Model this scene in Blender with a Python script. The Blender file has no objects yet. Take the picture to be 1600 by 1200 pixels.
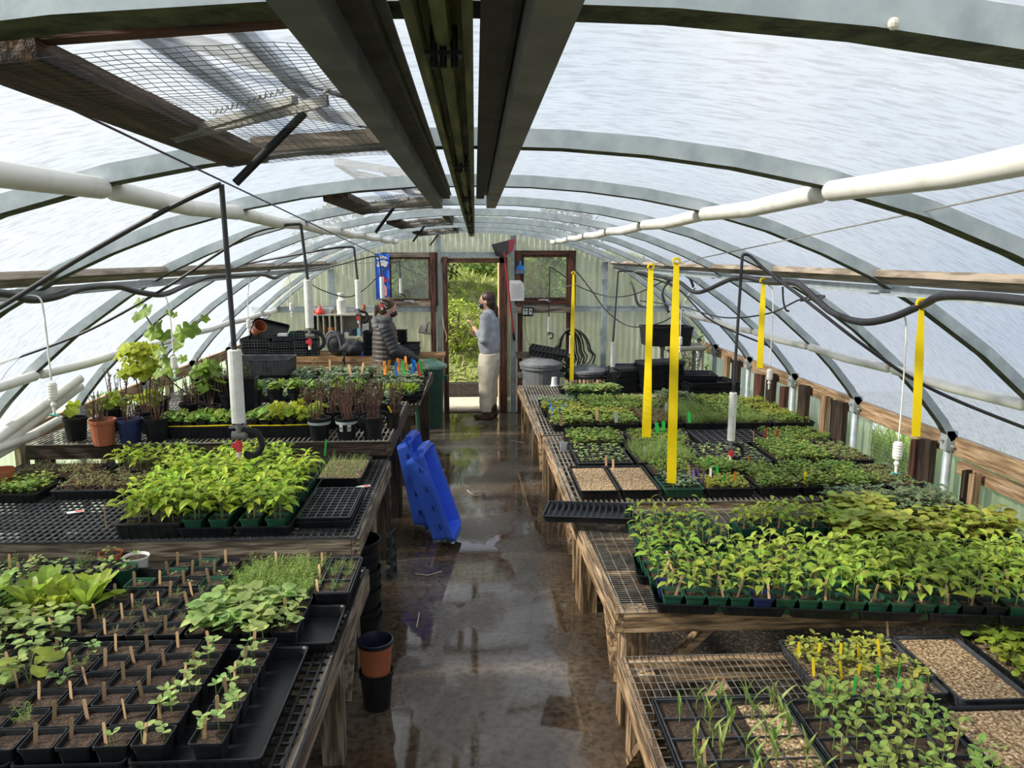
import bpy, bmesh, math, random
from mathutils import Vector, Matrix, Euler, noise
random.seed(7)
R = math.radians
PI = math.pi
scene = bpy.context.scene
COL = scene.collection

# ------------------------------------------------------------------ camera
FPX, CH = 1200.0, 2.15
YAW, PITCH = R(2.7295), R(9.4623)
cam_d = bpy.data.cameras.new('camera')
cam_d.sensor_width = 36.0
cam_d.lens = 36.0 * FPX / 1600.0
cam_d.clip_start = 0.05
cam_d.clip_end = 300
cam = bpy.data.objects.new('camera', cam_d)
COL.objects.link(cam)
FW = Vector((math.sin(YAW)*math.cos(PITCH), math.cos(YAW)*math.cos(PITCH), -math.sin(PITCH)))
RT = Vector((math.cos(YAW), -math.sin(YAW), 0))
UP = RT.cross(FW)
cam.matrix_world = Matrix(((RT.x, UP.x, -FW.x, 0), (RT.y, UP.y, -FW.y, 0), (RT.z, UP.z, -FW.z, CH), (0, 0, 0, 1)))
scene.camera = cam

def _ray(x, y):
    return FW + RT*((x-800)/FPX) + UP*((600-y)/FPX)
def aty(x, y, Y):
    d = _ray(x, y); return Vector((0, 0, CH)) + d*(Y/d.y)
def atz(x, y, z):
    d = _ray(x, y); return Vector((0, 0, CH)) + d*((z-CH)/d.z)

# ------------------------------------------------------------------ world, sun, exposure
world = bpy.data.worlds.new('sky'); scene.world = world
world.use_nodes = True
wn = world.node_tree.nodes; wl = world.node_tree.links
bg = wn['Background']
tc = wn.new('ShaderNodeTexCoord'); nz = wn.new('ShaderNodeTexNoise'); cr = wn.new('ShaderNodeValToRGB')
nz.inputs['Scale'].default_value = 2.2; nz.inputs['Detail'].default_value = 5
cr.color_ramp.elements[0].position = .38; cr.color_ramp.elements[0].color = (.64, .75, .90, 1)
cr.color_ramp.elements[1].position = .62; cr.color_ramp.elements[1].color = (.90, .94, 1.0, 1)
wl.new(tc.outputs['Generated'], nz.inputs['Vector']); wl.new(nz.outputs['Fac'], cr.inputs['Fac'])
wl.new(cr.outputs['Color'], bg.inputs['Color'])
bg.inputs['Strength'].default_value = .95
sun_d = bpy.data.lights.new('sun', 'SUN'); sun_d.energy = 9.5; sun_d.angle = R(6.0); sun_d.color = (1.0, .93, .80)
sun = bpy.data.objects.new('sun', sun_d); COL.objects.link(sun)
SUNV = Vector((-.80, -.14, .60)).normalized()
sun.rotation_euler = SUNV.to_track_quat('Z', 'Y').to_euler()
sun.location = (-6, 3, 8)
vs = scene.view_settings
scene.display_settings.display_device = 'sRGB'
vs.view_transform = 'Standard'; vs.look = 'None'; vs.exposure = 0.3; vs.gamma = 1.0; vs.use_curve_mapping = False
cy = scene.cycles
cy.max_bounces = 8; cy.diffuse_bounces = 4; cy.transmission_bounces = 6; cy.transparent_max_bounces = 12; cy.glossy_bounces = 3
cy.caustics_reflective = False; cy.caustics_refractive = False
cy.sample_clamp_indirect = 6

# ------------------------------------------------------------------ materials
MATS = {}
def mat(name, c1, c2=None, rough=.6, scale=12, detail=5, metal=0, bump=0, bscale=None, stretch=(1, 1, 1), lo=.35, hi=.65, spec=.5, coat=0, trans=0, objrand=0, island=0, c3=None, emit=None):
    if name in MATS: return MATS[name]
    m = bpy.data.materials.new(name); m.use_nodes = True
    nt = m.node_tree; n = nt.nodes; l = nt.links
    b = n['Principled BSDF']; out = n['Material Output']
    b.inputs['Roughness'].default_value = rough; b.inputs['Metallic'].default_value = metal
    b.inputs['Specular IOR Level'].default_value = spec
    if coat: b.inputs['Coat Weight'].default_value = coat
    c2 = c2 or tuple(v*.8 for v in c1)
    t = n.new('ShaderNodeTexCoord'); mp = n.new('ShaderNodeMapping'); mp.inputs['Scale'].default_value = stretch
    l.new(t.outputs['Object'], mp.inputs['Vector'])
    z = n.new('ShaderNodeTexNoise'); z.inputs['Scale'].default_value = scale; z.inputs['Detail'].default_value = detail
    l.new(mp.outputs[0], z.inputs['Vector'])
    r = n.new('ShaderNodeValToRGB'); l.new(z.outputs['Fac'], r.inputs['Fac'])
    r.color_ramp.elements[0].position = lo; r.color_ramp.elements[0].color = (*c2, 1)
    r.color_ramp.elements[1].position = hi; r.color_ramp.elements[1].color = (*c1, 1)
    if c3:
        e = r.color_ramp.elements.new(min(.95, hi+.12)); e.color = (*c3, 1)
    col = r.outputs['Color']
    if objrand or island:
        hs = n.new('ShaderNodeHueSaturation')
        if island:
            g = n.new('ShaderNodeNewGeometry'); src = g.outputs['Random Per Island']; amp = island
        else:
            g = n.new('ShaderNodeObjectInfo'); src = g.outputs['Random']; amp = objrand
        mr = n.new('ShaderNodeMapRange'); mr.inputs['To Min'].default_value = 1-amp; mr.inputs['To Max'].default_value = 1+amp
        l.new(src, mr.inputs['Value']); l.new(mr.outputs[0], hs.inputs['Value'])
        if objrand and island:
            g2 = n.new('ShaderNodeObjectInfo'); mh = n.new('ShaderNodeMapRange')
            mh.inputs['To Min'].default_value = .5-.06*objrand; mh.inputs['To Max'].default_value = .5+.06*objrand
            l.new(g2.outputs['Random'], mh.inputs['Value']); l.new(mh.outputs[0], hs.inputs['Hue'])
        l.new(col, hs.inputs['Color']); col = hs.outputs['Color']
    l.new(col, b.inputs['Base Color'])
    if bump:
        bz = n.new('ShaderNodeTexNoise'); bz.inputs['Scale'].default_value = bscale or scale*3; bz.inputs['Detail'].default_value = 6
        l.new(mp.outputs[0], bz.inputs['Vector'])
        bp = n.new('ShaderNodeBump'); bp.inputs['Strength'].default_value = bump; bp.inputs['Distance'].default_value = .01
        l.new(bz.outputs['Fac'], bp.inputs['Height']); l.new(bp.outputs[0], b.inputs['Normal'])
    if trans:
        tr = n.new('ShaderNodeBsdfTranslucent'); mx = n.new('ShaderNodeMixShader'); mx.inputs['Fac'].default_value = trans
        l.new(col, tr.inputs['Color']); l.new(b.outputs[0], mx.inputs[1]); l.new(tr.outputs[0], mx.inputs[2]); l.new(mx.outputs[0], out.inputs['Surface'])
    if emit:
        b.inputs['Emission Color'].default_value = (*emit[:3], 1); b.inputs['Emission Strength'].default_value = emit[3]
    MATS[name] = m
    return m

def leafmat(name, c, c2=None, trans=.38, amp=.22, objr=.5, rough=.42):
    return mat(name, c, c2 or tuple(v*.62 for v in c), rough=rough, scale=25, trans=trans, island=amp, objrand=objr, spec=.35)

def wood(name, c1, c2, axis, rough=.7, c3=None):
    st = [11, 11, 11]; st['xyz'.index(axis)] = 1.1
    return mat(name+'_'+axis, c1, c2, rough=rough, scale=3.6, detail=12, stretch=tuple(st), bump=.8, bscale=6, lo=.41, hi=.56, c3=c3)

def benchwood(a): return wood('bench_wood', (.42, .27, .145), (.10, .06, .032), a, c3=(.60, .43, .26))
def greywood(a): return wood('weathered_wood', (.24, .19, .14), (.07, .05, .035), a, c3=(.33, .27, .2))
def darkwood(a): return wood('dark_wood', (.055, .032, .02), (.015, .009, .006), a)
def redwood(a): return wood('redwood_frame', (.115, .04, .022), (.03, .012, .008), a)
def lumber(a): return wood('lumber', (.44, .29, .165), (.24, .15, .08), a, c3=(.52, .38, .25))
def silverwood(a): return wood('silvered_wood', (.36, .29, .22), (.16, .125, .09), a)
def plywood(a): return wood('plywood', (.42, .25, .115), (.27, .15, .065), a)

M_STEEL = mat('galvanised_steel', (.50, .55, .57), (.36, .41, .43), rough=.5, metal=.25, scale=14, bump=.08)
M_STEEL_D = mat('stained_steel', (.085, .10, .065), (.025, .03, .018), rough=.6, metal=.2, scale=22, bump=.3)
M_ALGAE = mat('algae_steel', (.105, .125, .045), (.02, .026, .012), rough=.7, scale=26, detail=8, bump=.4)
M_PVC = mat('white_pvc', (.82, .80, .74), (.70, .67, .60), rough=.35, scale=9, lo=.3, hi=.5)
M_PIPE = mat('white_sprinkler_pipe', (.80, .80, .76), (.66, .65, .60), rough=.4, scale=30)
M_HOSE = mat('black_hose', (.018, .017, .020), (.030, .028, .034), rough=.42, scale=20)
M_BLACK = mat('black_plastic', (.007, .008, .010), (.012, .013, .016), rough=.42, scale=18, bump=.05, spec=.28)
M_TRAY = mat('tray_plastic', (.008, .009, .012), (.015, .017, .021), rough=.38, scale=14, bump=.06, spec=.32)
M_GREY_TRAY = mat('worn_tray_plastic', (.065, .070, .08), (.03, .034, .04), rough=.4, scale=16)
M_GREENPOT = mat('green_plastic', (.012, .062, .036), (.018, .085, .05), rough=.4, scale=14)
M_BLUEPOT = mat('blue_plastic_pot', (.012, .02, .075), (.018, .03, .11), rough=.4, scale=14)
M_TERRA = mat('terracotta_plastic', (.42, .13, .065), (.33, .10, .05), rough=.45, scale=7)
M_SOIL = mat('soil', (.070, .042, .026), (.020, .012, .008), rough=.95, scale=110, detail=8, bump=.9, bscale=160, lo=.35, hi=.6, c3=(.15, .10, .065))
M_GRIT = mat('vermiculite', (.50, .34, .18), (.13, .075, .038), rough=.9, scale=85, detail=6, bump=.9, bscale=160, lo=.40, hi=.56, c3=(.72, .62, .46))
M_GRIT2 = mat('gritty_soil', (.30, .20, .12), (.045, .027, .016), rough=.9, scale=90, detail=6, bump=.9, bscale=170, lo=.42, hi=.6, c3=(.75, .68, .55))
M_STICK = mat('wooden_stick', (.56, .38, .22), (.42, .26, .14), rough=.6, scale=10, stretch=(6, 6, 1), objrand=.3)
M_YELLOW = mat('yellow_tape', (1.0, .84, .02), (.96, .78, .01), rough=.4, scale=6, trans=.5)
M_YTAG = mat('yellow_tag', (.92, .70, .03), (.85, .62, .02), rough=.4)
M_GTAG = mat('green_tag', (.04, .62, .10), (.03, .5, .08), rough=.4)
M_BTAG = mat('blue_tag', (.02, .20, .72), (.02, .16, .6), rough=.4)
M_RTAG = mat('red_tag', (.75, .05, .03), (.6, .04, .03), rough=.4)
M_OTAG = mat('orange_tag', (.85, .30, .04), (.75, .25, .03), rough=.4)
M_PTAG = mat('purple_tag', (.28, .16, .42), (.22, .12, .35), rough=.4)
M_WTAG = mat('white_tag', (.78, .78, .78), (.68, .68, .68), rough=.4)
M_WIRE = mat('galvanised_wire', (.50, .49, .45), (.28, .25, .21), rough=.45, metal=.6, scale=20)
M_BLUE = mat('blue_crate_plastic', (.06, .17, .86), (.05, .14, .75), rough=.33, scale=5, bump=.04)
M_TWIG = mat('brown_twig', (.15, .07, .05), (.06, .028, .02), rough=.7, scale=40)
M_STEM = mat('green_stem', (.26, .36, .11), (.18, .25, .08), rough=.5, trans=.15)
M_STEMR = mat('reddish_stem', (.34, .20, .12), (.24, .12, .08), rough=.5)

L_PEP = leafmat('pepper_leaf', (.46, .62, .06))
L_PEP2 = leafmat('dark_pepper_leaf', (.43, .58, .08))
L_BASIL = leafmat('pale_leaf', (.46, .62, .20))
L_SAGE = leafmat('sage_leaf', (.34, .44, .26))
L_LETT = leafmat('lettuce_leaf', (.44, .60, .08), trans=.45)
L_ROUND = leafmat('chard_leaf', (.60, .68, .12), trans=.42)
L_KALE = leafmat('kale_leaf', (.19, .26, .12), trans=.22)
L_BRAS = leafmat('brassica_leaf', (.36, .50, .10))
L_LIME = leafmat('lime_leaf', (.55, .60, .12))
L_FERN = leafmat('feathery_leaf', (.42, .60, .13))
L_GRASS = leafmat('blade_leaf', (.38, .52, .14))
L_PEA = leafmat('pea_leaf', (.42, .58, .14))
L_RED = leafmat('red_leaf', (.15, .035, .03))
L_VINE = leafmat('vine_leaf', (.46, .60, .05), trans=.5)
L_VINE2 = leafmat('dark_vine_leaf', (.26, .42, .06), trans=.4)
L_OLIVE = leafmat('olive_leaf', (.36, .42, .16))

# ------------------------------------------------------------------ mesh builder
class MB:
    def __init__(s): s.v = []; s.f = []; s.m = []; s.cur = 0
    def box(s, x0, x1, y0, y1, z0, z1):
        b = len(s.v)
        s.v += [(x0, y0, z0), (x1, y0, z0), (x1, y1, z0), (x0, y1, z0), (x0, y0, z1), (x1, y0, z1), (x1, y1, z1), (x0, y1, z1)]
        for q in ((0, 3, 2, 1), (4, 5, 6, 7), (0, 1, 5, 4), (1, 2, 6, 5), (2, 3, 7, 6), (3, 0, 4, 7)):
            s.f.append(tuple(b+i for i in q)); s.m.append(s.cur)
        return s
    def bar(s, p0, p1, w, h, up=(0, 0, 1)):
        p0 = Vector(p0); p1 = Vector(p1); d = (p1-p0).normalized(); up = Vector(up)
        if abs(d.dot(up)) > .98: up = Vector((0, 1, 0))
        a = d.cross(up).normalized(); c = a.cross(d)
        b = len(s.v)
        for p in (p0, p1):
            for i, j in ((-1, -1), (1, -1), (1, 1), (-1, 1)):
                s.v.append(tuple(p+a*(i*w/2)+c*(j*h/2)))
        for q in ((3, 2, 1, 0), (4, 5, 6, 7), (0, 1, 5, 4), (1, 2, 6, 5), (2, 3, 7, 6), (3, 0, 4, 7)):
            s.f.append(tuple(b+i for i in q)); s.m.append(s.cur)
        return s
    def tube(s, pts, r, n=6, caps=True):
        pts = [Vector(p) for p in pts]; k = len(pts)
        rs = r if isinstance(r, (list, tuple)) else [r]*k
        b = len(s.v); pu = None
        for i, p in enumerate(pts):
            d = (pts[min(i+1, k-1)]-pts[max(i-1, 0)])
            d = d.normalized() if d.length > 1e-9 else Vector((0, 0, 1))
            if pu is None:
                u = Vector((1, 0, 0)) if abs(d.x) < .9 else Vector((0, 1, 0))
            else: u = pu
            u = (u-d*u.dot(d)).normalized(); pu = u; w = d.cross(u)
            for j in range(n):
                a = 2*PI*j/n
                s.v.append(tuple(p+(u*math.cos(a)+w*math.sin(a))*rs[i]))
        for i in range(k-1):
            for j in range(n):
                s.f.append((b+i*n+j, b+i*n+(j+1) % n, b+(i+1)*n+(j+1) % n, b+(i+1)*n+j)); s.m.append(s.cur)
        if caps:
            s.f.append(tuple(b+j for j in reversed(range(n)))); s.m.append(s.cur)
            s.f.append(tuple(b+(k-1)*n+j for j in range(n))); s.m.append(s.cur)
        return s
    def lathe(s, prof, c=(0, 0, 0), n=20, caps=(True, False)):
        b = len(s.v); k = len(prof)
        for r, z in prof:
            for j in range(n):
                a = 2*PI*j/n
                s.v.append((c[0]+r*math.cos(a), c[1]+r*math.sin(a), c[2]+z))
        for i in range(k-1):
            for j in range(n):
                s.f.append((b+i*n+j, b+i*n+(j+1) % n, b+(i+1)*n+(j+1) % n, b+(i+1)*n+j)); s.m.append(s.cur)
        if caps[0]: s.f.append(tuple(b+j for j in reversed(range(n)))); s.m.append(s.cur)
        if caps[1]: s.f.append(tuple(b+(k-1)*n+j for j in range(n))); s.m.append(s.cur)
        return s
    def rrings(s, rings, rad=.008, c=(0, 0), cap0=True, cap1=False):
        # rounded-rectangle rings (w, l, z) lofted
        b = len(s.v); per = 12
        for w, l, z in rings:
            r = min(rad, w*.45, l*.45)
            for cx, cy_, a0 in ((w/2-r, l/2-r, 0), (-w/2+r, l/2-r, 90), (-w/2+r, -l/2+r, 180), (w/2-r, -l/2+r, 270)):
                for q in (0, 45, 90):
                    s.v.append((c[0]+cx+r*math.cos(R(a0+q)), c[1]+cy_+r*math.sin(R(a0+q)), z))
        for i in range(len(rings)-1):
            for j in range(per):
                s.f.append((b+i*per+j, b+i*per+(j+1) % per, b+(i+1)*per+(j+1) % per, b+(i+1)*per+j)); s.m.append(s.cur)
        if cap0: s.f.append(tuple(b+j for j in reversed(range(per)))); s.m.append(s.cur)
        if cap1: s.f.append(tuple(b+(len(rings)-1)*per+j for j in range(per))); s.m.append(s.cur)
        return s
    def poly(s, pts, flip=False):
        b = len(s.v); s.v += [tuple(p) for p in pts]
        ids = tuple(range(b, b+len(pts)))
        s.f.append(ids[::-1] if flip else ids); s.m.append(s.cur); return s
    def prism(s, pts, off):
        # pts: planar polygon, off: extrusion vector
        off = Vector(off); b = len(s.v); k = len(pts)
        s.v += [tuple(Vector(p)) for p in pts]; s.v += [tuple(Vector(p)+off) for p in pts]
        s.f.append(tuple(range(b, b+k))[::-1]); s.m.append(s.cur)
        s.f.append(tuple(range(b+k, b+2*k))); s.m.append(s.cur)
        for j in range(k):
            s.f.append((b+j, b+(j+1) % k, b+k+(j+1) % k, b+k+j)); s.m.append(s.cur)
        return s
    def sphere(s, c, r, n=10, m=6, sc=(1, 1, 1)):
        prof = [(max(1e-4, r*math.sin(PI*i/m)), -r*math.cos(PI*i/m)) for i in range(m+1)]
        b = len(s.v); s.lathe(prof, (0, 0, 0), n, (False, False))
        for i in range(b, len(s.v)):
            v = s.v[i]; s.v[i] = (c[0]+v[0]*sc[0], c[1]+v[1]*sc[1], c[2]+v[2]*sc[2])
        return s
    def leaf(s, p, az, el, L, W, droop=.5, shape='ovate', fold=.18, n=4, twist=0):
        p = Vector(p); ds = L/n; b = len(s.v); k = 0
        prof = {'ovate': (.10, .85, 1, .62, .04), 'lance': (.15, .8, .9, .55, .02), 'round': (.15, .9, 1.05, .85, .25), 'spoon': (.12, .28, .75, 1.0, .45),
                'blade': (.6, 1, .9, .6, .03), 'heart': (.75, 1.1, .95, .55, .03)}[shape]
        for i in range(n+1):
            t = i/n
            f = t*4; i0 = min(3, int(f)); w = prof[i0]+(prof[i0+1]-prof[i0])*(f-i0); w *= W/2
            d = Vector((math.cos(az)*math.cos(el), math.sin(az)*math.cos(el), math.sin(el)))
            sd = Vector((-math.sin(az), math.cos(az), 0)); nn = sd.cross(d)
            sd = sd*math.cos(twist)+nn*math.sin(twist)
            up = d.cross(sd)
            s.v += [tuple(p+sd*w-up*(-fold*w)), tuple(p), tuple(p-sd*w-up*(-fold*w))]
            if i < n:
                p = p+d*ds; el -= droop/n
        for i in range(n):
            q = b+i*3
            s.f.append((q, q+1, q+4, q+3)); s.f.append((q+1, q+2, q+5, q+4)); s.m += [s.cur]*2
        return s
    def mesh(s, name, mats, smooth=False):
        me = bpy.data.meshes.new(name); me.from_pydata(s.v, [], s.f)
        for m in (mats if isinstance(mats, (list, tuple)) else [mats]): me.materials.append(m)
        if any(s.m): me.polygons.foreach_set('material_index', s.m)
        if smooth: me.polygons.foreach_set('use_smooth', [True]*len(me.polygons))
        me.update(); return me
    def build(s, name, mats, parent=None, smooth=False, loc=(0, 0, 0), rz=0):
        return link(name, s.mesh(name, mats, smooth), parent, loc, rz)

def link(name, me, parent=None, loc=(0, 0, 0), rz=0):
    o = bpy.data.objects.new(name, me); COL.objects.link(o)
    o.location = loc; o.rotation_euler = (0, 0, rz) if not isinstance(rz, (tuple, Euler)) else rz
    if parent: o.parent = parent
    return o
def tag(o, label, cat, group=None):
    o['label'] = label; o['category'] = cat
    if group: o['group'] = group
    return o
def empty(name, loc, label, cat, group=None, rz=0):
    o = bpy.data.objects.new(name, None); COL.objects.link(o); o.location = loc; o.empty_display_size = .1
    o.rotation_euler = (0, 0, rz) if not isinstance(rz, (tuple, Euler)) else rz
    return tag(o, label, cat, group)
def struct(o): o['kind'] = 'structure'; return o
def smooth_curve(pts, n=6):
    P = [Vector(p) for p in pts]; out = []
    for i in range(len(P)-1):
        p0 = P[max(i-1, 0)]; p1 = P[i]; p2 = P[i+1]; p3 = P[min(i+2, len(P)-1)]
        for k in range(n):
            t = k/n
            out.append(.5*((2*p1)+(p2-p0)*t+(2*p0-5*p1+4*p2-p3)*t*t+(3*p1-p0-3*p2+p3)*t**3))
    out.append(P[-1]); return out
_o = ['first', 'second', 'third', 'fourth', 'fifth', 'sixth', 'seventh', 'eighth', 'ninth', 'tenth', 'eleventh', 'twelfth', 'thirteenth', 'fourteenth', 'fifteenth', 'sixteenth', 'seventeenth', 'eighteenth', 'nineteenth', 'twentieth', 'twenty-first', 'twenty-second', 'twenty-third', 'twenty-fourth', 'twenty-fifth', 'twenty-sixth', 'twenty-seventh', 'twenty-eighth', 'twenty-ninth', 'thirtieth']
def ordw(i): return _o[i]
# ------------------------------------------------------------------ greenhouse shell
PROF = [(0, 2.455), (.25, 2.45), (.5, 2.432), (.75, 2.40), (1.0, 2.352), (1.33, 2.26), (1.6, 2.155), (1.83, 2.05), (2.08, 1.905), (2.4, 1.68), (2.66, 1.455), (2.85, 1.26), (3.0, 1.08), (3.08, .96)]
FULL = [(-x, z) for x, z in PROF[::-1]] + PROF[1:]
def offset_prof(d):
    out = []
    for i, (x, z) in enumerate(FULL):
        a = FULL[max(i-1, 0)]; b = FULL[min(i+1, len(FULL)-1)]
        t = Vector((b[0]-a[0], b[1]-a[1])).normalized(); n = Vector((-t.y, t.x))
        out.append((x+n.x*d, z+n.y*d))
    return out
def arch(x, d=0):
    P = offset_prof(d)
    for (a, b) in zip(P, P[1:]):
        if a[0] <= x <= b[0]: return a[1]+(b[1]-a[1])*(x-a[0])/max(1e-6, b[0]-a[0])
    return P[0][1]
HY = [1.03+1.24*k for k in range(8)]
YB = 10.55
YF = -1.6
# translucent polythene roof film
def film_material():
    m = bpy.data.materials.new('polythene_film'); m.use_nodes = True
    n = m.node_tree.nodes; l = m.node_tree.links; n.remove(n['Principled BSDF']); out = n['Material Output']
    t = n.new('ShaderNodeTexCoord'); mp = n.new('ShaderNodeMapping'); mp.inputs['Scale'].default_value = (2.0, 6.5, 2.0)
    mp.inputs['Rotation'].default_value = (0, 0, R(8))
    l.new(t.outputs['Object'], mp.inputs['Vector'])
    z = n.new('ShaderNodeTexNoise'); z.inputs['Scale'].default_value = 7; z.inputs['Detail'].default_value = 7; z.inputs['Roughness'].default_value = .62
    l.new(mp.outputs[0], z.inputs['Vector'])
    r = n.new('ShaderNodeValToRGB'); l.new(z.outputs['Fac'], r.inputs['Fac'])
    r.color_ramp.elements[0].position = .38; r.color_ramp.elements[0].color = (.26, .268, .28, 1)
    r.color_ramp.elements[1].position = .54; r.color_ramp.elements[1].color = (.355, .385, .405, 1)
    z2 = n.new('ShaderNodeTexNoise'); z2.inputs['Scale'].default_value = .8; z2.inputs['Detail'].default_value = 3
    l.new(t.outputs['Object'], z2.inputs['Vector'])
    r2 = n.new('ShaderNodeValToRGB'); l.new(z2.outputs['Fac'], r2.inputs['Fac'])
    r2.color_ramp.elements[0].position = .35; r2.color_ramp.elements[0].color = (.80, .80, .78, 1)
    r2.color_ramp.elements[1].position = .6; r2.color_ramp.elements[1].color = (1, 1, 1, 1)
    mx = n.new('ShaderNodeMixRGB'); mx.blend_type = 'MULTIPLY'; mx.inputs[0].default_value = .6
    l.new(r.outputs[0], mx.inputs[1]); l.new(r2.outputs[0], mx.inputs[2])
    r3 = n.new('ShaderNodeValToRGB'); l.new(z.outputs['Fac'], r3.inputs['Fac'])
    r3.color_ramp.elements[0].position = .38; r3.color_ramp.elements[0].color = (.83, .84, .865, 1); r3.color_ramp.elements[1].position = .52; r3.color_ramp.elements[1].color = (.93, .95, .97, 1)
    tr = n.new('ShaderNodeBsdfTranslucent'); df = n.new('ShaderNodeBsdfDiffuse'); tp = n.new('ShaderNodeBsdfTransparent')
    l.new(mx.outputs[0], tr.inputs['Color']); l.new(mx.outputs[0], df.inputs['Color']); l.new(r3.outputs[0], tp.inputs['Color'])
    m1 = n.new('ShaderNodeMixShader'); m1.inputs[0].default_value = .18; l.new(tr.outputs[0], m1.inputs[1]); l.new(df.outputs[0], m1.inputs[2])
    m2 = n.new('ShaderNodeMixShader'); m2.inputs[0].default_value = .50; l.new(m1.outputs[0], m2.inputs[1]); l.new(tp.outputs[0], m2.inputs[2])
    l.new(m2.outputs[0], out.inputs['Surface']); return m
M_FILM = film_material()
OUT = offset_prof(.055)
mb = MB()
ys = [YF + i*(YB-YF)/40 for i in range(41)]
VENT = [k for k in (0, 2, 4, 6)]
for y in ys:
    for x, z in OUT: mb.v.append((x, y, z))
k = len(OUT)
for i in range(40):
    for j in range(k-1):
        mb.f.append((i*k+j, i*k+j+1, (i+1)*k+j+1, (i+1)*k+j)); mb.m.append(0)
roof = struct(mb.build('ceiling', M_FILM, smooth=True))

# hoops with their ground posts
for i, y in enumerate(HY + [10.45]):
    ordn = ['nearest the camera, algae along its underside', 'second from the camera, carrying the open roof vent', 'third from the camera', 'fourth from the camera', 'fifth from the camera', 'sixth from the camera', 'seventh from the camera', 'eighth from the camera', 'farthest, framing the back wall'][i]
    root = empty('roof_hoop', (0, y, 0), 'galvanised steel roof hoop, '+ordn, 'greenhouse hoop', 'steel roof hoops of the greenhouse')
    mb = MB(); IN = offset_prof(0); OU = offset_prof(.05)
    n = len(IN); w = .036
    for (a, b) in zip(IN, OU):
        mb.v += [(a[0], -w, a[1]), (a[0], w, a[1]), (b[0], w, b[1]), (b[0], -w, b[1])]
    for j in range(n-1):
        q = j*4
        for e, (c, d) in enumerate(((0, 1), (1, 2), (2, 3), (3, 0))):
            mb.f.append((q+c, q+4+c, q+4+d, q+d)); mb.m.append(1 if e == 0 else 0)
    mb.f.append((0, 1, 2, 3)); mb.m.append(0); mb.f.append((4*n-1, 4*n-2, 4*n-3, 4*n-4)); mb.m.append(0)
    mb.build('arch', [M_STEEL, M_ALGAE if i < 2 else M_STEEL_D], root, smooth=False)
    for sx in (-1, 1):
        mb = MB(); mb.tube([(sx*3.085, 0, 0), (sx*3.085, 0, .96)], .028, 12)
        mb.build('post', M_STEEL, root, smooth=True)
        mb = MB(); mb.box(sx*3.085-.036, sx*3.085+.036, -.036, .036, .90, 1.03)
        mb.tube([(sx*3.085-.06, 0, .965), (sx*3.085+.06, 0, .965)], .009, 6)
        mb.tube([(sx*3.085, -.06, .93), (sx*3.085, .0, .93)], .009, 6)
        mb.build('bracket', M_STEEL, root)
    if i == 0:
        for px in (-.735, -.69):
            mb = MB(); mb.tube([(px, .0, arch(px)-.004), (px, .0, arch(px)+.002)], .0065, 10); mb.build('bolt', mat('rusty_bolt', (.10, .03, .02), rough=.8), root)
        p = aty(1388, 42, 1.0)
        mb = MB(); mb.sphere((p.x, -.043, p.z), .008, 10, 6, (1, .8, 1)); mb.build('snail_shell', mat('pale_shell', (.75, .70, .60)), root)

# base rails and side walls
def corrug(mb, u0, u1, zf0, zf1, put, amp=.009, per=.076, step=.0095):
    nseg = max(1, int((u1-u0)/step)); prev = None
    for i in range(nseg+1):
        u = u0+(u1-u0)*i/nseg; d = amp*math.sin(2*PI*u/per)
        a = len(mb.v); mb.v += [put(u, d, zf0(u)), put(u, d, zf1(u))]
        if prev is not None: mb.f.append((prev, a, a+1, prev+1)); mb.m.append(0)
        prev = a
def fibreglass(name, c, c2, tp=.12):
    m = bpy.data.materials.new(name); m.use_nodes = True
    n = m.node_tree.nodes; l = m.node_tree.links; n.remove(n['Principled BSDF']); out = n['Material Output']
    t = n.new('ShaderNodeTexCoord'); mp = n.new('ShaderNodeMapping'); mp.inputs['Scale'].default_value = (7, 7, .9); l.new(t.outputs['Object'], mp.inputs['Vector'])
    z = n.new('ShaderNodeTexNoise'); z.inputs['Scale'].default_value = 2.2; z.inputs['Detail'].default_value = 7; l.new(mp.outputs[0], z.inputs['Vector'])
    r = n.new('ShaderNodeValToRGB'); l.new(z.outputs['Fac'], r.inputs['Fac'])
    r.color_ramp.elements[0].position = .32; r.color_ramp.elements[0].color = (*c2, 1); r.color_ramp.elements[1].position = .62; r.color_ramp.elements[1].color = (*c, 1)
    tr = n.new('ShaderNodeBsdfTranslucent'); df = n.new('ShaderNodeBsdfDiffuse'); tpn = n.new('ShaderNodeBsdfTransparent'); gl = n.new('ShaderNodeBsdfGlossy')
    for s in (tr, df): l.new(r.outputs[0], s.inputs['Color'])
    tpn.inputs['Color'].default_value = (.85, .9, .75, 1); gl.inputs['Roughness'].default_value = .35
    m1 = n.new('ShaderNodeMixShader'); m1.inputs[0].default_value = .45; l.new(tr.outputs[0], m1.inputs[1]); l.new(df.outputs[0], m1.inputs[2])
    m2 = n.new('ShaderNodeMixShader'); m2.inputs[0].default_value = tp; l.new(m1.outputs[0], m2.inputs[1]); l.new(tpn.outputs[0], m2.inputs[2])
    m3 = n.new('ShaderNodeMixShader'); m3.inputs[0].default_value = .06; l.new(m2.outputs[0], m3.inputs[1]); l.new(gl.outputs[0], m3.inputs[2])
    l.new(m3.outputs[0], out.inputs['Surface']); return m
M_FIB = fibreglass('corrugated_fibreglass', (.72, .73, .58), (.50, .52, .40))
M_FIB2 = fibreglass('clear_corrugated_fibreglass', (.52, .62, .42), (.38, .46, .30), .25)
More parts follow.
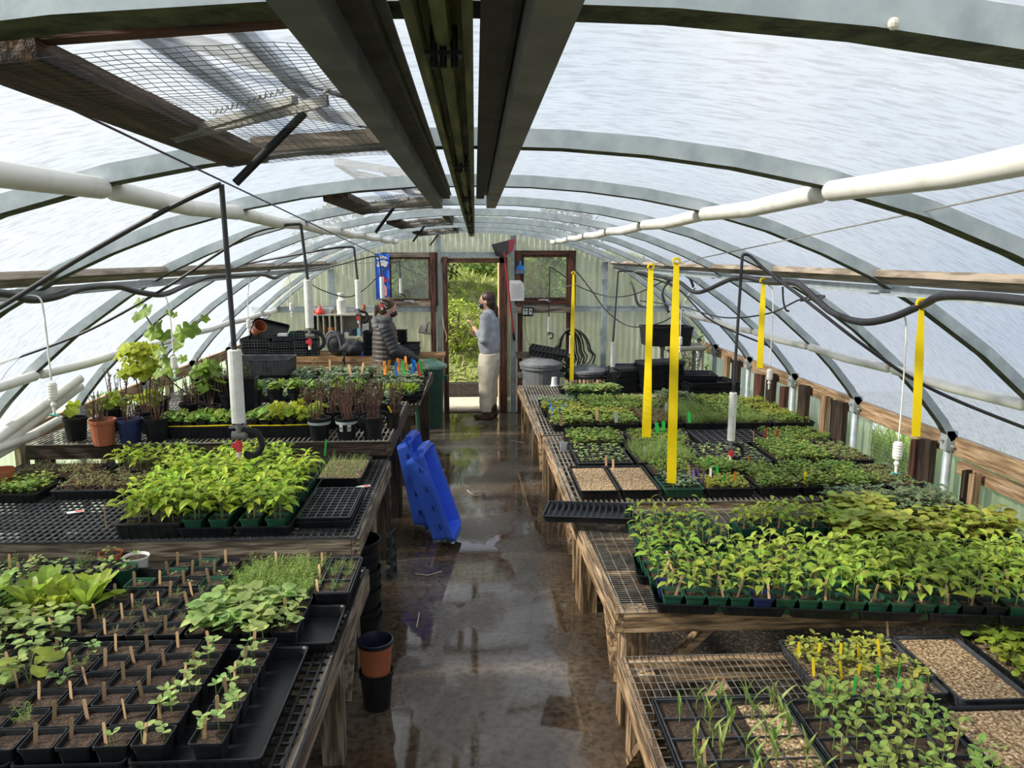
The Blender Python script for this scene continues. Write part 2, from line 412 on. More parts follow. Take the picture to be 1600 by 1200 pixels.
for side, sx in (('left', -1), ('right', 1)):
    mb = MB(); X = sx*3.17
    spans = [(YF, YB, 0, .96)] if sx < 0 else [(YF, 5.12, 0, .96), (5.12, 5.88, 0, .40), (5.12, 5.88, .84, .96), (5.88, YB, 0, .96)]
    for y0, y1, z0, z1 in spans:
        corrug(mb, y0, y1, lambda u: z0, lambda u: z1, lambda u, d, z: (X+d, u, z))
    struct(mb.build('wall_'+side, M_FIB2, smooth=True))
    for i in range(-1, 8):
        y0 = HY[i]+.03 if i >= 0 else YF; y1 = (HY[i+1]-.03 if i < 7 else 10.40) if i >= 0 else HY[0]-.03
        mb = MB(); mb.box(min(sx*3.105, sx*3.15), max(sx*3.105, sx*3.15), y0, y1, .87, .99)
        tag(mb.build('base_rail', lumber('y')), 'lumber base rail below the film, %s wall, %s bay from the camera' % (side, ordw(i+1)), 'rail', 'lumber base rails of the side walls')
# end wall behind the camera
mb = MB(); corrug(mb, -3.1, 3.1, lambda u: 0, lambda u: arch(u, .05), lambda u, d, z: (u, YF+d, z)); struct(mb.build('wall_front', M_FIB, smooth=True))

# right wall: opening with netting, framing, rough boards leaning between posts
mb = MB()
for i in range(26): mb.bar((3.155, 5.12+i*.03, .40), (3.155, 5.12+i*.03, .86), .0018, .0018)
for i in range(16): mb.bar((3.155, 5.12, .40+i*.03), (3.155, 5.88, .40+i*.03), .0018, .0018)
tag(mb.build('wire_netting', M_WIRE), 'wire netting over the opening low in the right wall', 'netting')
def stake(y, w, zt, m, lab, x=3.06, d=.045, z0=0):
    mb = MB(); mb.prism([(x-d/2, y-w/2, z0), (x-d/2, y+w/2, z0), (x-d/2, y+w/2, zt-.015), (x-d/2, y-w/2, zt)], (d, 0, 0))
    return tag(mb.build('wall_stud', m), lab, 'board', 'upright boards along the right wall')
rs = [(4.42, .05, .84, lumber('z'), 'pale upright stud between lumber cross rails on near right wall'),
      (4.50, .035, .84, darkwood('z'), 'thin dark upright board beside the pale stud, near right wall'),
      (4.93, .13, .93, darkwood('z'), 'dark upright board just beyond the nearest visible right post'),
      (5.07, .06, .90, redwood('z'), 'reddish upright board beside the netting opening'),
      (6.22, .22, .95, darkwood('z'), 'wide dark brown board past the netting opening, right wall'),
      (6.48, .10, .95, lumber('z'), 'pale upright stud behind the wide dark board, right wall'),
      (6.92, .17, .97, darkwood('z'), 'black-brown upright board in the third visible right bay'),
      (7.38, .12, .88, redwood('z'), 'low reddish board beside the seventh hoop post, right wall'),
      (7.72, .18, .96, darkwood('z'), 'dark upright board in the far right bay, nearer one'),
      (8.05, .2, .90, redwood('z'), 'reddish brown board in the far right bay'),
      (8.8, .2, .95, darkwood('z'), 'dark upright board near the far tray stacks, right wall'),
      (9.15, .12, .95, lumber('z'), 'pale upright stud near the back right corner')]
for y, w, zt, m, lab in rs: stake(y, w, zt, m, lab)
for zc, (y0, y1), lab in ((.80, (3.9, 4.68), 'orange-toned lumber cross rail under base rail, nearest right bay'), (.45, (3.9, 4.68), 'lower lumber cross rail, nearest right bay'), (.30, (4.85, 5.9), 'lower lumber rail below the netting opening')):
    mb = MB(); mb.box(3.11, 3.15, y0, y1, zc-.045, zc+.045); tag(mb.build('cross_rail', lumber('y')), lab, 'rail')
mb = MB(); mb.box(3.11, 3.15, 3.7, 3.80, .0, .87); tag(mb.build('wall_stud', lumber('z')), 'thick pale stud at the right edge of the photo', 'board', 'upright boards along the right wall')
# left wall studs seen beyond the vines
for i, (y, w) in enumerate(((5.3, .1), (5.6, .14), (6.5, .16), (6.8, .12), (7.5, .16), (7.9, .12), (8.7, .15), (9.1, .14))):
    mb = MB(); mb.box(-3.15, -3.11, y-w/2, y+w/2, 0, .87); tag(mb.build('wall_stud', silverwood('z')), 'silvered upright board on the left wall, %s from the camera' % ordw(i), 'board', 'upright boards along the left wall')

# purlins on hoops: wood strip plus steel angle
for sx, side in ((-1, 'left'), (1, 'right')):
    for i in range(-1, 8):
        y0 = HY[i]+.025 if i >= 0 else -1.4; y1 = (HY[i+1]-.025 if i < 7 else 10.40) if i >= 0 else HY[0]-.025
        mb = MB(); mb.bar((sx*1.865, y0, 2.055), (sx*1.865, y1, 2.055), .075, .035, up=(sx*.5, 0, .86))
        tag(mb.build('purlin_board', silverwood('y')), 'weathered wooden purlin board, %s side, %s bay from the camera' % (side, ordw(i+1)), 'board', 'wooden purlin boards between hoops')
    mb = MB(); mb.box(sx*1.90-.022, sx*1.90+.022, -1.4, 10.4, 1.972, 1.980); mb.box(sx*1.925-.004, sx*1.925+.004, -1.4, 10.4, 1.975, 2.012)
    tag(mb.build('steel_purlin', M_STEEL), 'long steel angle purlin under hoops, %s side' % side, 'purlin')
    # upper and lower white pipes, one length per bay
    for nm, xx, zz, r in (('upper', 1.03, 2.335, .030), ('lower', 2.66, 1.435, .030)):
        for i in range(-1, 8):
            y0 = HY[i]+.022 if i >= 0 else -1.4; y1 = (HY[i+1]-.022 if i < 7 else 10.42) if i >= 0 else HY[0]-.022
            mb = MB(); P = [(sx*xx, y0, zz), (sx*xx, y0+.02, zz), (sx*xx, (y0+y1)/2, zz-.012), (sx*xx, y1-.02, zz), (sx*xx, y1, zz)]
            mb.tube(P, [r*.8, r, r, r, r*.8], 16)
            tag(mb.build('bracing_pipe', M_PVC, smooth=True), 'white plastic bracing pipe, %s run on %s side, %s bay from camera' % (nm, side, ordw(i+1)), 'pipe', 'white bracing pipes between hoops')

# ridge channel and two hanging steel channels
mb = MB()
for x0, x1 in ((-.075, -.062), (-.012, .0)): mb.box(x0, x1, -1.2, 10.4, 2.405, 2.45)
mb.box(-.075, 0, -1.2, 10.4, 2.436, 2.446)
mb.tube([(-.038, -1.2, 2.422), (-.038, 10.4, 2.422)], .012, 8)
rid = tag(mb.build('ridge_channel', mat('algae_channel', (.19, .21, .085), (.06, .07, .03), rough=.6, scale=10, bump=.2, stretch=(4, .6, 4))), 'olive green stained ridge channel running to the back wall', 'channel')
for y in HY:
    b_ = MB()
    for dx in (-.05, -.038, -.024): b_.tube([(dx, y, 2.385), (dx, y, 2.44)], .0045, 6)
    b_.box(-.06, -.014, y-.012, y+.012, 2.399, 2.404)
    b_.build('bolt_plate', M_BLACK, rid)
M_CH = mat('dull_zinc', (.20, .205, .19), (.11, .115, .105), rough=.5, metal=.4, scale=9, bump=.06)
for nm, xo0, xo1, xi, lab in (('l', -.172, -.190, 1, 'grey steel channel hanging left of ridge, ending above the aisle'), ('r', .096, .098, -1, 'grey steel channel hanging right of ridge, ending above the aisle')):
    mb = MB(); t = .003
    def A(x, y): return xo0+(xo1-xo0)*(y+1.2)/4.85+xi*x
    for (a, b_, z0, z1) in ((0, .043, 2.368, 2.371), (.040, .043, 2.371, 2.428), (.040, .085, 2.425, 2.428), (0, .003, 2.371, 2.385)):
        mb.prism([(A(a, -1.2), -1.2, z0), (A(b_, -1.2), -1.2, z0), (A(b_, 3.65), 3.65, z0), (A(a, 3.65), 3.65, z0)], (0, 0, z1-z0))
    o = tag(mb.build('steel_channel', M_CH), lab, 'channel')
# dark strips fixed between channels and ridge
for x, y1, lab in ((-.122, 3.5, 'dark strip fixed left of the ridge channel'), (.028, 3.5, 'dark strip fixed right of the ridge channel')):
    mb = MB(); mb.box(x-.014, x+.014, -1.2, y1, 2.40, 2.45); mb.box(x-.02, x-.014, -1.2, y1, 2.40, 2.42)
    tag(mb.build('metal_strip', mat('dark_strip_metal', (.05, .045, .035), (.018, .015, .012), rough=.7, scale=20)), lab, 'strip')

# ------------------------------------------------------------------ back wall
DX0, DX1, DZ = aty(700, 640, YB).x, aty(790, 640, YB).x, 2.12
def wx(px): return aty(px, 440, YB).x
def wz(py): return aty(745, py, YB).z
WIN = [(wx(612), wx(670), wz(466), wz(405)), (wx(818), wx(884), wz(465), wz(402))]
holes = [(DX0, DX1, 0, DZ)] + [(a-.01, b+.01, c-.01, d+.01) for a, b, c, d in WIN]
mb = MB(); step = .0095; n = int(6.18/step); cols = [-3.09+i*6.18/n for i in range(n+1)]
for u0, u1 in zip(cols, cols[1:]):
    um = (u0+u1)/2; top = arch(um, .04); segs = [(0, top)]
    for a, b_, z0, z1 in holes:
        if a < um < b_:
            ns = []
            for s0, s1 in segs:
                if z1 <= s0 or z0 >= s1: ns.append((s0, s1)); continue
                if z0 > s0: ns.append((s0, z0))
                if z1 < s1: ns.append((z1, s1))
            segs = ns
    for s0, s1 in segs:
        a = len(mb.v)
        for u in (u0, u1):
            d = .010*math.sin(2*PI*u/.076)
            mb.v += [(u, YB+d, s0), (u, YB+d, s1)]
        mb.f.append((a, a+2, a+3, a+1)); mb.m.append(0)
struct(mb.build('wall_back', M_FIB, smooth=True))
# steel uprights and girts
def upright(px, w=.055, z1=None, lab=''):
    x = wx(px); mb = MB(); mb.box(x-w/2, x+w/2, YB-.07, YB-.02, 0, (z1 or arch(x)-.01)); tag(mb.build('steel_upright', M_STEEL), lab, 'post', 'steel uprights of the back wall')
upright(686, .065, lab='steel upright left of the doorway'); upright(802, .075, lab='steel upright right of the doorway')
upright(944, .07, lab='steel upright behind the coiled hose'); upright(519, .07, lab='steel upright behind the potting shelf')
mb = MB()
for x0, x1 in ((-3.0, wx(690)), (wx(800), 3.0)):
    mb.box(x0, x1, YB-.055, YB-.02, wz(487), wz(480)); mb.box(x0, x1, YB-.06, YB-.02, wz(479.5), wz(477.5))
tag(mb.build('wall_girt', M_STEEL), 'horizontal steel girt across the back wall', 'girt')
mb = MB(); mb.box(wx(690), wx(800), YB-.06, YB-.02, wz(402), wz(394)); tag(mb.build('steel_lintel', M_STEEL), 'steel lintel above the doorway', 'lintel')
# doorway frame and open door leaf
dr = bpy.data.objects.new('door_1', None); COL.objects.link(dr); dr.location = (DX0, YB, 0); struct(dr)
mb = MB(); mb.box(wx(692)-DX0, 0+.02, -.12, .04, 0, 2.14); mb.build('door_jamb', redwood('z'), dr)
mb = MB(); mb.box(DX1-DX0-.08, DX1-DX0+.02, -.10, .04, 0, 2.14); mb.build('door_jamb', redwood('z'), dr)
mb = MB(); mb.box(-.06, DX1-DX0, -.10, .04, 2.06, 2.12); mb.build('door_head', redwood('x'), dr)
mb = MB(); mb.box(.01, DX1-DX0-.01, -.03, .08, 0, .02); mb.build('threshold', greywood('x'), dr)
mb = MB(); x = aty(780, 500, YB+.1).x-DX0; mb.box(x, x+.04, .06, .82, .03, 2.05); mb.build('door_leaf', lumber('z'), dr)
mb = MB(); p = aty(695, 500, YB-.13); mb.tube(smooth_curve([(aty(x_, y_, YB-.135).x-DX0, -.135, aty(x_, y_, YB-.135).z) for x_, y_ in ((692, 495), (694, 512), (698, 525), (697, 534))]), .008, 6); mb.build('door_handle', mat('pale_stick', (.45, .33, .22)), dr)
# windows
M_GLASS = bpy.data.materials.new('window_glass'); M_GLASS.use_nodes = True
_n = M_GLASS.node_tree.nodes; _l = M_GLASS.node_tree.links; _n.remove(_n['Principled BSDF'])
_t = _n.new('ShaderNodeBsdfTransparent'); _t.inputs['Color'].default_value = (.86, .90, .86, 1)
_g = _n.new('ShaderNodeBsdfGlossy'); _g.inputs['Roughness'].default_value = .08
_d = _n.new('ShaderNodeBsdfDiffuse'); _d.inputs['Color'].default_value = (.6, .64, .58, 1)
_tr = _n.new('ShaderNodeTexNoise'); _tr.inputs['Scale'].default_value = 9
_m0 = _n.new('ShaderNodeMixShader'); _m0.inputs[0].default_value = .10; _m = _n.new('ShaderNodeMixShader'); _m.inputs[0].default_value = .10
_mr = _n.new('ShaderNodeMapRange'); _mr.inputs['To Min'].default_value = .03; _mr.inputs['To Max'].default_value = .30; _l.new(_tr.outputs['Fac'], _mr.inputs['Value']); _l.new(_mr.outputs[0], _m0.inputs[0])
_l.new(_t.outputs[0], _m0.inputs[1]); _l.new(_d.outputs[0], _m0.inputs[2]); _l.new(_m0.outputs[0], _m.inputs[1]); _l.new(_g.outputs[0], _m.inputs[2]); _l.new(_m.outputs[0], _n['Material Output'].inputs['Surface'])
for i, (x0, x1, z0, z1) in enumerate(WIN):
    w = bpy.data.objects.new('window_%d' % (i+1), None); COL.objects.link(w); w.location = (x0, YB, z0); struct(w)
    W = x1-x0; H = z1-z0
    for nm, a, b_, c, d in (('outer_frame', .055, .075, .10, .03),):
        mb = MB(); mb.box(-a-.07, -.03, -.09, .03, -.10, H+.09); mb.build('frame_stile', redwood('z'), w)
        mb = MB(); mb.box(W+.03, W+a+.07, -.09, .03, -.10, H+.09); mb.build('frame_stile', redwood('z'), w)
        mb = MB(); mb.box(-.03, W+.03, -.08, .03, H+.03, H+.09); mb.build('frame_rail', redwood('x') if i else silverwood('x'), w)
        mb = MB(); mb.box(-.03, W+.03, -.09, .03, -.10, -.03); mb.build('frame_rail', redwood('x') if i else silverwood('x'), w)
    mb = MB()
    for q in ((-.03, .0, -.03, H+.03), (W, W+.03, -.03, H+.03)): mb.box(q[0], q[1], -.065, -.02, q[2], q[3])
    mb.box(0, W, -.065, -.02, H, H+.03); mb.box(0, W, -.065, -.02, -.03, 0); mb.build('sash', redwood('z'), w)
    mb = MB(); mb.box(0, W, -.042, -.038, 0, H); mb.build('pane', M_GLASS, w)
    mb = MB(); mb.box(W*.35, W*.6, -.11, -.09, -.035, -.02); mb.bar((W*.5, -.10, -.03), (W*.62, -.11, -.05), .01, .01); mb.build('latch', M_STEEL, w)
# redwood posts beside windows
for px, z1, lab in ((677, 2.20, 'redwood post right of the left window'), (812, 1.5, 'redwood post below right window, left one'), (888, 1.5, 'redwood post below right window beside coiled hose')):
    x = wx(px); mb = MB(); mb.box(x-.035, x+.035, YB-.12, YB-.07, wz(555) if px < 700 else .0, z1); tag(mb.build('frame_post', redwood('z')), lab, 'post')
x0, x1 = wx(806), wx(890)
mb = MB(); mb.box(x0, x1, YB-.15, YB-.12, wz(488), wz(479)); tag(mb.build('shelf_board', greywood('x')), 'grey-brown board under the right window', 'board')
mb = MB(); mb.box(x0, x1, YB-.15, YB-.12, wz(558), wz(548)); tag(mb.build('shelf_board', greywood('x')), 'low crosspiece board behind the grey bins', 'board')

# ------------------------------------------------------------------ floor
def floor_material():
    m = bpy.data.materials.new('wet_muddy_concrete'); m.use_nodes = True
    n = m.node_tree.nodes; l = m.node_tree.links; b = n['Principled BSDF']
    t = n.new('ShaderNodeTexCoord')
    def noi(sc, det=6, st=(1, 1, 1), ro=.55):
        mp = n.new('ShaderNodeMapping'); mp.inputs['Scale'].default_value = st; l.new(t.outputs['Object'], mp.inputs['Vector'])
        z = n.new('ShaderNodeTexNoise'); z.inputs['Scale'].default_value = sc; z.inputs['Detail'].default_value = det; z.inputs['Roughness'].default_value = ro
        l.new(mp.outputs[0], z.inputs['Vector']); return z.outputs['Fac']
    def ramp(src, *els):
        r = n.new('ShaderNodeValToRGB'); l.new(src, r.inputs['Fac'])
        r.color_ramp.elements[0].position, r.color_ramp.elements[0].color = els[0][0], (*els[0][1], 1)
        r.color_ramp.elements[1].position, r.color_ramp.elements[1].color = els[-1][0], (*els[-1][1], 1)
        for p, c in els[1:-1]: e = r.color_ramp.elements.new(p); e.color = (*c, 1)
        return r.outputs['Color']
    c1 = ramp(noi(1.1, 8, (1, .7, 1)), (.30, (.055, .034, .020)), (.48, (.105, .075, .05)), (.60, (.18, .15, .12)), (.72, (.12, .082, .052)))
    c2 = ramp(noi(26, 8), (.36, (.32, .29, .27)), (.56, (1, 1, 1)))
    mx = n.new('ShaderNodeMixRGB'); mx.blend_type = 'MULTIPLY'; mx.inputs[0].default_value = .75; l.new(c1, mx.inputs[1]); l.new(c2, mx.inputs[2])
    l.new(mx.outputs[0], b.inputs['Base Color'])
    pud = n.new('ShaderNodeMapRange'); l.new(noi(1.35, 5, (1.4, .8, 1), .5), pud.inputs['Value'])
    pud.inputs['From Min'].default_value = .49; pud.inputs['From Max'].default_value = .56; pud.inputs['To Min'].default_value = -.02; pud.inputs['To Max'].default_value = .26
    fine = noi(45, 6)
    ma = n.new('ShaderNodeMath'); ma.operation = 'MULTIPLY_ADD'; l.new(fine, ma.inputs[0]); ma.inputs[1].default_value = .14; l.new(pud.outputs[0], ma.inputs[2])
    l.new(ma.outputs[0], b.inputs['Roughness'])
    b.inputs['Specular IOR Level'].default_value = .6
    bp = n.new('ShaderNodeBump'); l.new(noi(38, 8), bp.inputs['Height']); bp.inputs['Distance'].default_value = .006
    ps = n.new('ShaderNodeMapRange'); l.new(pud.outputs[0], ps.inputs['Value']); ps.inputs['From Min'].default_value = -.02; ps.inputs['From Max'].default_value = .26; ps.inputs['To Min'].default_value = .015; ps.inputs['To Max'].default_value = .7
    l.new(ps.outputs[0], bp.inputs['Strength']); l.new(bp.outputs[0], b.inputs['Normal'])
    return m
mb = MB(); mb.box(-.82, .80, YF, YB, -.08, 0)
struct(mb.build('floor', floor_material()))
M_GRAV = mat('gravel_soil', (.06, .043, .028), (.012, .008, .006), rough=.8, scale=60, detail=8, bump=1, bscale=70, c3=(.22, .18, .13), lo=.42, hi=.6)
for i, (x0, x1) in enumerate(((-3.2, -.82), (.80, 3.2))):
    mb = MB(); nx, ny = 30, 120
    for j in range(ny+1):
        for k_ in range(nx+1):
            x = x0+(x1-x0)*k_/nx; y = YF+(YB-YF)*j/ny
            mb.v.append((x, y, -.006+.012*noise.noise(Vector((x*7, y*7, i)))))
    for j in range(ny):
        for k_ in range(nx):
            a = j*(nx+1)+k_; mb.f.append((a, a+1, a+nx+2, a+nx+1)); mb.m.append(0)
    o = mb.build('trim_%d' % (i+1), M_GRAV); struct(o)
# scattered straw and leaf litter on the floor
for i, (pts, lab) in enumerate((([(650, 897), (668, 899), (690, 893)], 'curved pale twig lying on floor before the blue crates'), ([(651, 980), (655, 957)], 'short white straw on the wet floor left of the puddle'),
        ([(730, 766), (740, 774), (748, 774)], 'small crooked twig mid aisle'), ([(798, 688), (808, 690), (820, 692)], 'dry stalk on the floor near right bench legs'), ([(681, 733), (694, 735)], 'pale straw on floor beside the blue crates'))):
    mb = MB(); mb.tube([atz(x, y, .005) for x, y in pts], .004, 5); tag(mb.build('dry_twig', mat('straw', (.62, .55, .44))), lab, 'twig')
# ------------------------------------------------------------------ benches
def lattice(x0f, x1, y0, y1, z, sx, sy, w, h, sag=0):
    """grid of bars; x0f(y) gives the aisle-side limit"""
    mb = MB(); ny = int((y1-y0)/sy)
    for j in range(ny+1):
        y = y0+(y1-y0)*j/ny; mb.bar((x0f(y), y, z), (x1, y, z), w, h)
    xa = min(x0f(y0), x0f(y1), x1); xb = max(x0f(y0), x0f(y1), x1); nx = int((xb-xa)/sx)
    for i in range(nx+1):
        x = xa+(xb-xa)*i/nx; mb.bar((x, y0, z+h*.5), (x, y1, z+h*.5), w, h)
    return mb
def bench(lab, xa, xb, xw, y0, y1, z, top, wm, legs, brace=True, railh=.095):
    # xa/xb: aisle edge at y0/y1, xw: wall side x
    s = 1 if xw > 0 else -1
    root = empty('potting_bench', ((xa+xw)/2, y0, 0), lab, 'bench'); ox = (xa+xw)/2
    def XA(y): return xa+(xb-xa)*(y-y0)/(y1-y0)
    mb = MB(); mb.bar((xa-ox, 0, z-railh/2), (xb-ox, y1-y0, z-railh/2), .04, railh, up=(0, 0, 1)); mb.build('aisle_rail', wm('y'), root)
    for nm, y in (('end_rail', .02), ('end_rail', y1-y0-.02)):
        mb = MB(); x0, x1 = sorted((XA(y0+y)-ox+s*.022, xw-ox)); mb.box(x0, x1, y-.02, y+.02, z-railh, z-.003); mb.build(nm, wm('x'), root)
    k = 3
    for i in range(1, k):
        y = (y1-y0)*i/k; mb = MB(); x0, x1 = sorted((XA(y0+y)-ox+s*.022, xw-ox)); mb.box(x0, x1, y-.018, y+.018, z-railh, z-.012); mb.build('joist', wm('x'), root)
    for (ly, w) in legs:
        x = XA(ly)-ox+s*(.022+w/2); mb = MB(); mb.box(x-w/2, x+w/2, ly-y0-w/2, ly-y0+w/2, 0, z-.02); mb.build('leg', wm('z'), root)
    for ly in (y0+.1, y1-.1):
        mb = MB(); x = xw-ox-s*.06; mb.box(x-.045, x+.045, ly-y0-.045, ly-y0+.045, 0, z-.02); mb.build('leg', wm('z'), root)
    if brace:
        for (ly, w) in legs[:1]:
            x = XA(ly)-ox+s*.03
            sg = 1 if ly+.45 < y1 else -1; mb = MB(); mb.bar((x, ly-y0+.06*sg, z-.42), (x+s*.0, ly-y0+.38*sg, z-.08), .03, .06, up=(1, 0, 0)); mb.build('brace', wm('y'), root)
            mb = MB(); mb.bar((x+s*.05, ly-y0, z-.45), (x+s*.42, ly-y0, z-.10), .03, .07, up=(0, 1, 0)); mb.build('brace', wm('x'), root)
    m = None
    if top == 'wire': m = lattice(lambda y: XA(y+y0)-ox, xw-ox, 0, y1-y0, z+.002, .031, .052, .0026, .0026); mm = M_WIRE
    if top == 'finewire': m = lattice(lambda y: XA(y+y0)-ox, xw-ox, 0, y1-y0, z+.002, .055, .022, .0026, .0026); mm = M_WIRE
    if top == 'grate': m = lattice(lambda y: XA(y+y0)-ox, xw-ox, 0, y1-y0, z+.004, .036, .052, .009, .008); mm = M_GREY_TRAY if y0 > 2 else M_TRAY
    if top == 'slat':
        m = lattice(lambda y: XA(y+y0)-ox, xw-ox, 0, y1-y0, z+.002, .034, .12, .01, .006); mm = M_WIRE
    m.build('bench_top', mm, root)
    return root
bench('near right bench with bare wire mesh top and pale wood rail', .605, .625, 2.95, 1.5, 3.07, .43, 'wire', benchwood, [(3.0, .10), (2.2, .10)])
bench('right bench of pepper pots, second from camera, gnarled end rail', .635, .60, 3.0, 3.20, 4.62, .57, 'finewire', benchwood, [(3.28, .12), (4.42, .10), (4.55, .10)])
bench('right bench of gravel trays, third from the camera', .62, .605, 3.0, 4.74, 6.60, .57, 'slat', benchwood, [(4.85, .09), (5.7, .09), (6.5, .10)])
bench('far right bench ending by the grey bins', .60, .535, 3.0, 6.70, 9.35, .565, 'slat', benchwood, [(6.9, .08), (7.9, .08), (9.25, .09)])
bench('near left bench crowded with potted herbs', -.60, -.545, -3.0, 1.0, 3.56, .65, 'grate', greywood, [(3.05, .09), (1.6, .09)], railh=.11)
bench('left bench of tall pepper seedlings with slotted plastic top', -.60, -.60, -3.0, 3.64, 5.08, .78, 'grate', greywood, [(4.55, .10), (3.8, .09)], brace=False, railh=.10)
bench('left bench of vine pots behind the pepper seedlings', -.60, -.60, -3.0, 5.13, 6.55, .905, 'slat', darkwood, [(5.3, .10), (6.2, .09)], brace=False, railh=.10)
bench('far left bench of pale seedlings ending by green bin', -.60, -.52, -3.0, 6.95, 8.95, .80, 'slat', darkwood, [(7.1, .1), (8.8, .1)], brace=False, railh=.10)

# ------------------------------------------------------------------ containers
def square_pot_mesh(w, h, m):
    mb = MB(); b = w*.70
    mb.rrings([(b, b, 0), (w*.93, w*.93, h-.012), (w, w, h-.011), (w+.003, w+.003, h), (w-.004, w-.004, h), (w*.93-.005, w*.93-.005, h-.014), (w*.88-.005, w*.88-.005, h*.6)], .007)
    return mb.mesh('square_pot', m)
def soil_mesh(w, l, m, n=6, amp=.004, seed=0, lump=30):
    mb = MB(); ny = max(2, int(n*l/w)) if l >= w else n; nx = n if l >= w else max(2, int(n*w/l))
    for j in range(ny+1):
        for i in range(nx+1):
            x = -w/2+w*i/nx; y = -l/2+l*j/ny; e = 0 if (i in (0, nx) or j in (0, ny)) else 1
            mb.v.append((x, y, amp*noise.noise(Vector((x*lump, y*lump, seed*3.7)))*e+amp*.5*e))
    for j in range(ny):
        for i in range(nx):
            a = j*(nx+1)+i; mb.f.append((a, a+1, a+nx+2, a+nx+1)); mb.m.append(0)
    return mb.mesh('soil', m)
def flat_mesh(w, l, h, m):
    mb = MB()
    mb.rrings([(w-.03, l-.03, 0), (w-.014, l-.014, h*.55), (w-.010, l-.010, h-.008), (w, l, h-.007), (w, l, h), (w-.010, l-.010, h), (w-.018, l-.018, h-.006), (w-.034, l-.034, .005)], .016, cap1=True)
    nr = int(l/.035)
    for i in range(1, nr):
        y = -l/2+l*i/nr
        for s in (-1, 1): mb.bar((s*(w/2-.014), y, .006), (s*(w/2-.006), y, h-.012), .008, .004, up=(0, 1, 0))
    nr = int(w/.035)
    for i in range(1, nr):
        x = -w/2+w*i/nr
        for s in (-1, 1): mb.bar((x, s*(l/2-.014), .006), (x, s*(l/2-.006), h-.012), .008, .004, up=(1, 0, 0))
    return mb.mesh('flat', m)
def cells_mesh(w, l, nx, ny, h, m, t=.005):
    mb = MB()
    for i in range(nx+1):
        x = -w/2+w*i/nx; mb.box(x-t/2, x+t/2, -l/2, l/2, h-.004, h); mb.box(x-.0012, x+.0012, -l/2, l/2, h-.035, h-.003)
    for j in range(ny+1):
        y = -l/2+l*j/ny; mb.box(-w/2, w/2, y-t/2, y+t/2, h-.004, h+.0004); mb.box(-w/2, w/2, y-.0012, y+.0012, h-.035, h-.003)
    return mb.mesh('cell_insert', m)
def stick_mesh(h=.11, w=.010):
    mb = MB(); t = .0018; pts = [(-w/2, -t/2, -.03), (w/2, -t/2, -.03), (w/2, -t/2, h-.03-w*.4), (w*.3, -t/2, h-.03), (-w*.3, -t/2, h-.03), (-w/2, -t/2, h-.03-w*.4)]
    mb.prism(pts, (0, t, 0)); return mb
STICK = {}
def stick(kind, loc, lab, group='plant label sticks', h=.11, w=.010, tilt=.12):
    m = {'wood': M_STICK, 'yellow': M_YTAG, 'green': M_GTAG, 'blue': M_BTAG, 'red': M_RTAG, 'orange': M_OTAG, 'purple': M_PTAG, 'white': M_WTAG}[kind]
    key = (kind, h, w)
    if key not in STICK: STICK[key] = stick_mesh(h, w).mesh('label_stick', m)
    o = link('label_stick', STICK[key], None, loc, Euler((random.uniform(-tilt, tilt), random.uniform(-tilt, tilt)*1.2, random.uniform(-.6, .6))))
    return tag(o, lab, 'plant label', group)

# ------------------------------------------------------------------ plants (one mesh each)
def rnd(a, b): return random.uniform(a, b)
def p_pepper(h, leaf, nl=8, ls=.055, lw=.45):
    mb = MB(); mb.cur = 1
    bx, by = rnd(-.01, .01), rnd(-.01, .01)
    pts = [(0, 0, 0), (bx*.4, by*.4, h*.4), (bx, by, h*.85)]; mb.tube(pts, [.0022, .0018, .0012], 5, False)
    a = rnd(0, 6.28); mb.cur = 0
    for i in range(nl):
        t = .30+.70*i/(nl-1); a += 2.4+rnd(-.3, .3)
        p = (bx*t, by*t, h*.86*t); s = ls*(.65+.5*math.sin(PI*min(1, t*.9)))*rnd(.8, 1.15)
        el = rnd(.15, .5) if t < .9 else rnd(.7, 1.1)
        q = Vector(p)+Vector((math.cos(a), math.sin(a), .6))*s*.3
        mb.cur = 1; mb.tube([p, q], .0008, 3, False); mb.cur = 0
        mb.leaf(q, a, el, s, s*lw, rnd(.9, 1.7), 'ovate', .25, 4, rnd(-.3, .3))
    return mb.mesh('seedling', [leaf, M_STEM])
def p_bushy(h, leaf, nl=10, ls=.04, lw=.8, shape='heart', spread=.03, stem=None, droop=.8):
    mb = MB(); a = rnd(0, 6)
    for i in range(nl):
        a += 2.4+rnd(-.4, .4); t = (i+1)/nl; r = spread*(1-.45*t)*rnd(.5, 1.2); z = h*(.35+.6*t)*rnd(.85, 1.1)
        q = Vector((math.cos(a)*r, math.sin(a)*r, z)); mb.cur = 1; mb.tube([(0, 0, 0), (q.x*.4, q.y*.4, z*.7), q], .0011, 3, False); mb.cur = 0
        s = ls*rnd(.75, 1.15); mb.leaf(q, a, rnd(.0, .45), s, s*lw, rnd(.4, droop), shape, .12, 4, rnd(-.35, .35))
    return mb.mesh('seedling', [leaf, stem or M_STEM])
def p_lettuce(h, leaf, nl=9, lw=.42):
    mb = MB(); a = rnd(0, 6)
    for i in range(nl):
        a += 2.4; el = rnd(.9, 1.35) if i > 2 else rnd(.3, .7); L = h*rnd(.8, 1.15)
        mb.leaf((math.cos(a)*.006, math.sin(a)*.006, 0), a, el, L, L*lw, rnd(.3, .9), 'spoon', .3, 6, rnd(-.2, .2))
    return mb.mesh('lettuce', [leaf, M_STEM])
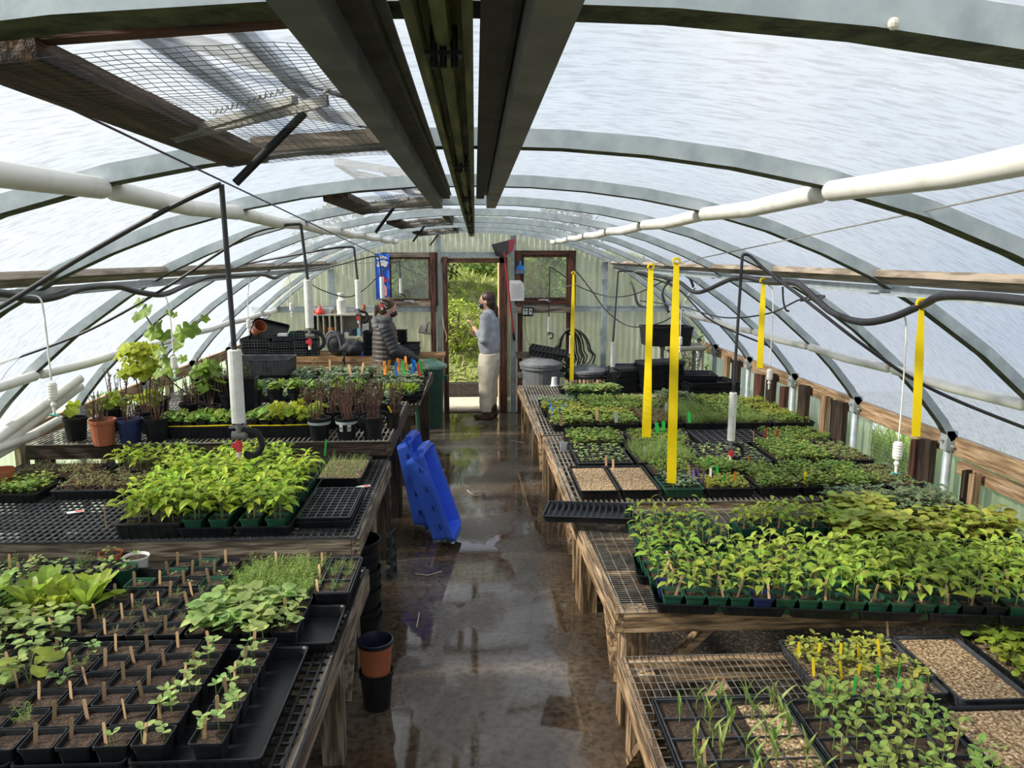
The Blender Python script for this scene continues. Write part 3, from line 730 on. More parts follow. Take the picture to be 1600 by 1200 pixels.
def p_sprout(h, leaf, n=2, s=.016, shape='round'):
    mb = MB(); 
    for k in range(n):
        ox, oy = (rnd(-.02, .02), rnd(-.02, .02)) if n > 1 else (0, 0); hh = h*rnd(.6, 1.1)
        mb.cur = 1; mb.tube([(ox, oy, 0), (ox, oy, hh)], .0009, 4, False); mb.cur = 0; a = rnd(0, 6)
        for j in range(2): mb.leaf((ox, oy, hh), a+PI*j, rnd(.2, .6), s, s*.72, .3, shape, .1, 4)
        if rnd(0, 1) > .4:
            for j in range(2): mb.leaf((ox, oy, hh), a+PI*j+1.5, rnd(.6, 1.), s*.9, s*.5, .3, 'ovate', .1, 4)
    return mb.mesh('sprout', [leaf, M_STEM])
def p_fern(h, leaf, nl=14):
    mb = MB()
    for i in range(nl):
        a = rnd(0, 6.28); el = rnd(.5, 1.3); L = h*rnd(.6, 1.1); p = Vector((0, 0, 0))
        d = Vector((math.cos(a)*math.cos(el), math.sin(a)*math.cos(el), math.sin(el)))
        mb.cur = 1; mb.tube([p, p+d*L], .0007, 3, False); mb.cur = 0
        for j in range(8):
            q = p+d*L*(.35+.65*j/7); mb.leaf(q, a+(1.1 if j % 2 else -1.1)+rnd(-.3, .3), rnd(-.1, .9), L*.26, L*.035, .3, 'lance', 0, 2)
    return mb.mesh('feathery_seedling', [leaf, M_STEM])
def p_grass(h, leaf, n=12, spread=.02, w=.003):
    mb = MB()
    for i in range(n):
        mb.leaf((rnd(-spread, spread), rnd(-spread, spread), 0), rnd(0, 6.28), rnd(1.0, 1.5), h*rnd(.6, 1.2), w, rnd(.2, 1.4), 'blade', .2, 5)
    return mb.mesh('grass_tuft', [leaf, M_STEM])
def p_blades(h, leaf, n=3):
    mb = MB(); mb.cur = 1; mb.tube([(0, 0, 0), (0, 0, h*.45)], .002, 5, False); mb.cur = 0; a = rnd(0, 6)
    for i in range(n):
        a += PI+rnd(-.4, .4); mb.leaf((0, 0, h*(.25+.12*i)), a, rnd(1.0, 1.35), h*rnd(.5, .8), .013, rnd(.1, .7), 'blade', .5, 5)
    return mb.mesh('corn_shoot', [leaf, M_STEM])
def p_pea(h, leaf, n=6):
    mb = MB(); mb.cur = 1; x = rnd(-.01, .01); mb.tube([(0, 0, 0), (x*.5, 0, h*.5), (x, 0, h)], [.0016, .0013, .001], 4, False); mb.cur = 0; a = rnd(0, 6)
    for i in range(n):
        t = .4+.6*(i//2*2)/(n-1); mb.leaf((x*t, 0, h*min(t, 1)), a+PI*(i % 2)+rnd(-.2, .2), rnd(.3, .9), .026, .017, .4, 'round', .15, 4); a += 1.3*(i % 2)
    return mb.mesh('pea_seedling', [leaf, M_STEM])
def p_kale(h, leaf, nl=8, ls=.045):
    mb = MB(); a = rnd(0, 6)
    for i in range(nl):
        a += 2.4; t = (i+1)/nl; r = .012+.02*rnd(.5, 1); z = h*(.4+.6*t)
        q = Vector((math.cos(a)*r, math.sin(a)*r, z)); mb.cur = 1; mb.tube([(0, 0, 0), (q.x*.3, q.y*.3, z*.7), q], .0012, 3, False); mb.cur = 0
        # jagged lobes round a midrib
        s = ls*rnd(.8, 1.1)
        for j, da in enumerate((0, .75, -.75, 1.6, -1.6)): mb.leaf(q+Vector((math.cos(a), math.sin(a), .2))*(s*.15*(2-j//2)), a+da, rnd(0, .5), s*(.8 if j == 0 else .5), s*.36, .7, 'round', .1, 3, rnd(-.4, .4))
    return mb.mesh('kale_seedling', [leaf, M_STEMR])
def vine_leaf(mb, c, az, tilt, s):
    # lobed leaf as a cupped fan
    c = Vector(c); rot = Matrix.Rotation(az, 3, 'Z') @ Matrix.Rotation(tilt, 3, 'Y'); b = len(mb.v); mb.v.append(tuple(c+rot @ Vector((.15*s, 0, .04*s))))
    N = 20
    for i in range(N):
        a = -PI+2*PI*i/N; r = s*(.50+.055*math.cos(5*a)+.03*math.cos(15*a)); r *= 1.0 if abs(a) < 2.9 else .45
        x = math.cos(a)*r+.15*s; y = math.sin(a)*r
        mb.v.append(tuple(c+rot @ Vector((x, y, -.22*(x*x+y*y)/s+.03*s*math.cos(5*a)))))
    for i in range(N): mb.f.append((b, b+1+i, b+1+(i+1) % N)); mb.m.append(mb.cur)
def p_vine(h, leaf, nl=12, s=.07, spread=.07, nst=2):
    mb = MB()
    for k in range(nst):
        mb.cur = 1; a0 = rnd(0, 6.3); mb.tube([(.01*k, 0, 0), (math.cos(a0)*spread*.25, math.sin(a0)*spread*.25, h*.5), (math.cos(a0)*spread*.4, math.sin(a0)*spread*.4, h*.95)], [.004, .003, .002], 5, False)
    mb.cur = 0; a = 0
    for i in range(nl):
        a += 2.4; t = rnd(.35, 1); r = spread*rnd(.3, 1); c = Vector((math.cos(a)*r, math.sin(a)*r, h*t))
        mb.cur = 1; mb.tube([(math.cos(a)*r*.3, math.sin(a)*r*.3, h*t*.9), c], .0011, 3, False); mb.cur = 0
        vine_leaf(mb, c, a+rnd(-.5, .5), rnd(.1, 1.1), s*rnd(.7, 1.2))
    return mb.mesh('vine', [leaf, M_TWIG])
def p_twigs(h, n=7, spread=.05, bud=None):
    mb = MB(); mb.cur = 1
    for i in range(n):
        a = rnd(0, 6.3); r = spread*rnd(.2, .9); r2 = spread*rnd(.4, 1.6); hh = h*rnd(.6, 1.1); b2 = a+rnd(-.7, .7)
        p0 = Vector((math.cos(a)*r, math.sin(a)*r, 0)); p1 = Vector((math.cos(b2)*r2, math.sin(b2)*r2, hh)); mb.tube([p0, (p0+p1)/2+Vector((rnd(-.008, .008), rnd(-.008, .008), 0)), p1], [.0031, .0026, .002], 5)
        for j in range(3):
            q = p0.lerp(p1, rnd(.35, .98)); mb.cur = 1; mb.tube([q, q+Vector((rnd(-.012, .012), rnd(-.012, .012), .012))], .0016, 3); mb.cur = 0
            if bud and rnd(0, 1) > .35: mb.leaf(q, rnd(0, 6), rnd(.3, 1), .022, .016, .4, 'round', .1, 3)
            mb.cur = 1
    return mb.mesh('dormant_cutting', [bud or L_OLIVE, M_TWIG])
def clump(fn, n, w, l, name, mats, jz=0):
    """several plant meshes merged into one clump of a sown tray"""
    mb = MB()
    for i in range(n):
        me = fn(); ox, oy = rnd(-w/2, w/2), rnd(-l/2, l/2); b = len(mb.v); ca, sa = math.cos(rnd(0, 6)), 0; sa = math.sqrt(1-ca*ca)
        for v in me.vertices: mb.v.append((ox+v.co.x*ca-v.co.y*sa, oy+v.co.x*sa+v.co.y*ca, v.co.z))
        for p in me.polygons: mb.f.append(tuple(b+q for q in p.vertices)); mb.m.append(p.material_index)
        bpy.data.meshes.remove(me)
    return mb.mesh(name, mats)
V = {}
V['pepper'] = [p_pepper(rnd(.12, .16), L_PEP) for _ in range(8)]
V['pepper2'] = [p_pepper(rnd(.10, .14), L_PEP2, 8, .055) for _ in range(8)]
V['pepper3'] = [p_pepper(rnd(.08, .11), L_PEP2, 6, .045) for _ in range(5)]
V['basil'] = [p_bushy(rnd(.055, .08), L_BASIL, 11, .046, .85, 'heart', .035) for _ in range(6)]
V['mint'] = [p_bushy(rnd(.05, .07), L_BASIL, 9, .034, .8, 'ovate', .03) for _ in range(5)]
V['sage'] = [p_bushy(rnd(.06, .08), L_SAGE, 8, .045, .45, 'ovate', .02) for _ in range(5)]
V['round'] = [p_bushy(rnd(.07, .10), L_ROUND, 8, .042, .9, 'round', .03, M_STEMR, .6) for _ in range(6)]
V['reddish'] = [p_bushy(rnd(.05, .08), L_RED, 7, .04, .7, 'round', .03, M_STEMR) for _ in range(3)]
V['bras'] = [p_bushy(rnd(.05, .075), L_BRAS, 8, .034, .85, 'round', .025) for _ in range(6)]
V['bras2'] = [p_bushy(rnd(.05, .075), L_LIME, 8, .032, .8, 'round', .025) for _ in range(5)]
V['kale'] = [p_kale(rnd(.08, .11), L_KALE) for _ in range(6)]
V['fern'] = [p_fern(rnd(.06, .09), L_FERN) for _ in range(4)]
V['wispy'] = [p_fern(rnd(.05, .07), L_OLIVE, 6) for _ in range(4)]
V['lettuce'] = [p_lettuce(rnd(.11, .14), L_LETT) for _ in range(4)]
V['turnip'] = [p_bushy(rnd(.07, .10), L_LETT, 8, .06, .6, 'spoon', .035) for _ in range(4)]
V['sprout'] = [p_sprout(rnd(.025, .045), L_BASIL, 2, .019) for _ in range(6)]
V['yellowsprout'] = [p_sprout(rnd(.022, .035), L_LIME, 3, .02) for _ in range(6)]
V['thyme'] = [p_fern(rnd(.03, .05), L_OLIVE, 8) for _ in range(4)]
V['blades'] = [p_blades(rnd(.08, .14), L_GRASS) for _ in range(6)]
V['pea'] = [p_pea(rnd(.07, .11), L_PEA) for _ in range(6)]
V['onion'] = [p_grass(rnd(.05, .09), L_GRASS, 8, .014, .002) for _ in range(5)]
V['vine'] = [p_vine(rnd(.12, .2), L_VINE, 12, .07, .07) for _ in range(4)]
V['vine2'] = [p_vine(rnd(.05, .09), L_VINE2, 9, .055, .04, 1) for _ in range(4)]
V['twigs'] = [p_twigs(rnd(.2, .26), 7, .05, L_VINE2 if _ == 1 else None) for _ in range(4)]
V['twigsb'] = [p_twigs(rnd(.16, .24), 6, .05, L_VINE2) for _ in range(4)]
V['micro'] = [clump(lambda: p_sprout(rnd(.03, .05), L_BRAS, 1, .018), 9, .05, .05, 'seedling_cluster', [L_BRAS, M_STEM]) for _ in range(5)]
V['microlime'] = [clump(lambda: p_sprout(rnd(.02, .04), L_LIME, 1, .018), 9, .05, .05, 'seedling_cluster', [L_LIME, M_STEM]) for _ in range(5)]
V['microred'] = [clump(lambda: p_sprout(rnd(.02, .03), L_OLIVE, 1, .017), 9, .05, .05, 'seedling_cluster', [L_OLIVE, M_STEMR]) for _ in range(5)]
V['dense'] = [clump(lambda: p_bushy(rnd(.05, .07), L_BRAS, 6, .026, .85, 'round', .018), 4, .05, .05, 'seedling_cluster', [L_BRAS, M_STEM]) for _ in range(5)]
V['denselime'] = [clump(lambda: p_bushy(rnd(.05, .07), L_LIME, 6, .028, .85, 'round', .018), 4, .05, .05, 'seedling_cluster', [L_LIME, M_STEM]) for _ in range(5)]
V['densepale'] = [clump(lambda: p_bushy(rnd(.06, .08), L_SAGE, 6, .034, .9, 'round', .02), 3, .05, .05, 'seedling_cluster', [L_SAGE, M_STEM]) for _ in range(5)]
V['leggy'] = [clump(lambda: p_bushy(rnd(.05, .07), L_OLIVE, 5, .016, .6, 'ovate', .012, M_STEMR), 5, .06, .06, 'seedling_cluster', [L_OLIVE, M_STEMR]) for _ in range(4)]
V['dill'] = [clump(lambda: p_fern(rnd(.07, .10), L_FERN, 6), 3, .05, .05, 'seedling_cluster', [L_FERN, M_STEM]) for _ in range(4)]

def plant(kind, parent, x, y, z, s=1, name='seedling'):
    o = link(name, random.choice(V[kind]), parent, (x, y, z), rnd(0, 6.28)); k = s*rnd(.88, 1.12); o.scale = (k, k, k); return o

POT = {}
def get_pot(w, h, m):
    key = (w, h, m.name)
    if key not in POT: POT[key] = (square_pot_mesh(w, h, m), [soil_mesh(w*.86, w*.86, M_SOIL, 6, .006, i) for i in range(3)], [soil_mesh(w*.86, w*.86, M_GRIT2, 5, .004, i) for i in range(2)])
    return POT[key]
def potted(x, y, z, lab, kind=None, w=.098, h=.085, m=None, group='square nursery pots', n=1, s=1, grit=False, rot=None):
    pm, sm, gm = get_pot(w, h, m or M_TRAY)
    o = tag(link('seedling_pot', pm, None, (x, y, z), (rnd(-.03, .03) if rot is None else rot)), lab, 'plant pot', group)
    link('soil', random.choice(gm if grit else sm), o, (0, 0, h-.016), 0)
    for i in range(n if kind else 0):
        d = 0 if n == 1 else w*.22
        plant(kind, o, rnd(-d, d), rnd(-d, d), h-.016, s)
    return o
FLAT = {}
def flat(x, y, z, lab, w=.27, l=.54, h=.055, m=None, name='propagation_tray', rz=0, group=None):
    m = m or M_TRAY; key = (w, l, h, m.name)
    if key not in FLAT: FLAT[key] = flat_mesh(w, l, h, m)
    o = tag(link(name, FLAT[key], None, (x, y, z), rz), lab, 'tray', group); return o
SOILM = {}
CELLM = {}
def sown(x, y, z, lab, kind, nx, ny, w=.27, l=.54, h=.055, soil=None, m=None, cells=None, s=1, skip=0, rz=0, group='sown trays', jit=.35):
    o = flat(x, y, z, lab, w, l, h, m, 'seedling_tray', rz, group)
    soil = soil or M_SOIL; key = (w, l, soil.name)
    if key not in SOILM: SOILM[key] = soil_mesh(w-.03, l-.03, soil, 14, .004, len(SOILM), 60)
    link('soil', SOILM[key], o, (0, 0, h-.014), 0)
    if cells:
        k2 = (w, l, cells, h)
        if k2 not in CELLM: CELLM[k2] = cells_mesh(w-.026, l-.026, cells[0], cells[1], h+.001, M_GREY_TRAY if m is None else m)
        link('cell_insert', CELLM[k2], o, (0, 0, 0), 0)
    if kind:
        for i in range(nx):
            for j in range(ny):
                if random.random() < skip: continue
                px = -(w-.05)/2+(w-.05)*(i+.5)/nx; py = -(l-.05)/2+(l-.05)*(j+.5)/ny
                plant(kind, o, px+rnd(-1, 1)*jit*(w/nx)*.5, py+rnd(-1, 1)*jit*(l/ny)*.5, h-.014, s)
    return o

# ================================================================== NEAR LEFT BENCH  (top z .65)
ZL1 = .658
def l1flat(x, y, w, l, lab): return flat(x, y, ZL1, lab, w, l, .05)
l1flat(-.825, 2.385, .385, .66, 'black tray at near left bench corner holding two rows of deep pots')
l1flat(-1.185, 2.385, .325, .66, 'black tray of bare soil pots, near left bench, second from aisle')
l1flat(-1.515, 2.385, .325, .66, 'black tray near left bench front, third from aisle')
l1flat(-1.845, 2.385, .325, .66, 'black tray near left bench front, fourth from the aisle')
l1flat(-.85, 2.895, .60, .325, 'black tray of pale-leaved pots with a bare right end, near left')
l1flat(-1.325, 2.95, .42, .42, 'black tray under stick-marked herb pots, middle of near left bench')
l1flat(-1.75, 2.95, .42, .42, 'black tray left of the stick-marked herb pots, near left bench')
l1flat(-2.175, 2.95, .42, .42, 'black tray under leafy pots at left edge, near left bench')
l1flat(-1.205, 3.33, .235, .325, 'black tray of bare pots against next bench, near left bench')
l1flat(-1.48, 3.33, .30, .325, 'black tray of bare pots and round pots, near left bench back')
l1flat(-1.81, 3.33, .34, .325, 'black tray of small mixed plants, near left bench back')
l1flat(-2.16, 3.33, .34, .325, 'black tray at back left of near left bench')
def l1pot(x, y, r, c, kind, desc, **kw):
    return potted(x, y, ZL1+.008, '%s, near left bench, %s row, %s from aisle' % (desc, ordw(r), ordw(c)), kind, **kw)
def l1stick(x, y, r, c, h=.10):
    stick('wood', (x-.028+rnd(-.006, .012), y+rnd(-.02, .02), ZL1+.075), 'wooden stick, near left bench, %s row back, %s pot from aisle' % (ordw(r), ordw(c)), 'wooden plant markers', h=h, w=.0115)
xs1 = [-.795, -.96, -1.068, -1.174, -1.28, -1.388, -1.494, -1.60, -1.708, -1.814, -1.92]
for r in range(6):
    y = 2.12+r*.106
    for c, x in enumerate(xs1):
        if y+.0 > 2.75 and c > 99: continue
        if c in (0, 1): kind, d, n, s = 'sprout', 'deep black pot with cotyledon sprouts', 2, 1.5
        elif c in (2, 3, 4): kind, d, n, s = (None, 'square black pot of bare brown soil', 1, 1) if not (r == 0 and c == 2) else ('sprout', 'square black pot with one sprout', 1, 1.3)
        elif c in (5, 6): kind, d, n, s = ('fern' if (r+c) % 3 == 0 else ('mint' if r > 2 else None), 'square black pot of wispy herb' if (r+c) % 3 == 0 else ('square black pot of small-leaved herb' if r > 2 else 'square black pot of bare soil'), 1, .8)
        else: kind, d, n, s = ('mint' if (r+c) % 2 else 'basil', 'square black pot of pale green herb', 1, 1)
        if (c, r) == (6, 3): kind, d, n, s = 'turnip', 'square pot of one broad-leaved seedling', 1, 1.3
        l1pot(x, y, r, c, kind, d, n=n, s=s)
        if c < 5 or (r+c) % 2: l1stick(x, y, r, c)
# pale-leaved pots and neighbours, rows 7-9
for r in range(4):
    y = 2.79+r*.105
    for c, x in enumerate((-.735, -.84, -.945, -1.05) if r < 3 else ()):
        l1pot(x, y, r+6, c, 'basil', 'black pot of pale rounded leaves', n=1 if c == 0 else 2, s=1.15 if c else .9)
    for c, x in enumerate((-1.165, -1.27, -1.376, -1.482, -1.588, -1.694, -1.80, -1.906, -2.012, -2.118, -2.224)):
        if c < 4: kind, d = 'thyme', 'black pot of thin thyme-like sprigs'
        elif c < 6: kind, d = (('lettuce', 'black pot of upright bright lettuce') if r >= 2 else ('basil', 'black pot of pale flat leaves'))
        else: kind, d = (('lettuce', 'black pot of upright bright lettuce') if (r >= 2 and c % 2 == 0) else ('basil', 'black pot of pale flat leaves'))
        l1pot(x, y, r+6, c+4, kind, d, s=1.12 if kind == 'lettuce' else 1)
        if (r+c) % 4 != 1: l1stick(x, y, r+6, c+4)
for r in range(3):
    y = 3.225+r*.105
    for c, x in enumerate((-1.15, -1.256, -1.362, -1.468)):
        if c == 3 and r: continue
        l1pot(x, y, r+10, c+3, 'sprout' if (r+c) % 2 else None, 'square pot of soil with tiny sprouts' if (r+c) % 2 else 'square pot of bare soil', m=M_GREENPOT if (r+c) % 3 == 0 else None, s=.5)
        l1stick(x, y, r+10, c+3)
    for c, x in enumerate((-1.70, -1.806, -1.912, -2.018, -2.124, -2.23)):
        l1pot(x, y, r+10, c+7, 'mint' if (r+c) % 3 else 'fern', 'black pot of small green herb', s=.9)
        if c > 2: l1stick(x, y, r+10, c+7)
# round pots
def round_pot(x, y, z, r, h, m, lab, kind=None, n=1, s=1, rim=None, name='round_pot', soilm=None, group=None, band=None, n_=20):
    o = empty(name, (x, y, z), lab, 'plant pot', group)
    mb = MB(); mb.lathe([(r*.76, 0), (r*.93, h*.86), (r, h*.87), (r*1.02, h), (r*.96, h), (r*.9, h*.86), (r*.85, h*.7)], n=n_); mb.build('pot_body', m, o, smooth=False)
    mb = MB(); mb.lathe([(r*.89, h*.86)], n=n_, caps=(False, False)); b = [(r*.89*math.cos(2*PI*i/16), r*.89*math.sin(2*PI*i/16), h*.86) for i in range(16)]
    mb = MB(); mb.poly(b); mb.build('soil', soilm or M_SOIL, o)
    for i in range(n if kind else 0): plant(kind, o, rnd(-.4, .4)*r*(n > 1), rnd(-.4, .4)*r*(n > 1), h*.86, s)
    if band:
        mb = MB(); mb.lathe([(r*.955, h*.72), (r*.985, h*.72), (r*1.0, h*.84), (r*.97, h*.84)], n=n_, caps=(False, False)); mb.build('silver_band', band, o)
    return o
p = atz(213, 872, .74); round_pot(p.x, p.y, ZL1+.008, .058, .085, M_PVC, 'round white-rimmed pot among square pots, near left bench', 'sprout', 1, .8)
p = atz(180, 866, .74); round_pot(p.x-.02, p.y, ZL1+.008, .055, .085, M_TERRA, 'round terracotta pot left of the white-rimmed pot', 'mint', 1, .7)
p = atz(196, 889, .74); round_pot(p.x, p.y-.005, ZL1+.012, .055, .085, M_GREENPOT, 'round green pot in front of the white-rimmed pot', 'mint', 1, .8)
# feathery block, small-cell pack at the back corner
o = sown(-.89, 3.25, ZL1, 'tray of feathery bright green seedlings at back of near left bench', 'dill', 7, 7, .38, .36, .075, s=.95)
o = sown(-.615, 3.28, ZL1+.005, 'pack of twelve open cells with small seedlings, back aisle corner, near left bench', 'fern', 2, 3, .155, .40, .085, cells=(2, 3), s=.62)
for i, (px, py) in enumerate(((432, 880), (447, 955), (497, 850), (515, 855), (505, 880), (500, 900), (497, 925), (395, 960))):
    p = atz(px, py, .745); p.y = min(p.y, 3.42); p.z = .72; stick('wood', p, 'wooden stick among pale and feathery seedlings, %s from left, near left bench' % ordw(sorted([432, 447, 497, 515, 505, 500, 498, 395]).index(px if px in (432, 447, 515, 505, 500, 395, 497) and not (px == 497 and i == 6) else 498)), 'wooden plant markers', w=.013)

# ================================================================== LEFT BENCH 2 (top z .78)
Z2 = .792
for c in range(3):
    for r in range(2):
        x = -1.60+c*.275; y = 3.84+r*.42
        if c == 2 or c == 1:
            flat(x, y+.0, Z2, 'black tray under pepper pots, second left bench, %s column %s row' % (ordw(c), ordw(r)), .275, .41, .055)
            for i in range(2 if c == 1 else 2):
                for j in range(4):
                    potted(x-.065+i*.125, y-.14+j*.098, Z2+.008, 'green pot with tall pepper seedlings, second left bench, %s row back, %s from left' % (ordw(r*4+j), ordw(c*2+i)), 'pepper', w=.094, h=.08, m=M_GREENPOT, n=3, s=1.22, group='green pots of pepper seedlings on the left')
        else:
            sown(x, y, Z2, 'deep black tray crowded with pepper seedlings, second left bench, %s from front' % ordw(r), 'pepper', 5, 6, .32, .41, .075, s=1.3, cells=(3, 4))
for i, (px, py) in enumerate(((318, 790), (360, 800), (398, 805), (405, 780), (477, 730), (165, 815), (445, 690))):
    p = atz(px, py, .87); stick('wood' if i != 4 else 'wood', p, 'wooden stick in pepper pots, second left bench, ' + ['beside first green pot', 'thin one by second green pot', 'thin one by third green pot', 'tall one over third green pot', 'broad one by the onion tray', 'leaning at left tray corner', 'thin one at the back'][i], 'wooden plant markers', w=.013 if i in (0, 4) else .007)
sown(-.775, 4.0, Z2+.004, 'black many-celled tray of bare soil near aisle, second left bench', None, 0, 0, .275, .52, .055, cells=(6, 11))
flat(-.775, 4.0, Z2-.001, 'deeper black tray nested under the bare celled tray', .285, .53, .045)
sown(-.83, 4.70, Z2, 'tray of thin onion grass in gritty soil, second left bench', 'onion', 6, 10, .29, .50, .055, soil=M_GRIT2, s=1.0, skip=.1)
p = atz(508, 705, .87); stick('green', p, 'green tag behind the onion tray', w=.012)
sown(-1.42, 4.83, Z2, 'tray of pepper seedlings at back of second left bench', 'pepper', 7, 4, .54, .28, .06)
sown(-2.0, 4.80, Z2, 'tray of pepper seedlings in front of vine pots, second left bench', 'pepper', 7, 4, .54, .28, .06)
sown(-2.12, 4.42, Z2, 'tray of reddish leggy seedlings beside bare grate, second left bench', 'leggy', 7, 5, .56, .30, .055, cells=(5, 3))
sown(-2.68, 4.36, Z2, 'tray of small fine green seedlings at left edge, second left bench', 'dense', 7, 4, .48, .28, .055)
sown(-2.55, 4.70, Z2, 'tray of sparse seedlings behind, left edge of second left bench', 'leggy', 6, 4, .50, .27, .055)
for px, py, lab in ((118, 800, 'small printed paper tag lying on the bare grate'), (568, 760, 'small white and red tag on grate by celled tray')):
    p = atz(px, py, Z2+.01); o = empty('paper_tag', (p.x, p.y, Z2+.01), lab, 'tag', rz=.5); mb = MB(); mb.box(-.04, .04, -.018, .018, 0, .002); mb.build('tag_sheet', M_WTAG, o); mb = MB(); mb.box(0, .035, -.012, .012, .002, .0025); mb.build('red_print', M_RTAG, o)

# ================================================================== LEFT BENCH 3 (top z .905): vines and cuttings
Z3 = .915
def P3(px, py): return atz(px, py, Z3)
def lpot(px, py, r, h, m, lab, kind, n, s, **kw):
    p = P3(px, py); return round_pot(p.x, p.y+r*.8, Z3, r, h, m, lab, kind, n, s, **kw)
lpot(113, 690, .078, .155, M_BLACK, 'black pot with a single bright vine leaf, left end', None, 0, 1)
o = lpot(155, 698, .085, .17, M_TERRA, 'terracotta plastic pot of bare stems, front of vine bench', 'twigsb', 2, 1.1)
lpot(198, 694, .083, .16, M_BLUEPOT, 'blue-black pot beside the terracotta pot', 'twigsb', 2, 1.0)
lpot(240, 692, .083, .16, M_BLACK, 'black pot of twigs right of blue-black pot', 'twigs', 2, 1.0)
lpot(497, 689, .078, .15, M_BLACK, 'black pot with silver band, left of the barcoded pot', 'twigs', 2, 1.0, band=M_STEEL)
bp = lpot(540, 688, .076, .15, M_BLACK, 'black pot with silver band and two white barcode labels', 'twigs', 2, 1.05, band=M_STEEL)
lpot(581, 687, .078, .15, M_BLACK, 'plain black pot of twigs nearest the aisle, vine bench', 'twigs', 2, 1.0)
for dx, w_ in ((-.028, .024), (.030, .026)):
    mb = MB(); z = .085
    for k in range(5):
        a = -PI/2+ (dx/.076)+(k-2)*.085; mb.v += [(.0725*math.cos(a), .0725*math.sin(a), z-.022), (.0755*math.cos(a), .0755*math.sin(a), z+.022)]
    for k in range(4): mb.f.append((2*k, 2*k+2, 2*k+3, 2*k+1)); mb.m.append(0)
    lb = mb.build('barcode_label', M_WTAG, bp)
    mb = MB()
    for k in range(7):
        a = -PI/2+dx/.076+(k-3)*.042; mb.bar((.0745*math.cos(a), .0745*math.sin(a), z-.014), (.0762*math.cos(a), .0762*math.sin(a), z+.012), .0016 if k % 2 else .0008, .0006, up=(0, 1, 0))
    mb.build('barcode', M_BLACK, lb)
# single leaf on first pot
p = P3(113, 690); mb = MB(); mb.cur = 1; mb.tube([(0, 0, 0), (.0, 0, .10)], .002, 4); mb.cur = 0; vine_leaf(mb, (0, -.03, .09), -PI/2, .9, .10); vine_leaf(mb, (0, 0, .12), 2.2, .8, .09)
tag(link('vine_shoot', mb.mesh('vine_shoot', [L_VINE, M_STEM]), None, (p.x, p.y+.06, Z3+.135)), 'bright yellow-green vine shoot in leftmost black pot', 'plant')
# two black trays of small square pots with yellow tape
for (x0, x1, lab) in ((-2.20, -1.66, 'deep black tray with yellow tape, holding small vine pots, left one'), (-1.60, -1.06, 'deep black tray with yellow tape, behind first sprinkler pipe')):
    xm = (x0+x1)/2; o = flat(xm, 5.36, Z3, lab, .54, .28, .085)
    mb = MB(); pts = [(-.26, -.135, .088), (0, -.138, .088), (.25, -.12, .09), (.26, 0, .095)]; mb.tube(pts, .005, 4)
    mb.prism([(-.235, -.142, .095), (-.215, -.142, .095), (-.20, -.146, .05), (-.225, -.146, .045)], (0, .002, 0)); mb.build('yellow_tape', M_YELLOW, o)
    for i in range(6):
        for j in range(3):
            potted(x0+.06+i*.084, 5.27+j*.085, Z3+.03, 'small ribbed pot in yellow-taped tray, %s, %s from left, %s row' % ('left tray' if x0 < -2 else 'right tray', ordw(i), ordw(j)), 'vine2' if x0 < -2 else ('vine' if i > 1 else 'vine2'), w=.07, h=.085, m=M_BLACK, s=.85 if x0 < -2 else (.8 if i > 1 else 1), group='ribbed pots with vine cuttings')
# tall pots, vine clumps
for i, px in enumerate((313, 340, 366, 385)):
    p = atz(px, 640, Z3+.0); potted(p.x*.97, 6.15, Z3, 'tall narrow black pot of twigs, %s from left behind yellow-taped tray' % ordw(i), 'twigsb', w=.13, h=.28, m=M_BLACK, s=.9, n=2, group='tall black pots of dormant cuttings') if i < 4 else None
rows = [(-2.62, 5.55, 'vine', 1.0, .25), (-2.38, 5.6, 'vine', 1.0, 0), (-2.12, 5.72, 'twigsb', 1.1, 0), (-2.75, 5.9, 'twigsb', 1.2, 0), (-2.45, 5.95, 'twigsb', 1.3, 0), (-2.2, 6.0, 'twigsb', 1.2, 0), (-1.95, 6.1, 'twigsb', 1.2, 0)]
k = 0
for (x, y, kd, s, dz) in rows:
    round_pot(x, y, Z3, .085, .16, M_BLACK, 'black pot of %s, %s behind the terracotta pot row' % ('leafy vine' if kd == 'vine' else 'brown twigs', ordw(k)), kd, 2, s, group='black vine pots at the back'); k += 1
# tall leafy vines (two)
def tall_vine(x, y, z, h, lab, leafm, nl, s, spread, z0, seed):
    random.seed(seed); o = empty('vine_plant', (x, y, z), lab, 'vine')
    mb = MB(); mb.lathe([(.06, 0), (.078, .14), (.082, .14), (.082, .155), (.07, .155)], n=18); mb.build('pot_body', M_BLACK, o)
    for k_ in range(4):
        a = k_*1.6; mb = MB(); mb.tube([(.02*math.cos(a), .02*math.sin(a), .14), (.05*math.cos(a), .05*math.sin(a), .14+h*.5), (spread*.4*math.cos(a), spread*.4*math.sin(a), .14+h*.95)], [.005, .004, .002], 5); mb.build('stem', M_TWIG, o)
    mb = MB()
    for i in range(nl):
        a = rnd(0, 6.3); t = rnd(z0, 1)**.8; r = spread*rnd(.15, 1)*(1.25-.55*abs(t-.6)); c = (math.cos(a)*r, math.sin(a)*r*.8, .14+h*t)
        vine_leaf(mb, c, a+rnd(-.6, .6), rnd(.1, 1.3), s*rnd(.65, 1.25))
    mb.build('foliage', leafm, o); return o
tall_vine(-2.34, 5.46, Z3, .50, 'bushy pale green vine behind the terracotta pot', L_VINE, 85, .08, .145, .45, 3)
o = tall_vine(-1.95, 5.62, Z3, .34, 'tall dark-leaved vine reaching toward the purlin', L_VINE2, 34, .09, .09, .3, 5)
mb = MB()
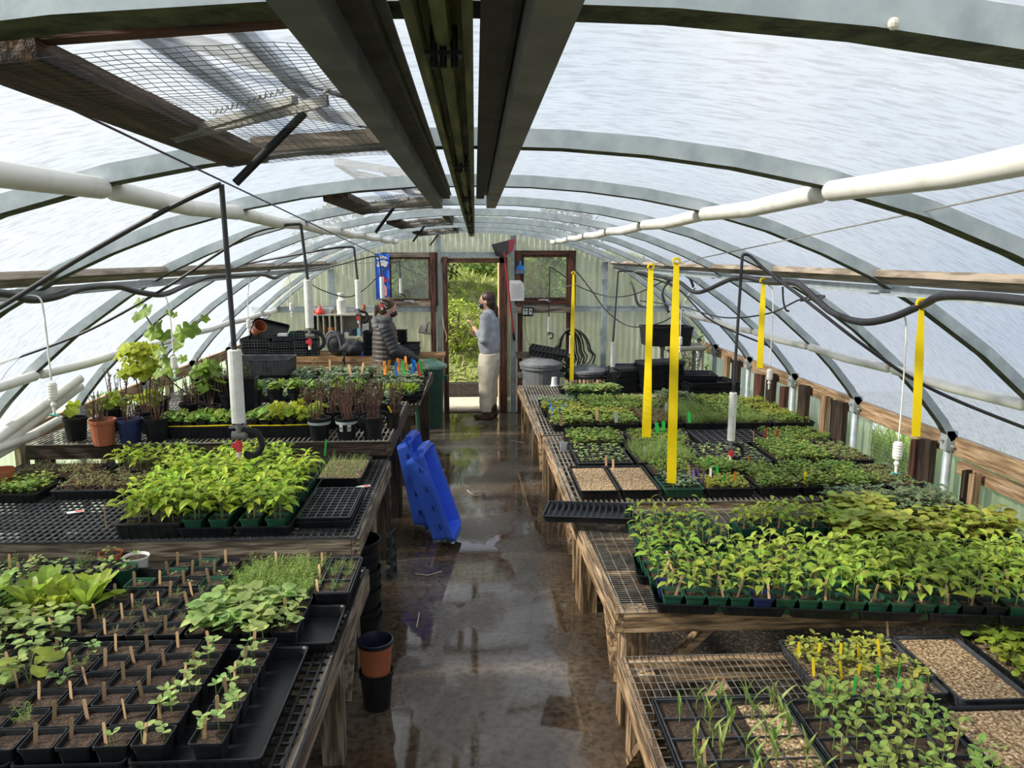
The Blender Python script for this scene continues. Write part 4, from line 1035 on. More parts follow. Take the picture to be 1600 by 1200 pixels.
for (px, py, s, tl) in ((218, 470, .085, .9), (228, 482, .12, .9), (214, 492, .085, 1.0), (247, 505, .09, 1.0), (240, 515, .13, .9), (256, 520, .12, .7), (265, 487, .055, .9), (272, 490, .055, .9), (284, 515, .13, 1.1), (298, 510, .13, 1.1), (280, 530, .14, 1.0), (252, 545, .11, .7), (262, 560, .12, .8), (320, 495, .07, 1.0), (285, 558, .08, .8), (268, 575, .11, .9), (248, 580, .09, .9)):
    q = aty(px, py, (4.97 if px < 268 else 5.12)+rnd(-.04, .04)); s *= .9; vine_leaf(mb, (q.x+1.95, q.y-5.62, q.z-Z3), -PI/2+rnd(-.7, .7), tl, s)
mb.build('upper_foliage', L_VINE2, o)
mb = MB(); mb.tube(smooth_curve([(0, 0, .14)]+[tuple(aty(px, py, yy)-Vector((-1.95, 5.62, Z3))) for px, py, yy in ((262, 590, 5.35), (255, 540, 5.1), (232, 500, 5.0), (222, 485, 4.97))]), .0045, 5)
mb.tube(smooth_curve([tuple(aty(px, py, yy)-Vector((-1.95, 5.62, Z3))) for px, py, yy in ((262, 590, 5.35), (275, 540, 5.2), (290, 515, 5.12), (318, 495, 5.12), (335, 482, 5.12))]), .003, 5); mb.build('climbing_stem', M_TWIG, o)
random.seed(21)
# middle rows of pots with twigs and pale seedlings
k = 0
for r in range(3):
    for c in range(7):
        x = -1.28+c*.112-r*.02; y = 5.52+r*.28
        if r == 0 and c < 2: continue
        round_pot(x, y, Z3, .055, .12, M_BLACK, 'small black pot of twigs, middle of vine bench, %s row, %s from left' % (ordw(r), ordw(c)), 'twigs' if c > 1 else 'twigsb', 2, .85, group='small pots of brown cuttings', n_=12)
for i in range(6):
    x = -1.0-i*.17; round_pot(x, 6.42, Z3, .07, .14, M_BLACK, 'black pot with strawberry-like leaves, back of vine bench, %s from aisle' % ordw(i), 'vine2', 2, 1.2, group='leafy pots at back of vine bench', n_=12)
sown(-.80, 6.2, Z3, 'aisle-side black tray of sage-green seedlings behind twig pots', 'densepale', 4, 6, .28, .5, .06)
for (px, py), lab in (((607, 655), 'yellow tape loop on the tray edge beside twig pots'),):
    p = aty(px, py, 5.45); mb = MB(); mb.tube(smooth_curve([(p.x, 5.45, Z3+.17), (p.x+.02, 5.47, Z3+.12), (p.x+.02, 5.5, Z3+.05), (p.x-.03, 5.5, Z3+.03)]), .006, 5); tag(mb.build('tape_loop', M_YELLOW), lab, 'tape')

# ================================================================== LEFT BENCH 4 (top z .80)
Z4 = .81
k = 0
for r in range(4):
    for c in range(4):
        x = -.80-c*.57; y = 7.15+r*.46
        if r == 0 and c > 2: continue
        sown(x, y, Z4, 'tray of pale sage-green seedlings, far left bench, %s row, %s from aisle' % (ordw(r), ordw(c)), 'densepale', 7, 4, .54, .28, .06, s=1.05 if r else .95, group='pale seedling trays on the far left bench')
flat(-.68, 7.12, Z4+.03, 'shallow black tray projecting over the aisle corner, far left bench', .38, .30, .05)
sown(-.72, 7.16, Z4+.05, 'small pack of bright lettuce starts at aisle corner of far left bench', 'lettuce', 5, 3, .36, .2, .04, s=.75)
for i, (px, py, kd) in enumerate(((605, 568, 'orange'), (601, 571, 'orange'), (622, 566, 'orange'), (619, 572, 'blue'), (634, 563, 'orange'), (631, 570, 'green'), (644, 569, 'blue'), (648, 566, 'blue'), (655, 573, 'red'), (658, 569, 'green'), (591, 570, 'wood'), (443, 570, 'blue'), (490, 565, 'wood'), (515, 566, 'wood'), (565, 572, 'wood'), (547, 575, 'wood'))):
    p = aty(px, py, 7.18 if px > 585 else 8.0); stick(kd, (p.x, p.y, p.z-.06), '%s clip-like tag standing in far left seedlings, %s from left' % (kd if kd != 'wood' else 'wooden', ordw(sorted([605, 601, 622, 619, 634, 631, 644, 648, 655, 658, 591, 443, 490, 515, 565, 547]).index(px))), 'coloured tags on the far left bench', h=.13, w=.028, tilt=.25)
mb = MB(); p = aty(400, 575, 7.6)
o = tag(link('seed_tub', flat_mesh(.62, .42, .16, M_GREY_TRAY), None, (p.x-.02, 7.9, Z4+.16)), 'big shallow grey-black tub behind the sprinkler pipe, far left bench', 'tub')
o = tag(link('seed_tub_support', flat_mesh(.5, .36, .15, M_BLACK), None, (p.x-.02, 7.9, Z4+.005)), 'black tub underneath the shallow grey-black tub', 'tub')

# ================================================================== NEAR RIGHT BENCH (top z .43)
ZR1 = .437
tr = sown(.90, 2.33, ZR1, 'deep-celled black tray of corn-like shoots, near right bench', 'blades', 5, 8, .50, .62, .065, cells=(4, 5), skip=.15, s=1.15)
mb = MB(); mb.cur = 0
me = soil_mesh(.17, .36, M_GRIT, 10, .006, 4, 50); link('grit', me, tr, (.15, .08, .056), 0)
sown(1.42, 2.32, ZR1, 'black celled tray of round-leaved pea seedlings, near right bench', 'pea', 7, 9, .52, .60, .06, cells=(5, 5), skip=.12, s=1.3)
o = sown(1.56, 2.85, ZR1+.004, 'tray of yellowish lettuce sprouts with yellow and green tags', 'yellowsprout', 9, 7, .50, .44, .055, soil=M_GRIT2, m=M_GREY_TRAY, skip=.15, s=1.35)
sown(1.965, 2.83, ZR1+.004, 'empty tray of gritty soil right of the tagged sprouts', None, 0, 0, .28, .50, .055, soil=M_GRIT, m=M_GREY_TRAY, group='gritty soil trays')
sown(1.93, 2.30, ZR1, 'gritty soil tray at lower right corner of photo', 'sprout', 4, 3, .46, .50, .055, soil=M_GRIT, skip=.6)
sown(2.36, 2.87, ZR1, 'tray of bright turnip-like leaves at right edge of near bench', 'turnip', 6, 6, .44, .42, .055, soil=M_GRIT2)
sown(2.42, 2.38, ZR1, 'tray of turnip-like leaves nearest the lower right corner', 'turnip', 5, 6, .44, .50, .055, soil=M_GRIT2)
for i, (px, py, kd) in enumerate(((1248, 1018, 'yellow'), (1279, 1020, 'yellow'), (1313, 1020, 'yellow'), (1342, 1022, 'yellow'), (1373, 1015, 'yellow'), (1271, 1045, 'yellow'), (1314, 1050, 'yellow'), (1341, 1052, 'yellow'), (1296, 1075, 'green'), (1335, 1075, 'green'), (1372, 1055, 'green'), (1372, 1078, 'green'), (1405, 1050, 'green'), (1405, 1075, 'green'), (1440, 1075, 'green'))):
    p = atz(px, py, ZR1+.085); stick(kd, p, '%s plastic tag in the yellowish sprout tray, %s of that colour from left' % (kd, ordw([i, i, i, i, i, 5, 6, 7, 0, 1, 2, 3, 4, 5, 6][i])), 'coloured tags in the sprout tray', h=.075, w=.011)
for i, (px, py, lab) in enumerate(((1387, 985, 'wooden stick upright at back of the gritty soil tray'), (1210, 1095, 'pale leaning stick in the corn shoot tray'), (1101, 1185, 'pale wooden stick at front of corn shoot tray'), (1441, 1095, 'wooden stick behind the pea seedlings'), (1494, 1168, 'wooden stick right of the pea seedlings'), (1315, 1178, 'wooden stick in front of the pea seedlings'))):
    p = atz(px, py, ZR1+.09); stick('wood', p, lab, 'wooden plant markers', h=.10, w=.0095)

# ================================================================== RIGHT BENCH 2 (top z .57)
ZR2 = .578
n = 0
for c in range(8):
    x = .945+c*.29-.0
    for r in range(2):
        y = 3.31+r*.30-.13*(x-.85)
        flat(x+.0-(.02 if r else 0), y, ZR2, 'black tray under green pepper pots, second right bench, %s column, %s row' % (ordw(c), ordw(r)), .285, .295, .05, rz=R(-7.4))
for r in range(6):
    for c in range(23):
        x = .855+c*.0975+(.018 if r < 2 else 0); y = 3.215+r*.098-.13*(.0975*c)
        m = M_BLUEPOT if (r, c) in ((0, 4), (1, 0)) else (M_TRAY if (r, c) in ((0, 13), (0, 14)) else M_GREENPOT)
        if r == 5 and c in (3, 4, 5): continue
        potted(x, y, ZR2+.008, 'green pot with pepper seedling, second right bench, %s row back, %s from aisle' % (ordw(r), ordw(c)), 'pepper2', w=.092, h=.078, m=m, rot=R(-7.4), n=2 if (c > 8 and r > 1) else 1, s=1.3 if c > 3 else 1.05, group='green pots of pepper seedlings on the right')
        if (c*7+r*5) % 9 < 6 and (r < 4):
            stick('wood', (x+rnd(-.03, .03), y-.022, ZR2+.085), 'wooden stick in pepper pots, second right bench, %s row, %s pot from aisle' % (ordw(r), ordw(c)), 'wooden plant markers', h=.115, w=.011, tilt=.3)
# left rear group of small peppers
for c in range(5):
    for r in range(5):
        x = .90+c*.098; y = 3.82+r*.10
        if (c == 0 and r < 0): continue
        potted(x, y, ZR2+.008, 'green pot with small pepper seedling, aisle side, %s row, %s column, second right bench' % (ordw(r), ordw(c)), 'pepper3', w=.092, h=.078, m=M_GREENPOT, n=1, s=1.15, group='green pots of small peppers by the aisle')
        if (c+r) % 2: stick('wood', (x+.02, y-.02, ZR2+.075), 'wooden stick by aisle-side small peppers, %s row, %s column' % (ordw(r), ordw(c)), 'wooden plant markers', h=.10, w=.009, tilt=.3)
for c in range(6):
    for r in range(2):
        x = 1.50+c*.098; y = 4.03+r*.10
        potted(x, y, ZR2+.008, 'green pot with tall pepper seedling, rear group, %s row, %s from left, second right bench' % (ordw(r), ordw(c)), 'pepper2', w=.092, h=.078, m=M_GREENPOT, n=2, s=1.1, group='rear green pots of pepper seedlings')
        if r == 0: stick('wood', (x-.02, y-.02, ZR2+.075), 'wooden stick in rear pepper group, %s from left' % ordw(c), 'wooden plant markers', h=.11, w=.01)
flat(1.74, 4.08, ZR2, 'black tray under the rear pepper group, second right bench', .62, .22, .05)
sown(1.98+.22, 3.96, ZR2, 'tray of lime chard-like leaves, left of three behind the peppers', 'round', 7, 5, .50, .28, .055, s=1.45)
sown(2.73, 3.96, ZR2, 'tray of lime chard-like leaves by the wall behind the peppers', 'round', 7, 5, .50, .28, .055, s=1.45)
sown(2.28, 4.25, ZR2, 'tray of red-stemmed lime leaves, back of second right bench', 'round', 5, 5, .30, .28, .055, s=1.45)
sown(2.10, 4.24, ZR2+.002, 'small tray with dark red seedlings beside rear pepper group', 'reddish', 2, 4, .12, .28, .055, s=1.0)
sown(2.62, 4.25, ZR2, 'tray of dark jagged kale seedlings near the wall, nearer one', 'kale', 5, 4, .36, .28, .055, s=1.35)
sown(2.80, 4.50, ZR2, 'tray of dark jagged kale seedlings near wall, farther one', 'kale', 5, 3, .36, .24, .055, s=1.0)
sown(2.38, 4.50, ZR2, 'tray of dark kale seedlings in shade at bench back', 'kale', 5, 3, .42, .24, .055, s=1.0)
# slotted tray jutting into the aisle
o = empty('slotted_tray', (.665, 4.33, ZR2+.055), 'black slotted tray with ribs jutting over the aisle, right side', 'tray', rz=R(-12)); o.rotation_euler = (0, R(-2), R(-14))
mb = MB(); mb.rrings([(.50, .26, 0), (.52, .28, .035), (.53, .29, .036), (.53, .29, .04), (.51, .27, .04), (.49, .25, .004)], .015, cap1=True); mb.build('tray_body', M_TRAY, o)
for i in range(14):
    mb = MB(); x = -.24+i*.037; mb.prism([(x-.006, -.13, .006), (x+.006, -.13, .006), (x, -.13, .04)], (0, .26, 0)); mb.build('rib', mat('rib_highlight', (.16, .17, .185), (.10, .11, .12), rough=.4), o)  # ribs greyer than the black tray: highlights painted into their colour

# ================================================================== RIGHT BENCH 3 (top z .57)
ZR3 = .585
def row3(y, items, l=.28):
    for (x, w, lab, kind, nx, ny, kw) in items:
        sown(x, y, ZR3, lab, kind, nx, ny, w, l, .06, **kw)
row3(5.08, [(.80, .265, 'tray of plain tan gravel at aisle corner, third right bench', None, 0, 0, dict(soil=M_GRIT, group='tan gravel trays')),
            (1.075, .265, 'tray of plain tan gravel, second from aisle, third right bench', None, 0, 0, dict(soil=M_GRIT, group='tan gravel trays'))], .60)
row3(4.94, [(1.36, .27, 'green cell tray of grey-green sage seedlings beside gravel', 'sage', 3, 4, dict(m=M_GREENPOT, cells=(3, 4))),
            (1.67, .33, 'tray of tiny yellow microgreens with many coloured tags', 'microlime', 6, 5, dict())], .32)
row3(5.30, [(1.40, .34, 'small tray of thin green seedlings behind the sage', 'micro', 5, 4, dict()), (1.74, .32, 'tray of leafy seedlings behind yellow microgreens', 'dense', 5, 4, dict())], .34)
row3(5.06, [(2.00, .28, 'tray of brassica seedlings right of yellow microgreens, third right bench', 'dense', 4, 8, dict()),
            (2.29, .28, 'tray of brassica seedlings, middle front of third right bench', 'dense', 4, 8, dict()),
            (2.58, .28, 'tray of brassica seedlings near the wall, front of third right bench', 'dense', 4, 8, dict()),
            (2.87, .27, 'tray of yellowish lettuce against the wall, front of third right bench', 'microred', 4, 8, dict())], .55)
row3(5.72, [(.95, .42, 'black cell packs of sparse pale seedlings behind the gravel trays', 'sprout', 7, 8, dict(cells=(6, 8))),
            (1.42, .46, 'tray of feathery seedlings behind the long yellow tape', 'dill', 7, 8, dict()),
            (1.95, .50, 'dark celled tray of sparse seedlings under the right sprinkler', 'sprout', 6, 7, dict(cells=(7, 7))),
            (2.47, .46, 'tray of leafy green seedlings, right of centre, third right bench', 'dense', 7, 8, dict()),
            (2.86, .26, 'tray of small brownish seedlings next to the right wall', 'microred', 4, 8, dict())], .56)
row3(6.26, [(.98, .46, 'tray of broad seedlings behind the cell packs', 'bras', 8, 6, dict()),
            (1.52, .50, 'tray of mid-green seedlings toward back of third right bench', 'micro', 8, 6, dict()),
            (2.12, .56, 'dark celled tray with red tags, third right bench', None, 0, 0, dict(cells=(8, 6))),
            (2.70, .54, 'tray of low green seedlings near wall, back of third right bench', 'micro', 8, 6, dict())], .46)
for i, (px, py, kd) in enumerate(((1084, 745, 'purple'), (1091, 740, 'purple'), (1099, 748, 'purple'), (1107, 755, 'yellow'), (1110, 742, 'white'), (1121, 738, 'green'), (1131, 752, 'green'), (1055, 725, 'yellow'), (1170, 722, 'orange'), (1108, 728, 'green'), (1148, 748, 'orange'), (1077, 737, 'wood'), (1007, 668+40, 'white'), (947, 722, 'wood'), (958, 728, 'wood'), (875, 750, 'white'))):
    if px == 875: continue
    p = atz(px, py, ZR3+.09); stick(kd, p, '%s tag on third right bench front, %s from left' % (kd if kd != 'wood' else 'wooden', ordw(sorted([1084, 1091, 1099, 1107, 1110, 1121, 1131, 1055, 1170, 1108, 1148, 1077, 1007, 947, 958]).index(px))), 'coloured tags on the third right bench', h=.08, w=.017)
for i, (px, py, kd, lab) in enumerate(((1196, 680, 'red', 'red tag in dark celled tray, left of two'), (1214, 682, 'red', 'red tag in dark celled tray, right of two'), (1178, 685, 'wood', 'short wooden stick left of the red tags'), (1258, 750, 'yellow', 'yellow tag at front of brassica tray near the right'), (1268, 745, 'wood', 'slanted stick beside yellow tag near the right'), (1256, 690, 'wood', 'thin stick standing in celled tray right of red tags'), (1012, 695, 'wood', 'thin white stick behind sage seedlings'))):
    p = atz(px, py, ZR3+.08); stick(kd, p, lab, 'coloured tags on the third right bench', h=.09, w=.02 if kd in ('red', 'yellow') else .012)
# little white cup and folded card on bench edge
p = atz(878, 705, ZR3); o = empty('white_card', (p.x+.02, p.y, ZR3+.0), 'small folded white card by black cell packs, aisle edge', 'card', rz=.3)
mb = MB(); mb.prism([(-.035, 0, 0), (.02, 0, .0), (.02, 0, .075), (-.035, 0, .09)], (0, .003, 0)); mb.prism([(.02, 0, 0), (.06, .04, 0), (.06, .04, .06), (.02, 0, .075)], (0, .003, 0)); mb.build('card_sheet', M_WTAG, o)

# ================================================================== FAR RIGHT BENCH
items = []
specs = [(6.92, ['bras', 'bras', 'leggy', 'dill', 'dill', 'micro'], 'nearest row'), (7.24, ['denselime', 'denselime', 'leggy', 'dill', 'dense', 'microlime'], 'second row'),
         (7.56, ['denselime', 'dense', 'dense', 'dill', 'dense', 'microlime'], 'third row'), (7.88, ['sage', 'dense', 'dense', 'kale', 'dense', 'microlime'], 'fourth row')]
nm = {'bras': 'broad-leaved brassica', 'leggy': 'thin brownish', 'dill': 'feathery green', 'micro': 'tiny green', 'denselime': 'lime green', 'dense': 'mid-green', 'microlime': 'yellowish green', 'sage': 'grey-green', 'kale': 'dark green'}
for y, ks, rw in specs:
    for c, kd in enumerate(ks):
        x = .88+c*.41-(.03 if y > 7.3 else 0)
        if x < .7: continue
        few = kd in ('bras', 'sage', 'kale')
        sown(x, y, ZR3-.005, 'tray of %s seedlings, far right bench, %s, %s from aisle' % (nm[kd], rw, ordw(c)), kd, 6, 4, .39, .29, .06, s=1.1, group='seedling trays on the far right bench')
for i, (px, py) in enumerate(((837, 632), (842, 640), (855, 628), (875, 640), (880, 633), (868, 636))):
    p = atz(px, py, .70); p.x = max(p.x, .73); p.z = .645; stick('blue', p, 'blue tag at aisle corner of far right bench, %s from left' % ordw([0, 1, 2, 4, 5, 3][i]), 'blue tags', h=.10, w=.02)
for px, py, kd, lab in ((877, 660, 'wood', 'broad wooden stick at front of far right bench'), (933, 652, 'wood', 'wooden stick among brownish seedlings, far right bench'), (963, 655, 'white', 'small white tag, far right bench'), (1027, 672, 'green', 'green tag at front of feathery seedlings, left'), (1037, 670, 'green', 'green tag at front of feathery seedlings, right'), (1077, 655, 'green', 'green tag among mid-green seedlings'), (1041, 640, 'white', 'thin white tag among dark seedlings')):
    p = atz(px, py, .69); stick(kd, p, lab, 'tags on the far right bench', h=.10, w=.03)
# row of pale leaf pots with wooden sticks
sown(1.30, 8.45, ZR3-.005, 'green tray of pale squash-like leaves at back of far right bench', 'basil', 7, 3, .60, .28, .075, m=M_GREENPOT, s=1.3)
sown(.88+.95, 8.3, ZR3-.005, 'long shallow tray of tan gravel, back of far right bench', None, 0, 0, .62, .28, .05, soil=M_GRIT, group='tan gravel trays')
sown(1.27, 8.75, ZR3-.005, 'shallow soil tray holding a row of blunt wooden sticks', None, 0, 0, .62, .22, .06)
for i in range(12):
    px = 885+i*5.3; p = aty(px, 596+(i % 3), 8.75); stick('wood', (p.x, p.y, .655), 'blunt wooden stick in a row behind the pale leaves, %s from left' % ordw(i), 'row of blunt wooden sticks', h=.11, w=.03)
p = atz(866, 602, ZR3); o = tag(link('paper_cup', None), 'small white cup upside down on far right bench corner', 'cup'); o.location = (p.x, p.y, ZR3-.01)
mb = MB(); mb.lathe([(.046, 0), (.046, .012), (.040, .018), (.032, .11), (.0, .11)], n=18); mb.build('cup_body', M_WTAG, o); mb = MB(); mb.lathe([(.047, 0), (.049, .004), (.047, .012)], n=18, caps=(False, False)); mb.build('cup_rim', M_WTAG, o)
# ================================================================== overhead watering lines
def valve(mb_parent, x, y, z, s=1.0, hook=True, red=True):
    mb = MB(); mb.tube([(x, y, z), (x, y, z-.03*s)], .010*s, 10); mb.tube([(x-.022*s, y, z-.042*s), (x+.022*s, y, z-.042*s)], .014*s, 10)
    mb.box(x-.03*s, x+.03*s, y-.006, y+.006, z-.018*s, z-.010*s); mb.build('valve_body', mat('grey_valve', (.18, .18, .17), (.08, .08, .08)), mb_parent)
    if hook:
        mb = MB(); mb.tube(smooth_curve([(x+.012*s, y, z-.02*s), (x+.055*s, y, z-.035*s), (x+.068*s, y, z-.075*s), (x+.045*s, y, z-.105*s), (x+.012*s, y, z-.10*s)]), .010*s, 7); mb.build('spray_elbow', M_BLACK, mb_parent)
    if red:
        mb = MB(); mb.box(x-.018*s, x+.012*s, y-.022*s, y-.012*s, z-.078*s, z-.062*s); mb.box(x-.006*s, x+.008*s, y-.024*s, y-.012*s, z-.09*s, z-.055*s); mb.build('red_handle', mat('red_handle', (.75, .04, .06), (.6, .03, .05), rough=.35), mb_parent)
        mb = MB(); mb.tube([(x-.002, y-.012, z-.085*s), (x-.002, y-.012, z-.11*s)], .007*s, 8); mb.build('nozzle', M_PVC, mb_parent)
def dropper(Y, kink, top, bot, pipe_r, feed, lab, h_r=.0075, red=True, hook=True):
    # kink, pipe top/bottom in image space at depth Y, feed: image points with their depths
    k = aty(*kink, Y); t = aty(*top, Y); b = aty(*bot, Y); b.x = t.x = (t.x+b.x)/2
    o = empty('hanging_sprinkler', (t.x, Y, b.z), lab, 'sprinkler', 'hanging sprinklers on white pipes'); L = Vector((t.x, Y, b.z))
    mb = MB(); mb.tube([(0, 0, 0), (0, 0, (t.z-b.z)*.985), (0, 0, t.z-b.z)], [pipe_r, pipe_r, pipe_r*.8], 16); mb.build('weight_pipe', M_PIPE, o)
    pts = [Vector((0, 0, t.z-b.z-.005))] + [Vector((t.x, Y, t.z)).lerp(k, f)-L for f in (.5, .9)] + [k-L]
    if feed: pts2 = [aty(px, py, yy)-L for px, py, yy in feed]
    mb = MB(); mb.tube(smooth_curve(pts, 5), h_r, 8); mb.build('drop_hose', M_HOSE, o, smooth=True)
    if feed: mb = MB(); mb.tube(smooth_curve([k-L]+pts2, 8), h_r, 8); mb.build('feed_hose', M_HOSE, o, smooth=True)
    valve(o, 0, 0, 0, pipe_r/.021, hook, red); return o
dropper(2.45, (346, 288), (364, 546), (375, 660), .0215, [(325, 296, 2.45), (255, 330, 2.5), (130, 400, 2.6), (0, 480, 2.7), (-120, 545, 2.8)], 'hanging sprinkler nearest camera on left, big white pipe with red valve', .0085)
dropper(4.2, (470, 350), (479, 437), (486, 512), .0225, [(440, 353, 4.2), (380, 372, 4.3), (250, 455, 4.4), (130, 520, 4.45), (0, 568, 4.5), (-100, 600, 4.6)], 'second hanging sprinkler on left, white pipe above far vines', .008)
dropper(6.0, (553, 386), (558, 437), (561, 482), .0215, [(520, 388, 6.0), (440, 402, 6.2), (370, 415, 6.4)], 'third hanging sprinkler on left, over the potting shelf', .008)
dropper(7.9, (592, 401), (596, 433), (598, 466), .022, [(575, 402, 7.9), (520, 416, 8), (480, 424, 8.1)], 'fourth hanging sprinkler on left, in front of blue banner', .008)
dropper(9.6, (624, 408), (626, 435), (626, 458), .017, [(610, 412, 9.6), (590, 432, 9.5), (565, 455, 9.5), (540, 464, 9.5), (500, 452, 9.5), (480, 438, 9.6)], 'fifth hanging sprinkler on left, in front of left window', .007, red=False)
dropper(4.1, (1160, 398), (1145, 613), (1143, 688), .021, [(1172, 400, 4.1), (1200, 425, 4.05), (1260, 470, 3.9), (1350, 540, 3.7), (1450, 605, 3.6), (1600, 668, 3.5), (1750, 720, 3.4)], 'hanging sprinkler nearest camera on right, white pipe and black elbow', .0085)
dropper(7.0, (966, 424), (958, 534), (957, 573), .021, [(985, 424, 7.0), (1010, 432, 7.0), (1060, 452, 6.9), (1110, 500, 6.7), (1200, 540, 6.5)], 'second hanging sprinkler on right, above black tray stacks', .008, red=False)
dropper(9.0, (896, 424), (892, 524), (892, 552), .021, [(903, 427, 9.0), (925, 455, 9.0), (950, 488, 8.9), (985, 510, 8.7), (1030, 505, 8.3), (1060, 488, 8)], 'third hanging sprinkler on right, before the hose coil', .007, red=False)
dropper(9.9, (859, 416), (858, 495), (857, 518), .018, [(880, 430, 9.9), (905, 448, 9.8), (950, 463, 9.6), (990, 460, 9.3), (1035, 440, 9)], 'fourth hanging sprinkler on right, below the right window', .007, red=False)
def mister(Y, pts, wh, lab, s=1.0, green=True):
    P = [aty(px, py, Y) for px, py in pts]; b = P[-1]
    o = empty('hanging_mister', b, lab, 'mister', 'white hanging misters')
    mb = MB(); mb.tube(smooth_curve([p-b for p in P], 6), .0035*s, 6); mb.build('white_tube', M_PVC, o, smooth=True)
    mb = MB(); mb.lathe([(.006*s, -.005), (.016*s, -.008*s), (.018*s, -.06*s), (.016*s, -.075*s), (.006*s, -.08*s)], n=14)
    for k in range(5): mb.lathe([(.0195*s, -.015*s-k*.011*s), (.0195*s, -.019*s-k*.011*s)], n=14, caps=(True, True))
    mb.build('check_valve', M_PVC, o)
    mb = MB(); mb.sphere((0, 0, -.095*s), .011*s); mb.tube([(0, 0, -.08*s), (0, 0, -.135*s)], .006*s, 8); mb.build('mist_head', M_PVC, o)
    if green: mb = MB(); mb.tube([(-.016*s, 0, -.135*s), (.016*s, 0, -.138*s)], .006*s, 8); mb.build('green_tip', mat('teal_tip', (.1, .4, .32)), o)
mister(3.2, [(40, 462), (62, 466), (70, 500), (80, 595)], 1, 'white hanging mister at far left over single leaf pot', 1.05)
mister(4.5, [(250, 458), (260, 466), (267, 505), (271, 555)], 1, 'white hanging mister in front of the tall vine', 1.0)
mister(6.3, [(393, 433), (389, 445), (387, 470), (388, 498)], 1, 'white hanging mister beside black tub pile, left', 1.0, False)
mister(7.6, [(450, 430), (453, 440), (454, 460), (455, 472)], 1, 'white hanging mister before the grey back panel', 1.1, False)
mister(3.2, [(1413, 492), (1416, 520), (1410, 620), (1404, 688)], 1, 'white hanging mister at right beside the yellow tape', 1.1)
mister(4.7, [(1200, 446), (1208, 455), (1207, 500), (1203, 575)], 1, 'white hanging mister beside shorter yellow tape on right', 1.0, False)
mister(6.9, [(1095, 440), (1080, 455), (1066, 480), (1063, 525)], 1, 'white hanging mister by the plastic table', 1.1, False)
def hose(pts, r, lab, name='black_hose', m=None, cat='hose', n=8):
    mb = MB(); mb.tube(smooth_curve([aty(px, py, Y) for px, py, Y in pts], n), r, 8); return tag(mb.build(name, m or M_HOSE, smooth=True), lab, cat)
hose([(-150, 452, 2.5), (0, 458, 3.0), (45, 468, 3.2), (85, 464, 3.35), (130, 450, 3.6), (180, 447, 3.95), (215, 456, 4.2), (255, 460, 4.5), (290, 446, 4.85), (330, 432, 5.3), (372, 431, 5.9), (410, 429, 6.6), (430, 434, 7.0), (455, 424, 7.6), (520, 416, 9.8)], .016, 'thick black water hose slung along the left purlin')
hose([(1760, 500, 2.1), (1600, 470, 2.45), (1480, 462, 2.85), (1440, 477, 3.05), (1390, 497, 3.25), (1345, 503, 3.45), (1300, 488, 3.75), (1262, 455, 4.05), (1240, 442, 4.3), (1200, 441, 4.7), (1150, 434, 5.4), (1090, 457, 6.3), (1060, 440, 6.9), (1030, 432, 7.6), (960, 418, 9.9)], .017, 'thick black water hose slung along the right purlin')
hose([(1045, 488, 7.4), (1035, 455, 7.5), (1055, 432, 7.5), (1075, 432, 7.5), (1085, 452, 7.5)], .013, 'looped black hose hanging near the plastic table')
hose([(1000, 470, 6), (1060, 478, 5.8), (1130, 496, 5.3), (1200, 490, 4.7), (1250, 468, 4.2), (1285, 462, 4.1), (1283, 466, 4.1), (1250, 470, 4.15)], .005, 'thin black cable looping under the right purlin')
hose([(1223, 448, 4.6), (1224, 470, 4.6), (1228, 484, 4.6), (1233, 486, 4.6)], .006, 'short loose hose end hanging under the right purlin')
hose([(985, 440, 9.8), (990, 452, 9.8), (997, 475, 9.9), (1010, 480, 10)], .018, 'grey flexible conduit at back right corner', 'grey_conduit', mat('grey_conduit', (.28, .27, .26)))
for i, (a, b, lab) in enumerate((((-40, 98, 1.2), (660, 432, 9.8), 'thin dark wire crossing the left side overhead'), ((1680, 280, 1.7), (850, 455, 10.4), 'thin wire crossing the right side overhead'), ((480, 414, 9.8), (600, 410, 10.2), 'pale string across the left back corner'))):
    mb = MB(); A_, B_ = aty(*a), aty(*b); mb.tube([A_.lerp(B_, t) - Vector((0, 0, .05*4*t*(1-t)*(i < 1)*0)) for t in (0, .5, 1)], .0028 if i < 2 else .004, 5)
    tag(mb.build('overhead_wire', mat('dark_wire', (.10, .09, .13)) if i == 0 else M_WIRE), lab, 'wire')
def tape(Y, top, bot, w, lab, loopw=1.0, turns=.8, r3=1.0):
    a = aty(*top, Y); b = aty(*bot, Y); o = empty('yellow_tape', a, lab, 'sticky tape', 'yellow sticky strips')
    mb = MB(); N = 26
    for i in range(N+1):
        t = i/N; p = a.lerp(b, t)-a; ang = -(.30+turns*.8*abs(math.sin(t*3.0+.3))); ww = w*1.75*(.55+.45*min(1, t*3))*r3
        d = Vector((math.cos(ang), math.sin(ang), 0))*ww/2; mb.v += [tuple(p-d), tuple(p+d)]
        if i: q = 2*i-2; mb.f.append((q, q+1, q+3, q+2)); mb.m.append(0)
    s = mb.build('tape_strip', M_YELLOW, o); md = s.modifiers.new('thickness', 'SOLIDIFY'); md.thickness = .0012
    mb = MB(); mb.tube(smooth_curve([(-.02*loopw, 0, .0), (-.015*loopw, 0, .02), (.012, 0, .022), (.018*loopw, 0, .005), (0, 0, -.01)]), .007, 6); mb.build('knot', M_YELLOW, o)
tape(5.143, (1017, 419), (1010, 683), .036, 'yellow sticky tape hanging left of the longest one, twisted', turns=.9)
tape(4.586, (1057, 410), (1049, 755), .033, 'longest yellow sticky tape, reaching down to the sage seedlings', turns=.45)
tape(4.75, (1193, 441), (1187, 575), .022, 'short yellow sticky tape under right purlin, middle', turns=.6)
